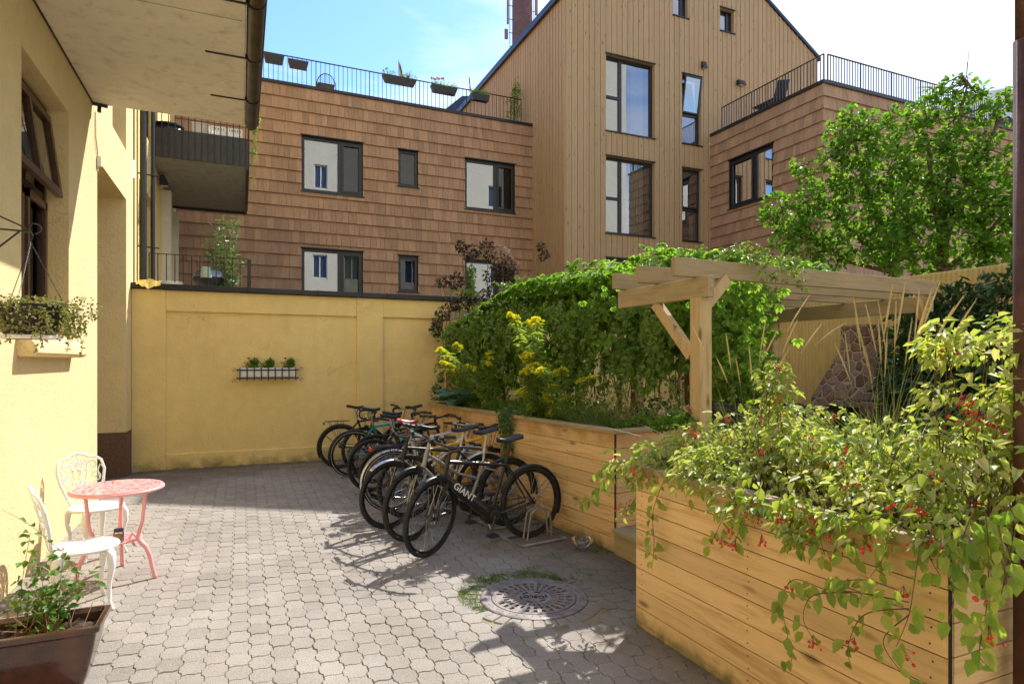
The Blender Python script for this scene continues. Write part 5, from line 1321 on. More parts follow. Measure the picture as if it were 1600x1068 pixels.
# ================================================================== BICYCLES
WR = .345
def bicycle(label, contact, heading, front_first, frame, steer=0., lean=0., drop=False, rack=False, fend=None, ebike=False, saddle=None, step=False, disc=True, rimm=None, wall=None, bars_z=0., fork=None, textd=None, saddle_z=0.):
    hd = Vector((math.cos(heading), math.sin(heading), 0)); rz = heading
    base = Vector((contact[0], contact[1], 0)) - hd * (.63 if front_first else -.45)
    t = thing('bicycle', label, 'bicycle', tuple(base), rz, 'bicycles parked side by side in the racks', rx=0)
    t.rotation_mode = 'ZYX'; t.rotation_mode = 'XYZ'; t.rotation_euler = (lean, 0, rz)
    RH, FH, BB = Vector((-.45, 0, WR)), Vector((.63, 0, WR)), Vector((0, 0, .285))
    HB, HT = Vector((.495, 0, .66)), Vector((.445, 0, .84))
    ST = Vector((-.165, 0, .76 if not step else .66)); SD = Vector((-.215, 0, .95 + saddle_z))
    ax = (HT - HB).normalized()
    SM = Matrix.Translation(HB) @ Matrix.Rotation(steer, 4, ax) @ Matrix.Translation(-HB)
    m = MB()
    if ebike:
        m.tube([HB + Vector((-.0, 0, .03)), BB.lerp(HB, .55), BB + Vector((.05, 0, .03))], [.040, .056, .058], 12); m.box(-.075, .085, -.055, .055, .235, .36)
        m.tube([HT - ax * .03, ST - Vector((0, 0, .03))], .019, 10)
    elif step:
        m.tube([HB + ax * .02, BB.lerp(HB, .5) - Vector((0, 0, .05)), BB], .02, 10); m.tube([HT - ax * .03, (HT + ST) / 2 - Vector((.02, 0, .16)), Vector((-.1, 0, .52))], .016, 10)
    else:
        m.tube([HB + ax * .02, BB], .021, 10); m.tube([HT - ax * .03, ST - Vector((0, 0, .03))], .0175, 10)
    m.tube([BB, ST], .017, 10); m.tube([HB - ax * .015, HT + ax * .01], .023, 12)
    for s in (-1, 1):
        m.tube([BB + Vector((0, s * .03, 0)), Vector((-.2, s * .045, .31)), RH + Vector((0, s * .065, 0))], [.012, .011, .009], 7)
        m.tube([ST + Vector((.0, s * .02, -.04)), Vector((-.28, s * .045, .59)), RH + Vector((0, s * .065, 0))], [.009, .009, .009], 7)
    m.tube([BB - Vector((0, .04, 0)), BB + Vector((0, .04, 0))], .026, 12); m.build('frame', frame, t, smooth=False)
    m = MB(); m.tube([ST - Vector((0, 0, .06)) * 0, SD + Vector((0, 0, .01))], .0135, 8); m.build('seat_post', M_alu if not ebike else M_black, t)
    # saddle
    m = MB(); prof = []
    for i in range(11):
        u = i / 10; x = SD.x - .12 + .27 * u; wdt = .075 * (1 - u) ** .8 + .018; wdt = wdt if u < .75 else .02 * (1 - (u - .75) * 2) + .006
        if i == 0: wdt = .05
        z = SD.z + .035 + .012 * math.cos(u * 5) - .01 * u; prof.append((x, wdt, z))
    vs = []; fs = []
    for x, wdt, z in prof:
        for (a, b) in ((-1, -.02), (-.9, .006), (-.4, .014), (0, .010), (.4, .014), (.9, .006), (1, -.02), (0, -.03)): vs.append((x, a * wdt, z + b))
    for i in range(10):
        for k in range(8): fs.append((i * 8 + k, i * 8 + (k + 1) % 8, (i + 1) * 8 + (k + 1) % 8, (i + 1) * 8 + k))
    fs += [tuple(range(8)), tuple(range(80, 88))]
    m.add(vs, fs); m.build('saddle', saddle or M_blackp, t, smooth=True)
    m = MB()
    for s in (-1, 1): m.tube([(SD.x - .08, s * .02, SD.z + .01), (SD.x, s * .02, SD.z + .0), (SD.x + .1, s * .015, SD.z + .01)], .0035, 5)
    m.build('saddle_rails', M_steel, t)
    # wheels
    def wheel(c, T_, nm='wheel', dsk=True):
        w_ = MB(); w_.T = T_
        w_.torus(tuple(c), WR - .0195, .0195, 'Y', 64, 10); wo = w_.build('wheel', M_rubber, t, smooth=True)
        r_ = MB(); r_.T = T_; r_.lathe([(WR - .04, -.012), (WR - .055, -.009), (WR - .058, 0), (WR - .055, .009), (WR - .04, .012)], tuple(c), 56, 'Y'); r_.build('rim', rimm or M_rim, wo)
        if wall:
            for s in (-1, 1): r_ = MB(); r_.T = T_; r_.torus((c.x, s * .0165, c.z), WR - .0205, .0032, 'Y', 56, 5); r_.build('reflective_ring', M_white, wo)
        s_ = MB(); s_.T = T_; ns = 28
        for k in range(ns):
            a = 2 * PI * k / ns; ha = a + (.6 if (k // 2) % 2 else -.6); yo = .028 if k % 2 else -.028
            s_.tube([(c.x + .022 * math.cos(ha), yo, c.z + .022 * math.sin(ha)), (c.x + (WR - .055) * math.cos(a), 0, c.z + (WR - .055) * math.sin(a))], .00135, 3, cap=False)
        s_.build('spokes', M_steel, wo)
        h_ = MB(); h_.T = T_; h_.tube([c - Vector((0, .045, 0)), c - Vector((0, .03, 0)), c + Vector((0, .03, 0)), c + Vector((0, .045, 0))], [.02, .022, .022, .02], 14); h_.tube([c - Vector((0, .075, 0)), c + Vector((0, .075, 0))], .008, 8); h_.build('hub', M_metal, wo)
        if dsk:
            d_ = MB(); d_.T = T_
            d_.lathe([(.05, 0), (.088, 0)], (c.x, .036, c.z), 40, 'Y'); 
            for k in range(6):
                a = k * PI / 3; d_.bar((c.x + .02 * math.cos(a), .036, c.z + .02 * math.sin(a)), (c.x + .056 * math.cos(a + .3), .036, c.z + .056 * math.sin(a + .3)), .004, .01, up=(0, 1, 0))
            d_.build('brake_disc', M_steel, wo)
    I4 = Matrix.Identity(4)
    wheel(RH, I4, dsk=disc); wheel(FH, SM, dsk=disc)
    # fork
    m = MB(); m.T = SM
    cr0 = HB - ax * .03
    for s in (-1, 1):
        m.tube([cr0 + Vector((0, s * .055, -.0)), FH + Vector((-.035, s * .058, .14)), FH + Vector((0, s * .06, 0))], [.015, .014, .009], 8)
    m.tube([cr0 + Vector((0, -.06, 0)), cr0 + Vector((0, .06, 0))], .018, 8); m.tube([cr0, HT + ax * .06], .012, 8); m.build('fork', fork or frame, t)
    # stem and bars
    top = HT + ax * (.07 + bars_z); bc = top + Vector((.07, 0, .02))
    m = MB(); m.T = SM; m.tube([HT, top], .016, 8); m.tube([top, bc], .015, 8)
    if drop:
        m.tube([bc + Vector((0, -.21, 0)), bc + Vector((0, .21, 0))], .013, 8)
        for s in (-1, 1):
            m.tube([bc + Vector((0, s * .2, 0)), bc + Vector((.06, s * .21, .0)), bc + Vector((.1, s * .21, -.03)), bc + Vector((.10, s * .215, -.09)), bc + Vector((.06, s * .22, -.13)), bc + Vector((-.02, s * .225, -.135))], .0145, 8)
    else:
        for s in (-1, 1): m.tube([bc, bc + Vector((.0, s * .12, .01)), bc + Vector((-.03, s * .24, .03)), bc + Vector((-.07, s * .32, .03))], .0125, 8)
    m.build('handlebar', M_blackp if not step else M_alu, t)
    for s in (-1, 1):
        m = MB(); m.T = SM
        if drop: m.tube([bc + Vector((.09, s * .21, .0)), bc + Vector((.13, s * .21, .045))], .016, 7); m.tube([bc + Vector((.13, s * .21, .03)), bc + Vector((.145, s * .22, -.05)), bc + Vector((.12, s * .22, -.1))], .006, 6)
        else:
            m.tube([bc + Vector((-.03, s * .235, .03)), bc + Vector((-.075, s * .335, .03))], .017, 8)
            m.tube([bc + Vector((0, s * .19, .015)), bc + Vector((.045, s * .23, .0)), bc + Vector((.02, s * .31, -.005))], .006, 6); m.box(bc.x - .02, bc.x + .03, bc.y + s * .17 - .014, bc.y + s * .17 + .014, bc.z, bc.z + .035)
        m.build('grip', M_blackp, t)
    m = MB(); m.T = SM
    for s, dx in ((-1, .03), (1, .05), (1, .08)):
        m.tube([bc + Vector((.03, s * .16, .0)), bc + Vector((.10 + dx, s * .07, -.03)), HB + Vector((.06 + dx * .5, s * .03, .03)), cr0 + Vector((.0, s * .06, -.12))], .003, 5)
    m.build('cables', M_blackp, t)
    m = MB(); m.T = SM; lp_ = cr0 + Vector((.065, 0, .06)); m.tube([lp_ - Vector((.03, 0, 0)), lp_ + Vector((.03, 0, 0))], [.018, .028], 12); m.build('front_light', M_blackp, t)
    # cranks
    cks = MB(); cks.lathe([(.02, .0), (.085, .0), (.09, .004), (.085, .008), (.02, .006)], (BB.x, -.06 if not ebike else .0, BB.z), 32, 'Y'); co = cks.build('crankset', M_metal, t)
    if ebike: m = MB(); m.tube([BB - Vector((0, .075, 0)), BB + Vector((0, .075, 0))], .055, 24); m.build('motor', M_metal, t, bevel=.006)
    ca = -1.2
    for s in (-1, 1):
        e = BB + Vector((math.cos(ca) * .17 * s, s * .085, math.sin(ca) * .17 * s)); m = MB()
        m.tube([BB + Vector((0, s * .075, 0)), e], .011, 7); m.build('crank_arm', M_metal if s < 0 else M_black, t)
        m = MB(); m.box(e.x - .045, e.x + .045, min(e.y, e.y + s * .09), max(e.y, e.y + s * .09), e.z - .012, e.z + .012); m.build('pedal', M_blackp, t, bevel=.004)
    m = MB(); m.tube([BB + Vector((.0, -.06, .088)), RH + Vector((0, -.05, .04))], .005, 5); m.tube([BB + Vector((0, -.06, -.088)), RH + Vector((0.02, -.05, -.06)), RH + Vector((0, -.05, -.04))], .005, 5); m.build('chain', M_metal, t)
    def fender(c, a0, a1, T_, nm):
        f = MB(); f.T = T_; k = 18; vs = []; fs = []
        for i in range(k + 1):
            a = a0 + (a1 - a0) * i / k
            for (y, rr_) in ((-.028, WR + .004), (-.016, WR + .018), (0, WR + .022), (.016, WR + .018), (.028, WR + .004)): vs.append((c.x + rr_ * math.cos(a), y, c.z + rr_ * math.sin(a)))
        for i in range(k):
            for j in range(4): fs.append((i * 5 + j, i * 5 + j + 1, (i + 1) * 5 + j + 1, (i + 1) * 5 + j))
        f.add(vs, fs); fo = f.build(nm, fend, t, smooth=True, solid=.002)
        f = MB(); f.T = T_
        for s in (-1, 1):
            for aa in ((a0 * .8 + a1 * .2, a0 * .35 + a1 * .65) if nm == 'rear_mudguard' else (a1,)): f.tube([c + Vector((0, s * .06, 0)), c + Vector(((WR + .01) * math.cos(aa), s * .028, (WR + .01) * math.sin(aa)))], .0025, 4)
        f.build('stays', M_metal, fo)
    if fend: fender(FH, R(50), R(175), SM, 'front_mudguard'); fender(RH, R(20), R(205), I4, 'rear_mudguard')
    if rack:
        m = MB(); zt = .755
        for y in (-.06, -.02, .02, .06): m.tube([(-.68, y, zt), (-.30, y, zt)], .005, 5)
        for x in (-.68, -.5, -.32): m.tube([(x, -.06, zt), (x, .06, zt)], .005, 5)
        for s in (-1, 1):
            for x in (-.62, -.5, -.4): m.tube([(x, s * .06, zt), RH + Vector((0, s * .07, .02))], .004, 5)
        m.build('luggage_rack', M_metal, t); m = MB(); m.box(-.71, -.69, -.04, .04, zt - .05, zt - .01); m.build('rear_reflector', M_redp, t)
    else:
        m = MB(); m.box(SD.x + .03, SD.x + .045, -.02, .02, SD.z - .12, SD.z - .07) if False else m.box(-.222, -.20, -.014, .014, .82, .85); m.build('rear_reflector', M_redp, t)
    if not front_first or step:
        m = MB(); m.tube([Vector((-.1, .05, .29)), Vector((-.14, .2, .01))], .008, 6); m.build('kickstand', M_alu, t)
    if textd:
        d_ = (HB - BB).normalized(); c = BB.lerp(HB, .63) + Vector((0, 0, .012)); side = Vector((0, 1, 0))
        # letters read along the tube, facing the bicycle's left side (+y)
        xd = -d_; yd = side.cross(xd) * 1.0
        Mx = Matrix(((xd.x, yd.x, side.x, c.x), (xd.y, yd.y, side.y, c.y + .0535), (xd.z, yd.z, side.z, c.z), (0, 0, 0, 1)))
        text_mesh('lettering', textd, .085, M_white, t, Mx, .003)
    return t
R_ = R
bicycle('black electric bicycle with thick lettered down tube, frontmost in the row', (1.50, 5.22), R(-170), True, M_black, steer=R(24), lean=R(0), fend=M_metal, ebike=True, textd='GIANT', fork=M_black, bars_z=.03)
bicycle('silver grey bicycle directly behind the frontmost black electric one', (1.47, 5.74), R(-172), True, M_silv, steer=R(20), lean=R(3), disc=False, step=True, bars_z=.05, saddle_z=.02, fend=M_metal)
bicycle('dark bicycle with a bright silver front mudguard, third from the camera', (1.38, 6.26), R(-175), True, M_metal, steer=R(14), lean=R(2), disc=False, fend=M_steel, bars_z=.0)
bicycle('yellow framed bicycle half hidden among the silver ones', (1.66, 6.62), R(4), False, M_yelp, steer=R(14), lean=R(-3), ebike=True, disc=True)
bicycle('cream bicycle with long silver mudguards and a black luggage rack', (1.56, 7.0), R(5), False, M_wpt, steer=R(20), lean=R(3), rack=True, fend=M_steel, disc=False, wall=True, step=True, rimm=M_alu)
bicycle('white bicycle with a red saddle in the middle of the row', (1.62, 7.55), R(2), False, M_wpt, steer=R(-12), lean=R(4), saddle=M_redp, disc=False)
bicycle('black bicycle with straight handlebar just behind the red saddled white one', (1.58, 8.15), R(6), False, M_metal, steer=R(15), lean=R(-2))
bicycle('black mountain bicycle with disc brakes just in front of the teal one', (1.70, 8.72), R(3), False, M_black, steer=R(18), lean=R(3), disc=True)
bicycle('teal bicycle with dark mudguards and pale ringed tyres', (1.50, 9.28), R(4), False, M_teal, steer=R(-10), lean=R(4), fend=M_metal, disc=True, wall=True, saddle_z=.03)
bicycle('black racing bicycle with drop handlebar facing left, near the yellow wall', (1.72, 9.72), R(-177), True, M_black, steer=R(10), lean=R(2), drop=True, disc=False)
bicycle('black bicycle with rear luggage rack, farthest in the row', (1.44, 10.12), R(5), False, M_black, steer=R(-14), lean=R(-3), rack=True, disc=False, fend=M_metal)
# floor racks
for i, (x, y) in enumerate(((2.62, 5.33), (2.62, 5.98), (2.58, 6.62), (2.5, 7.25), (2.45, 7.9), (2.4, 8.5))):
    t = thing('bicycle_rack', ['galvanised floor rack holding the rear wheel of the black electric bicycle'][0] if i == 0 else
              ['galvanised floor rack under the silver bicycle behind the front one', 'galvanised floor rack under the yellow framed bicycle', 'galvanised floor rack under the cream bicycle with luggage rack', 'galvanised floor rack under the white bicycle with red saddle', 'galvanised floor rack under the black mountain bicycle'][i - 1], 'bicycle rack', (x, y, 0), R(188), 'low floor racks for the bicycles')
    m = MB(); m.tube([(-.2, -.16, .014), (.3, -.16, .014), (.3, .16, .014), (-.2, .16, .014)], .014, 8, closed=True); m.build('base_frame', M_rack, t)
    for s in (-.035, .035):
        m = MB(); m.tube([(-.12, s, .02), (-.1, s, .26), (-.04, s, .3), (.06, s, .3), (.12, s, .26), (.16, s, .02)], .009, 7); m.build('hoop', M_rack, t)
t = thing('glass_bowl', 'clear glass bowl standing on the paving beside the long planter', 'bowl', tuple(onZ(910, 858)))
m = MB(); m.lathe([(.001, .004), (.05, .004), (.085, .06), (.095, .1), (.099, .1), (.09, .055), (.055, 0), (.001, 0)], (0, 0, 0), 24); m.build('bowl', M_clear, t, smooth=True)
t = thing('litter', 'small white scrap of paper on the paving near the last bicycles', 'paper', tuple(onZ(535, 744, .01)))
m = MB(); m.add([(-.06, -.02, 0), (.0, -.035, .02), (.06, 0, .005), (.02, .03, .015), (-.04, .025, .0)], [(0, 1, 4), (1, 2, 3), (1, 3, 4)]); m.build('scrap', M_white, t)

# ================================================================== FOLIAGE
def A(L): return np.array([tuple(v) for v in L], float)
def palmate(C, D, N, S, k=5):
    """fans of k leaflets at each centre"""
    D = nrm(D); U = nrm(np.cross(D, N)); out_ = []
    for i in range(k):
        a = (i - (k - 1) / 2) * R(36); s = 1 - .13 * abs(i - (k - 1) / 2)
        out_.append((C, D * math.cos(a) + U * math.sin(a), N + rv(len(C)) * .12, S * s))
    return [np.concatenate([o[j] for o in out_]) for j in range(4)]
vn = thing('creeper', 'dense green five leaved creeper covering the far half of the pergola', 'climbing plant', (3.4, 7, 0))
def smooth_noise(y, f, ph): return math.sin(y * f + ph) * .5 + math.sin(y * f * 2.3 + ph * 1.7) * .3 + math.sin(y * f * 5.1 + ph) * .2
C, D, N, S = [], [], [], []
def XF(y): return 3.0 + .23 * (9.0 - y)
n1_ = 3600
for k in range(n1_):       # hanging curtain along the lintel, in overlapping strands
    y = random.uniform(4.8, 9.15); Ty = 2.62 + .34 * math.exp(-((y - 5.9) / 1.5) ** 2) - .5 * max(0, min(1, (y - 7.9) / 1.3)) ** 1.5; zb = 1.5 + .55 * smooth_noise(y, 3.3, 1) - (.4 if random.random() < .15 else 0) + max(0, min(1, (6.4 - y))) * .5
    if y > 8.8: zb -= .2
    u = random.random() ** 1.25; z = Ty - (Ty - zb) * u
    bul = .22 * math.sin(min(1, (2.75 - z)) * PI * .8)
    x = XF(y) + .16 - bul * .5 - random.random() * .14 * (1 - .4 * u) + .10 * smooth_noise(y, 6, 2 + z * 2) + random.gauss(0, .03)
    if z > 2.25: x += (z - 2.25) ** 1.3 * 1.3
    if random.random() < .22: x += random.uniform(.1, .7)
    C.append((x, y, z)); D.append((-.35 + random.gauss(0, .25), random.gauss(0, .35), -1)); N.append((-1, random.gauss(0, .4), .55 + random.gauss(0, .35))); S.append(random.uniform(.08, .15))
for k in range(4400):      # mound on top
    y = random.uniform(5.0, 9.3); x = XF(y) + .02 + 2.3 * random.random() ** 1.3
    h = .1 + .16 * (1 + smooth_noise(y, 1.9, .4)) * math.exp(-((x - XF(y) - .6) / 1.0) ** 2) * min(1, .4 + (y - 5.0) * .8); z = 2.5 + h * random.uniform(.2, 1.15)
    Ty = 2.62 + .36 * math.exp(-((y - 5.9) / 1.5) ** 2) - .35 * max(0, min(1, (y - 7.9) / 1.3)); z = min(z, Ty + (x - XF(y) - .15) * .25) if x < XF(y) + .7 else z + (Ty - 2.62) * .8
    C.append((x, y, z)); a = random.uniform(0, 6.28); D.append((math.cos(a) - .5, math.sin(a) * .8, -.35)); N.append((random.gauss(-.2, .5), random.gauss(0, .5), 1)); S.append(random.uniform(.07, .125))
for k in range(2600):      # masses hanging inside, right of the post
    cx_, cy_, w_ = random.choice(((4.55, 4.9, .36), (4.2, 4.55, .26), (4.85, 5.1, .34), (4.0, 5.6, .45), (4.35, 4.8, .22), (4.9, 5.2, .2)))
    z = 2.5 - 1.0 * random.random() ** 1.1 * (1.2 if cx_ > 4.84 else .9); tp = .5 + .5 * (z - 1.4)
    C.append((cx_ + random.gauss(0, w_ * .6 * tp), cy_ + random.gauss(0, .2), z)); D.append((random.gauss(0, .4), random.gauss(0, .4), -1)); N.append((-.7, -.6, .5 + random.gauss(0, .3))); S.append(random.uniform(.055, .09))
C, D, N, S = A(C), A(D), A(N), np.array(S); N += rv(len(N)) * .25
g_ = palmate(C, D, N, S); leaves('foliage', *g_, L_vine, vn, .5, .2, .25)
# young sprays trailing over rafters and out of the curtain
C, D, m = [], [], MB()
def trail(m, pts_, C, D, every=.03, jit=.02, n_=14):
    pts_ = [Vector(p) for p in pts_]; res = []
    for i in range(len(pts_) - 1):
        p0_ = pts_[max(i - 1, 0)]; p1_ = pts_[i]; p2_ = pts_[i + 1]; p3_ = pts_[min(i + 2, len(pts_) - 1)]
        for k in range(6):
            t_ = k / 6; res.append(.5 * ((2 * p1_) + (p2_ - p0_) * t_ + (2 * p0_ - 5 * p1_ + 4 * p2_ - p3_) * t_ * t_ + (3 * p1_ - p0_ - 3 * p2_ + p3_) * t_ ** 3))
    res.append(pts_[-1]); m.tube(res, [.0028 * (1 - .6 * i / len(res)) for i in range(len(res))], 4)
    acc = 0
    for a, b in zip(res[:-1], res[1:]):
        L = (b - a).length; acc += L
        while acc > every:
            acc -= every; p = a.lerp(b, random.random()); d_ = (b - a).normalized(); s_ = Vector(tuple(rv(1)[0])); s_.z = s_.z * .5 - .25
            C.append(p + s_ * jit); D.append(d_ * .4 + s_)
for s in ([(3.9, 4.0, 2.56), (4.0, 3.86, 2.62), (4.1, 3.84, 2.5), (4.12, 3.86, 2.3)], [(3.7, 4.1, 2.58), (3.78, 3.88, 2.68), (3.9, 3.86, 2.62), (3.98, 3.84, 2.42), (4.0, 3.85, 2.2)],
          [(4.3, 4.3, 2.55), (4.35, 3.9, 2.6), (4.42, 3.87, 2.45), (4.44, 3.88, 2.28)], [(3.75, 4.3, 2.56), (3.8, 3.95, 2.64), (3.83, 3.87, 2.52)], [(4.1, 4.3, 2.56), (4.2, 3.95, 2.62), (4.28, 3.86, 2.55), (4.3, 3.86, 2.4)]):
    trail(m, s, C, D, .012, .035)
for k in range(170):
    y = random.uniform(4.9, 9.2); x = XF(y) - .06 + random.gauss(0, .08); z0 = random.uniform(1.6, 2.6); p = Vector((x - .1, y, z0))
    pts_ = [p]
    for j in range(3): p = p + Vector((random.gauss(-.02, .04), random.gauss(0, .06), -random.uniform(.1, .22))); pts_.append(p)
    trail(m, pts_, C, D, .03, .03)
for k in range(34):
    x = random.uniform(4.1, 5.2); p = Vector((x, 4.55 + (x - 4.1) * .6 + random.gauss(0, .1), random.uniform(1.5, 2.3))); pts_ = [p]
    for j in range(3): p = p + Vector((random.gauss(0, .05), random.gauss(0, .05), -random.uniform(.08, .2))); pts_.append(p)
    trail(m, pts_, C, D, .025, .03)
for k in range(40):
    a = random.uniform(4.8, 9.5); p = Vector((XF(a) + random.uniform(.1, 1.1), a, 2.72)); pts_ = [p, p + Vector((random.gauss(-.05, .08), random.gauss(0, .1), .1)), p + Vector((random.gauss(-.1, .1), random.gauss(0, .15), .12))]
    trail(m, pts_, C, D, .02, .03)
m.build('runner', M_stem, vn, world=True)
C, D = A(C), A(D); N = rv(len(C)) * .6 + np.array([-.4, -.3, .8]); g_ = palmate(C, D, N, np.full(len(C), .042) * rng.uniform(.7, 1.2, len(C)), 3)
leaves('young_foliage', *g_, L_vine_lt, vn, .5, .2, .2)
m = MB()
for (x, y) in ((3.9, 5.9), (3.75, 6.6), (3.4, 8.1), (4.6, 5.6), (3.9, 7.1), (3.3, 9.2), (4.15, 6.0)):
    m.tube([(x, y, .2), (x + .06, y + .05, .9), (x - .03, y - .04, 1.7), (x, y, 2.5)], [.035, .03, .025, .02], 7)
m.build('trunk', M_bark, vn, world=True)
m = MB()
for k in range(60):
    y = random.uniform(4.8, 9.6); x = XF(y) + random.uniform(.1, .4); m.tube([(x, y, 2.5), (x - .02, y + random.gauss(0, .1), 2.0), (x + random.gauss(0, .05), y + random.gauss(0, .15), 1.3)], .006, 4)
m.build('hanging_stem', M_wstem, vn, world=True)

# purple leaved shrub by the wall
pn = thing('purple_shrub', 'dark purple leaved shrub climbing the yellow wall beyond the long planter', 'shrub', (3.6, 10.6, 0))
pc = [(onY(x, y, yy), r_, r_ * .6, r_, w_) for (x, y, r_, yy, w_) in ((700, 500, .28, 10.7, 3), (725, 478, .25, 10.6, 3), (685, 515, .15, 10.9, 1), (745, 510, .3, 10.5, 3), (765, 470, .25, 10.5, 2), (770, 540, .3, 10.4, 2.5), (735, 555, .2, 10.7, 1.5),
      (712, 440, .16, 11.1, .7), (735, 395, .16, 11.1, 1), (762, 392, .2, 11.0, 1.2), (790, 420, .25, 10.9, 1.5), (770, 430, .2, 11, 1), (700, 570, .08, 10.95, .5), (690, 590, .07, 10.98, .4), (683, 608, .07, 11.0, .4), (720, 385, .1, 11.1, .4), (690, 440, .12, 11.1, .4), (850, 400, .1, 11.2, .3), (845, 385, .08, 11.2, .2), (755, 590, .3, 10.4, 2), (790, 560, .3, 10.2, 2))]
bush('foliage', L_purp, pn, pc, 4200, .065, .7)
bush('variegated_foliage', leafmat('pink_white_leaf', [(.6, .5, .45), (.6, .3, .28), (.7, .62, .5)], .35), pn, [(onY(782, 398, 10.9), .22, .15, .17, 1), (onY(800, 412, 10.9), .12, .1, .1, .5)], 420, .07, .6)
m = MB()
for (x, y) in ((700, 500), (735, 395), (762, 392), (690, 590), (720, 385), (845, 390), (790, 400), (690, 440), (770, 540)):
    q = onY(x, y, 10.9); b_ = Vector((4.1, 10.6, .2)); m.tube([b_, b_.lerp(q, .4) + Vector((.1, 0, .1)), b_.lerp(q, .75), q], [.02, .015, .01, .004], 5)
m.build('stem', M_wstem, pn, world=True)

# trees behind the side wall
def tree(name, label, base, limbs, clumps, n, mat, size, seedy=0):
    t = thing(name, label, 'tree', tuple(base)); m = MB(); b_ = Vector(base)
    for (p, r0, r1) in limbs:
        P_ = [Vector(q) for q in p]; k = len(P_); m.tube(P_, [r0 + (r1 - r0) * i / (k - 1) for i in range(k)], 8)
    tips = [Vector(c[0]) for c in clumps]
    ends = [Vector(l[0][-1]) for l in limbs] + [Vector(l[0][-2]) for l in limbs]
    for q in tips:
        e = min(ends, key=lambda e_: (e_ - q).length); md = e.lerp(q, .5) + Vector((random.gauss(0, .08), random.gauss(0, .08), random.gauss(0, .08))); m.tube([e, md, q], [.022, .014, .006], 5)
        for j in range(5):
            q2 = q + Vector(tuple(rv(1)[0])) * random.uniform(.15, .4); m.tube([q.lerp(md, .2), q2], [.006, .003], 4)
    m.build('trunk', M_bark, t, world=True)
    bush('crown', mat, t, clumps, n, size, .72, .5, .15, .3)
    return t
def ck(L): return [(at(x, y, d), r_ * d / FPX, r_ * d / FPX * 1.1, r_ * d / FPX, r_ * r_) for (x, y, r_, d) in L]
cl1 = ck([(1212, 322, 20, 12), (1200, 340, 14, 12), (1238, 345, 28, 12), (1228, 372, 22, 12), (1262, 312, 24, 11.8), (1250, 262, 13, 12), (1262, 278, 14, 12), (1285, 350, 34, 11.6), (1262, 392, 30, 11.8), (1300, 300, 28, 11.5), (1300, 245, 22, 11.5), (1315, 205, 24, 11.4), (1332, 180, 18, 11.4), (1340, 230, 30, 11.2), (1330, 275, 30, 11.3),
          (1300, 400, 26, 11.6), (1340, 330, 34, 11.2), (1345, 385, 30, 11.2), (1362, 190, 18, 11), (1375, 215, 24, 11), (1385, 265, 34, 10.8), (1395, 320, 36, 10.8), (1400, 180, 14, 11), (1390, 380, 34, 10.8)])
tb1 = at(1400, 430, 11.2)
tree('lilac_tree', 'leafy lilac with a low spreading crown in front of the right shingle wing', (tb1.x, tb1.y, 0), [([(tb1.x, tb1.y, 0), at(1400, 430, 11.2), at(1365, 395, 11.3), at(1320, 350, 11.5)], .09, .03), ([at(1400, 430, 11.2), at(1385, 370, 11.1), at(1350, 280, 11.3), at(1335, 220, 11.3)], .07, .02), ([at(1400, 425, 11.2), at(1400, 340, 11), at(1390, 260, 11)], .06, .02), ([at(1395, 425, 11.2), at(1330, 410, 11.4), at(1270, 370, 11.8)], .05, .02)],
     cl1, 4400, L_lilac, .11)
cl2 = ck([(1425, 215, 26, 10.2), (1440, 175, 22, 10.2), (1450, 250, 34, 10), (1490, 190, 24, 10), (1482, 150, 14, 10), (1487, 128, 9, 10), (1512, 120, 8, 9.9), (1514, 150, 14, 9.9), (1532, 140, 9, 9.8), (1545, 158, 10, 9.7), (1540, 180, 16, 9.8), (1500, 235, 36, 9.8), (1440, 310, 36, 10), (1490, 300, 38, 9.8), (1530, 260, 24, 9.7), (1560, 170, 14, 9.5), (1574, 152, 14, 9.4), (1580, 185, 12, 9.4), (1548, 215, 14, 9.6), (1520, 320, 30, 9.6), (1560, 300, 26, 9.5), (1585, 270, 20, 9.3), (1575, 245, 16, 9.3),
          (1440, 370, 38, 10), (1500, 370, 38, 9.7), (1560, 360, 34, 9.4), (1590, 330, 26, 9.2), (1450, 410, 26, 10), (1560, 400, 24, 9.4), (1520, 408, 20, 9.6), (1405, 360, 24, 10.4), (1590, 390, 20, 9.1), (1410, 270, 20, 10.4), (1402, 410, 20, 10.6), (1460, 140, 9, 10.1)])
tb2 = at(1472, 430, 9.95)
tree('lilac_tree', 'taller lilac tree with upright shoots against the sky at the far right', (tb2.x, tb2.y, 0), [([(tb2.x, tb2.y, 0), at(1472, 430, 9.95), at(1470, 360, 9.9), at(1455, 290, 10), at(1450, 220, 10)], .1, .025), ([at(1470, 400, 9.9), at(1500, 300, 9.8), at(1535, 240, 9.7), at(1560, 190, 9.5)], .06, .015), ([at(1470, 380, 9.9), at(1485, 260, 9.9), at(1500, 180, 9.9), at(1512, 130, 9.9)], .05, .01), ([at(1472, 425, 9.9), at(1530, 380, 9.6), at(1580, 320, 9.3)], .05, .015), ([at(1470, 420, 9.9), at(1440, 390, 10), at(1415, 340, 10.3)], .045, .015)],
     cl2, 5200, L_lilac, .105)
rh = thing('rhododendron', 'large dark evergreen shrub against the yellow side wall at the right', 'shrub', tuple(at(1480, 700, 7.4)))
rc = ck([(1405, 490, 18, 8.2), (1440, 480, 28, 8), (1470, 468, 16, 8), (1415, 540, 32, 8.1), (1450, 520, 40, 7.9), (1500, 470, 26, 7.7), (1530, 450, 16, 7.5), (1520, 500, 36, 7.6), (1565, 480, 30, 7.3), (1590, 430, 14, 7.2), (1570, 440, 14, 7.2), (1412, 592, 38, 8), (1450, 590, 55, 7.7), (1520, 570, 55, 7.4), (1580, 540, 50, 7.1), (1430, 650, 50, 7.8), (1510, 650, 60, 7.3), (1590, 620, 50, 7.)])
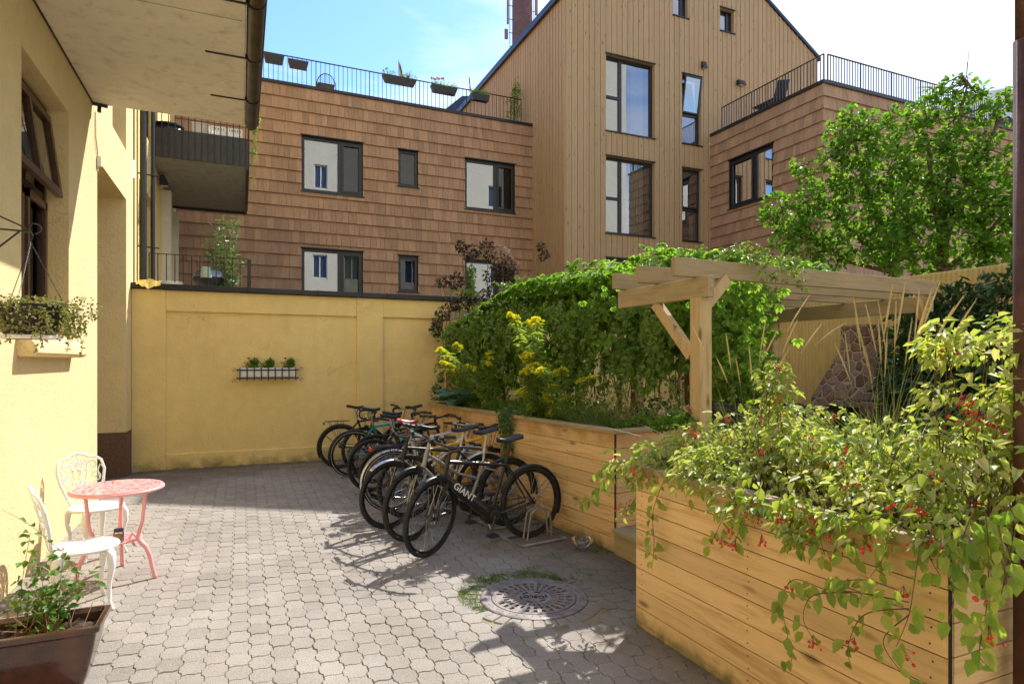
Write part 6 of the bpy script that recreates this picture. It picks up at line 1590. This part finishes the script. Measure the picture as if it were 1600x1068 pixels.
rh.location.z = .2
bush('foliage', L_dark, rh, rc, 5200, .15, .34, .35, .1, .2)
m = MB()
for c in rc: m.tube([Vector((rh.location.x, rh.location.y, .2)), Vector(rh.location).lerp(c[0], .6) + Vector((0, 0, .2)), c[0]], [.03, .018, .008], 5)
m.build('stem', M_bark, rh, world=True)

# ---- near planter: nightshade with red berries
ns = thing('nightshade', 'sprawling yellow green shrub with clusters of red berries spilling over the near planter', 'shrub', (2.8, 2.4, .9))
hy = [1.3, 1.55, 1.75, 2.0, 2.3, 2.6, 2.9, 3.2, 3.6]; hh = [1.0, .84, .50, .36, .34, .42, .42, .26, .13]
def Hf(y): return float(np.interp(y, hy, hh))
C, D, N, S = [], [], [], []
clm = []
for k in range(280):
    y = random.uniform(1.25, 3.55); x = random.uniform(2.3, 3.25)
    if 1.85 < y < 2.45 and x < 2.62 and random.random() < .75: continue
    z = 1.0 + Hf(y) * random.uniform(.0, .9) * (1 if x > 2.5 else .45); clm.append((x, y, z, random.uniform(.06, .14)))
for k in range(18): y = random.uniform(1.25, 3.45); clm.append((random.uniform(2.22, 2.34), y, 1.0 + random.uniform(-.08, .08), random.uniform(.04, .09)))
for k in range(34): clm.append((random.uniform(2.7, 3.2), random.uniform(1.3, 1.75), random.uniform(1.3, 1.9), random.uniform(.05, .10)))
for k in range(10): clm.append((2.85 + random.gauss(0, .04), 2.72 + random.gauss(0, .04), 1.40 + k * .03, .05))
clm = [c for c in clm if not (2.3 < c[1] < 3.4 and c[0] < 2.3 and random.random() < .5)]
for k in range(9800):
    c = random.choice(clm); d_ = rv(1)[0]; C.append((c[0] + d_[0] * c[3], c[1] + d_[1] * c[3], c[2] + d_[2] * c[3] * .7)); D.append((d_[0] * .8 + random.gauss(-.15, .4), d_[1] * .8 + random.gauss(0, .4), d_[2] * .4 - .2 + random.gauss(0, .2))); S.append(.026 + .042 * random.random() ** 1.6)
C, D, S = A(C), A(D), np.array(S); N = rv(len(C)) * .55 + np.array([-.1, -.1, 1])
h2 = len(C) // 2; leaves('foliage', C[:h2], D[:h2], N[:h2], S[:h2], L_night, ns, .5, .3, .2); leaves('foliage', C[h2:], D[h2:], N[h2:], S[h2:] * .85, L_night, ns, .62, .55, .6)
# stems
m = MB()
for c in clm:
    b_ = Vector((2.5 + .5 * random.random(), c[1] + random.gauss(0, .12), .9)); m.tube([b_, b_.lerp(Vector(c[:3]), .6) + Vector((0, 0, .06)), Vector(c[:3])], [.004, .003, .0018], 4)
m.build('stem', M_wstem, ns, world=True)
# trailing shoots in front of the boards and to the left
C, D, m = [], [], MB(); berries = MB(); bst = MB()
def berry_cluster(p, n_=9, r_=.0066, spread=.018):
    for i in range(n_):
        q = p + Vector((random.gauss(0, spread), random.gauss(0, spread), random.gauss(-.012, spread * .7))); berries.ball(q, r_ * random.uniform(.8, 1.15), 6, 4); bst.tube([p + Vector((0, 0, .025)), q], .0009, 3)
def px2(px_, py_, X_=2.27): return onX(px_, py_, X_)
TR_ = [
    ([(1040, 745), (1000, 760), (960, 740), (925, 775), (905, 785)], 2.40, .016), ([(1010, 750), (985, 790), (975, 800), (968, 812)], 2.38, .02), ([(1035, 755), (1020, 800), (1022, 845), (1020, 875)], 2.27, .02),
    ([(1000, 730), (970, 720), (950, 725), (930, 740)], 2.46, .02), ([(1180, 740), (1140, 790), (1120, 830), (1110, 850)], 2.26, .016), ([(1190, 750), (1170, 800), (1150, 840), (1140, 850)], 2.26, .02), ([(1230, 760), (1215, 800), (1240, 840), (1260, 860)], 2.25, .02), ([(1250, 775), (1235, 820), (1240, 850)], 2.26, .02),
    ([(1400, 800), (1350, 810), (1320, 840), (1330, 880)], 2.24, .018), ([(1420, 810), (1390, 830), (1380, 870), (1360, 900)], 2.24, .02), ([(1440, 830), (1430, 900), (1420, 960), (1400, 1010)], 2.2, .035),
    ([(1420, 940), (1340, 925), (1290, 920), (1240, 905), (1222, 940), (1232, 1000), (1238, 1040)], 2.17, .022), ([(1330, 925), (1270, 930), (1255, 965), (1272, 1000)], 2.17, .03), ([(1420, 950), (1350, 960), (1325, 1010), (1330, 1040)], 2.18, .025),
    ([(1400, 920), (1350, 905), (1300, 910)], 2.17, .012), ([(1420, 960), (1380, 1000), (1410, 1050), (1440, 1068)], 2.19, .03),
    ([(1500, 820), (1480, 880), (1490, 930), (1480, 980)], 2.2, .018), ([(1540, 800), (1545, 880), (1540, 960), (1530, 1020), (1545, 1040)], 2.25, .014), ([(1560, 820), (1570, 880), (1560, 940), (1520, 990)], 2.25, .016), ([(1520, 800), (1500, 860), (1520, 900)], 2.22, .012), ([(1590, 780), (1575, 850), (1590, 900)], 2.3, .014),
    ([(1460, 810), (1450, 860), (1470, 900)], 2.22, .014), ([(1290, 790), (1280, 830), (1290, 870)], 2.25, .02), ([(1340, 790), (1310, 800), (1290, 830)], 2.24, .016)]
for (pp, X_, ev) in TR_: trail(m, [px2(x, y, X_ + random.uniform(-.01, .01)) for x, y in pp], C, D, ev * 1.25, .022)
m.build('trailing_stem', M_wstem, ns, world=True)
C, D = A(C), A(D); N = rv(len(C)) * .5 + np.array([-.9, -.2, .6]); leaves('trailing_foliage', C, D + np.array([0, 0, -.5]), N, rng.uniform(.04, .075, len(C)), L_night_g, ns, .6, .3, .25)
for (x, y) in ((1235, 915), (1270, 1000), (1335, 1005), (1145, 830), (1128, 845), (1190, 842), (1240, 800), (1248, 825), (1225, 812), (1305, 865), (1300, 835), (1352, 855), (1412, 925), (1545, 985), (1535, 925), (1500, 855), (1480, 850), (1185, 810), (970, 790), (985, 785), (978, 800), (1270, 832), (1440, 840), (1410, 1020), (1150, 850)):
    berry_cluster(px2(x, y, 2.24 if x > 1000 else 2.4), 8 if x > 1000 else 5)
for k in range(95):
    c = random.choice(clm); berry_cluster(Vector((c[0] - c[3] * .7, c[1] - c[3] * .5, c[2] + c[3] * .3)), random.choice((4, 6, 8)))
for (x, y) in ((1508, 625), (1515, 640), (1502, 650), (1530, 650), (1560, 665), (1540, 655), (1575, 670), (1590, 670), (1520, 622)): berry_cluster(at(x, y, 2.45), 6)
berries.build('berries', M_berry, ns, world=True, smooth=True); bst.build('berry_stalks', M_wstem, ns, world=True)

# ---- feather reed grass
def seedgrass(label, base, tips, nb, bl, wd=.007):
    t = thing('reed_grass', label, 'grass clump', tuple(base)); b_ = Vector(base); m = MB(); pl = MB()
    for q in tips:
        s = b_ + Vector((random.gauss(0, .05), random.gauss(0, .05), 0)); md = s.lerp(q, .5) + Vector((0, 0, (q - s).length * .05)); pts_ = [s, s.lerp(md, .5), md]
        P0 = s; P1 = s.lerp(q, .32) + Vector((0, 0, .45 * (q - s).to_2d().length + .12)); n_ = 12; cv = []
        for i in range(n_ + 1): u = i / n_; cv.append(P0 * (1 - u) ** 2 + P1 * 2 * u * (1 - u) + q * u * u)
        m.tube(cv, [.0014 * (1 - .5 * i / n_) for i in range(n_ + 1)], 4)
        k0 = 9; L = cv[k0:]
        pr = []
        for i in range(len(L) - 1):
            for k in range(4): pr.append(L[i].lerp(L[i + 1], k / 4))
        pr.append(L[-1]); kk = len(pr); pl.tube(pr, [.004 * math.sin(PI * (.06 + .92 * i / kk)) * random.uniform(.75, 1.25) + .0008 for i in range(kk)], 6)
        # awns
        for i in range(26):
            p = pr[random.randrange(kk)]; d_ = (pr[-1] - pr[0]).normalized() * .012 + Vector(tuple(rv(1)[0])) * .006; pl.bar(p, p + d_, .0011, .0011)
    m.build('stem', M_stemy, t, world=True); pl.build('plume', M_straw, t, world=True)
    P = np.array(b_) + rng.normal(size=(nb, 3)) * [.07, .07, 0]; Dd = rng.normal(size=(nb, 3)) * [.28, .28, 0] + [0, 0, 1]
    ribbons('blades', P, Dd, rng.uniform(.4, 1, nb) * bl, wd, np.concatenate([Dd[:, :2] * .9, -rng.uniform(.05, .55, (nb, 1))], 1), L_grass, t, 7)
tA = [at(x, y, d) for (x, y, d) in ((1080, 506, 3.9), (1134, 520, 3.9), (1150, 560, 3.9), (1196, 500, 4), (1214, 518, 4.1), (1246, 500, 4.1), (1264, 462, 4.1), (1284, 506, 4.1), (1236, 540, 4), (1120, 560, 3.8), (1320, 505, 4.2), (1170, 540, 4.), (1226, 560, 3.9))]
seedgrass('tall seeding grass with straw coloured plumes at the back of the near planter, just right of the post', (2.98, 3.05, .93), tA, 460, .68, .008)
tB = [at(x, y, d) for (x, y, d) in ((1334, 464, 3.4), (1352, 474, 3.4), (1372, 500, 3.4), (1394, 448, 3.3), (1414, 444, 3.3), (1436, 454, 3.3), (1468, 442, 3.2), (1455, 455, 3.2), (1506, 462, 3.1), (1524, 470, 3.1), (1510, 496, 3.1), (1545, 520, 3.1), (1504, 530, 3.1), (1340, 505, 3.4), (1306, 540, 3.4), (1352, 544, 3.4), (1400, 470, 3.4), (1450, 480, 3.3), (1320, 520, 3.5), (1372, 470, 3.4), (1490, 480, 3.2), (1425, 500, 3.3), (1386, 520, 3.3), (1480, 500, 3.2))]
seedgrass('taller seeding grass with arching plumes in the middle of the near planter, before the dark evergreen', (3.10, 2.2, .93), tB, 620, .82, .008)
# dry stalks at the open patch
P = np.stack([rng.uniform(2.42, 2.7, 260), rng.uniform(1.8, 2.5, 260), np.full(260, .92)], 1); t = thing('dry_grass', 'tuft of dry brown stalks in the gap of the near planter foliage', 'grass clump', (2.55, 2.1, .92))
ribbons('stalks', P, rng.normal(size=(260, 3)) * [.5, .5, 0] + [0, 0, .9], rng.uniform(.08, .26, 260), .004, rng.normal(size=(260, 3)) * .3 + [0, 0, -.2], leafmat('brown_straw', [(.22, .12, .05), (.4, .26, .12), (.3, .18, .08)], .2), t)

# ---- far planter
def goldenrod(label, base, tip, fl, nleaf=260, lw=.2, ls=.085):
    b_ = Vector(base); q = Vector(tip); t = thing('goldenrod', label, 'flower', tuple(b_), 0, 'goldenrod plants in the long planter'); m = MB(); P, D = [], []; fP, fD = [], []
    for k in range(fl):
        qq = q + Vector((random.gauss(0, .19), random.gauss(0, .1), random.gauss(-.06, .11))); s = b_ + Vector((random.gauss(0, .07), random.gauss(0, .07), 0)); P1 = s.lerp(qq, .55) + Vector((0, 0, .22)); cv = [s * (1 - u) ** 2 + P1 * 2 * u * (1 - u) + qq * u * u for u in [i / 12 for i in range(13)]]
        m.tube(cv, [.004 * (1 - .6 * i / 12) for i in range(13)], 5)
        for i in range(nleaf // fl):
            u = random.uniform(.1, .95); j = min(11, int(u * 12)); p = cv[j].lerp(cv[j + 1], u * 12 - j); a = random.uniform(0, 6.28); P.append(p); D.append((math.cos(a), math.sin(a), random.uniform(-.2, .5)))
        tipd = (cv[-1] - cv[-2]).normalized()
        for i in range(9):   # arching side sprays crusted with florets
            a = random.uniform(0, 6.28); o = cv[-1] - tipd * random.uniform(0, .12); d_ = Vector((math.cos(a), math.sin(a), .25)) * random.uniform(.05, .10)
            for k2 in range(40): u = random.random(); fP.append(o + d_ * u + Vector((0, 0, -.5 * (d_.length) * u * u)) + Vector(tuple(rv(1)[0])) * .008); fD.append(tuple(rv(1)[0]))
    m.build('stem', M_stem, t, world=True); leaves('foliage', A(P), A(D), rv(len(P)) * .4 + [0, 0, 1], rng.uniform(.6, 1.1, len(P)) * ls * 1.2, L_gold, t, lw, .2, .45)
    leaves('flowers', A(fP), A(fD), rv(len(fP)), .02, L_yflow, t, .7)
goldenrod('goldenrod with a broad yellow head leaning left over the hostas', fp(.3, 2.75, 1.0), onY(735, 550, 7.5), 8, 760)
goldenrod('goldenrod with a low leaning yellow head farthest left, over the hostas', fp(.4, 3.2, 1.0), onY(702, 566, 7.8), 4, 300)
goldenrod('tallest goldenrod, its single yellow head against the dark creeper', fp(.25, 1.6, 1.0), onY(825, 487, 6.0), 3, 420)
goldenrod('goldenrod with bright yellow heads at middle height below the tallest one', fp(.2, 1.6, 1.0), onY(832, 556, 6.0), 6, 480)
goldenrod('low goldenrod at the edge of the long planter above the grey green leaves', fp(.2, 1.75, 1.0), onY(822, 624, 6.4), 3, 140)
goldenrod('small goldenrod beside the grass tuft in the long planter', fp(.3, 1.3, 1.0), onY(858, 615, 6.2), 3, 140)
goldenrod('goldenrod heads half hidden in leaves right of the middle one', fp(.25, 1.2, 1.0), onY(878, 562, 5.7), 3, 260)
h_ = thing('hosta', 'hosta with broad blue green leaves at the far end of the long planter', 'plant', tuple(fp(.3, 3.8, 1.0)))
P, D, N = [], [], []
for k in range(46):
    a = random.uniform(0, 6.28); rr_ = random.uniform(.02, .2); c = fp(.16 + rr_ * .7 * math.cos(a), 3.62 + 2.2 * rr_ * math.sin(a), 1.14 + random.uniform(.0, .12)); P.append(c); D.append((math.cos(a) - .3, math.sin(a) * 1.2, random.uniform(.0, .6))); N.append((random.gauss(0, .2), random.gauss(0, .2), 1))
leaves('foliage', A(P), A(D), A(N), rng.uniform(.18, .27, len(P)), L_hosta, h_, .78, .12, .2)
m = MB()
for p in P: m.tube([fp(.32, 3.72, 1.0), p], .004, 4)
m.build('stalks', M_stem, h_, world=True)
def tuft(label, c, n_, L, w_, spread, mat, nm='grass_tuft', rad=.12, z=.98):
    c = Vector(c); t = thing(nm, label, 'grass clump', (c.x, c.y, z)); P = np.array([c.x, c.y, z]) + rng.normal(size=(n_, 3)) * [rad, rad, 0]; Dd = rng.normal(size=(n_, 3)) * [spread, spread, 0] + [0, 0, 1]
    ribbons('blades', P, Dd, rng.uniform(.45, 1.05, n_) * L, w_, np.concatenate([Dd[:, :2] * .8, -rng.uniform(.1, .6, (n_, 1))], 1), mat, t, 6)
tuft('thick tuft of green ornamental grass at the front corner of the long planter', fp(.42, .75), 620, .42, .006, .45, L_grass)
tuft('tuft of tall grass between the goldenrods in the long planter', fp(.5, 1.2), 360, .62, .006, .3, L_gold)
tuft('grass tuft below the leaning goldenrods near the hosta', fp(.35, 2.75), 420, .45, .007, .28, L_gold)
tuft('upright pale grass stalks in front of the creeper, behind the thick tuft', fp(.85, .95), 120, .85, .007, .16, M_straw, rad=.2)
# leafy filler and the bit hanging over the boards
t = thing('leafy_perennial', 'grey green lobed foliage hanging over the front boards of the long planter', 'plant', tuple(fp(.0, 1.9, 1.0)))
cl = [(fp(.05, 1.95, 1.1), .16, .16, .08, 2), (fp(-.03, 1.9, 1.0), .07, .18, .1, 1.6), (fp(-.045, 1.9, .85), .04, .15, .14, 1.4), (fp(-.04, 1.85, .65), .035, .12, .14, 1), (fp(.15, 1.7, 1.12), .16, .16, .08, 1.4)]
bush('foliage', leafmat('grey_green_leaf', [(.16, .28, .12), (.25, .38, .2), (.1, .2, .06), (.2, .33, .1)], .35), t, cl, 1100, .05, .5)
m = MB(); m.tube([fp(.05, 1.9, 1.05), fp(-.04, 1.9, 1.08), fp(-.05, 1.9, .8), fp(-.04, 1.88, .58)], .003, 4); m.build('stem', M_stem, t, world=True)
t = thing('ground_foliage', 'low mat of mixed green leaves covering the soil of the long planter', 'plant', tuple(fp(.7, 2, 1.0)))
cl = [(fp(random.uniform(.15, 1.2), random.uniform(.15, 4.1), 1.0 + random.uniform(0, .1)), .14, .14, .08) for _ in range(70)]
bush('foliage', L_lilac, t, cl, 5200, .045, .55)
t = thing('pink_flower_plant', 'small leafy plant with two pale pink blooms beside the pergola post', 'flower', tuple(fp(1.1, .3, 1.0)))
q1, q2 = at(1035, 648, 5.3), at(1075, 640, 4.95); m = MB(); m.tube([fp(1.1, .2, 1.0), q1], .003, 4); m.tube([fp(1.15, .0, 1.0), q2], .003, 4); m.build('stem', M_stem, t, world=True)
P = [q + Vector(tuple(rv(1)[0])) * .012 for q in (q1, q2) for _ in range(26)]; leaves('blooms', A(P), rv(len(P)) + [0, 0, .5], rv(len(P)), .04, leafmat('pale_pink_petal', [(.8, .5, .45), (.85, .65, .55)], .35), t, .8)
bush('foliage', L_lilac, t, [(q1 - Vector((0, 0, .08)), .12, .1, .06), (q2 - Vector((.0, 0, .08)), .12, .1, .06), (q1.lerp(q2, .5) - Vector((0, 0, .05)), .15, .1, .06)], 420, .05, .55)
# low shrubs in the dark behind the planter
t = thing('understorey_shrub', 'low dark leafy shrub in the shade under the pergola', 'shrub', (4.4, 6.2, .2))
cl = [(Vector((random.uniform(3.7, 5.2), random.uniform(5.2, 8.5), random.uniform(.4, 1.1))), .3, .3, .25) for _ in range(26)]
bush('foliage', L_dark, t, cl, 3600, .09, .5); m = MB()
for c in cl: m.tube([Vector((c[0].x, c[0].y, .2)), c[0]], [.012, .005], 4)
m.build('stem', M_bark, t, world=True)
t = thing('ivy', 'dark ivy on the yellow back wall right of the pergola post', 'climbing plant', (5.6, 11.05, .2))
cl = [(onY(x, y, 11.05), .25, .06, .2) for (x, y) in ((1075, 560), (1110, 580), (1130, 540), (1090, 600), (1160, 600), (1185, 560), (1060, 520), (1060, 600), (1220, 590))]
bush('foliage', L_dark, t, cl, 700, .08, .7); m = MB()
for c in cl: m.tube([Vector((c[0].x + .1, 11.1, .2)), c[0]], .008, 4)
m.build('stem', M_bark, t, world=True)

# ---- trough plant
t = thing('trough_plant', 'straggly green leafed plant with bare brown twigs growing in the dark red trough', 'plant', (-1.1, 3.95, .28))
m = MB(); C, D = [], []
b0 = Vector((-.95, 3.95, .28))
for (x, y, d_) in ((150, 905, 3.5), (120, 870, 3.5), (100, 850, 3.55), (60, 870, 3.5), (40, 910, 3.45), (85, 900, 3.45), (20, 930, 3.4), (130, 920, 3.4), (70, 930, 3.4), (110, 900, 3.6), (48, 830, 3.6), (145, 890, 3.5)):
    q = at(x, y, d_); s = b0 + Vector((random.uniform(-.12, .06), random.gauss(0, .04), 0)); trail(m, [s, s.lerp(q, .5) + Vector((0, 0, .04)), q], C, D, .017, .03)
q = at(2, 795, 3.3); C2, D2 = [], []; trail(m, [b0, at(120, 900, 3.45), at(60, 830, 3.4), q], C2, D2, .07, .02)
for k in range(26):
    s = b0 + Vector((random.gauss(0, .09), random.gauss(0, .04), 0)); m.tube([s, s + Vector((random.gauss(.02, .09), random.gauss(0, .06), random.uniform(.03, .14)))], .002, 4)
m.build('stem', simple('twig', (.25, .13, .06), .8), t, world=True)
C, D = A(C + C2), A(D + D2); leaves('foliage', C, D, rv(len(C)) * .5 + [0, -.2, 1], rng.uniform(.03, .058, len(C)), leafmat('fresh_leaf', [(.1, .22, .03), (.18, .33, .05), (.07, .17, .03), (.26, .38, .08)], .45), t, .65, .3, .3)

# ---- weeds in the paving
P = []
for k in range(2300):
    a = random.uniform(R(35), R(190)); P.append((MH.x + (r_ := random.uniform(.40, .40 + .16 * (math.sin((a - R(35)) / R(155) * PI)) ** .6 + .03)) * math.cos(a), MH.y + r_ * math.sin(a), -.01))
for (x, y, n_, s) in ((935, 862, 160, .05), (870, 868, 220, .07), (830, 885, 200, .08), (900, 895, 160, .08), (960, 880, 90, .06), (980, 850, 80, .04), (915, 850, 60, .03), (760, 905, 160, .06), (530, 690, 90, .05), (545, 742, 50, .03), (775, 845, 60, .03), (985, 905, 60, .05), (880, 905, 120, .05)):
    c = onZ(x, y); P += [(c.x + random.gauss(0, s), c.y + random.gauss(0, s), -.01) for _ in range(n_)]
for k in range(900): P.append((random.uniform(-1.5, 2.8), 11.1 - abs(random.gauss(0, .09)), -.01))
for k in range(260): P.append((random.uniform(-.0, 2.8), 10.6 + random.gauss(0, .25), -.01))
for k in range(500):
    y = random.uniform(4.7, 9.0); P.append((3.04 - .108 * (y - 4.67) - abs(random.gauss(0, .03)) - .01, y, -.01))
for k in range(260): P.append((2.33 - abs(random.gauss(0, .02)), random.uniform(1.4, 3.4), -.01))
for k in range(1500):      # moss sprigs following the joints
    i = random.randrange(0, 42); P.append((-2.2 + i * .118 + random.gauss(0, .004), random.choice((random.uniform(2, 5), random.uniform(8.5, 11))), -.012))
P = A(P); P = P[(P[:, 0] > -1.56)]; n_ = len(P); Dd = rng.normal(size=(n_, 3)) * [.5, .5, 0] + [0, 0, 1]
o_ = thing('tmp', 'tmp', 'tmp'); Ln = np.where(np.arange(n_) > n_ - 1500, .010, rng.uniform(.02, .06, n_))
ribbons('weeds', P, Dd, Ln, .0035, np.concatenate([Dd[:, :2] * .5, -rng.uniform(.1, .5, (n_, 1))], 1), L_grass_y, None, 3)
bpy.data.objects.remove(o_)
tag(bpy.data.objects['weeds'], 'short green grass and weeds growing in the paving joints', 'weeds', None, 'stuff')
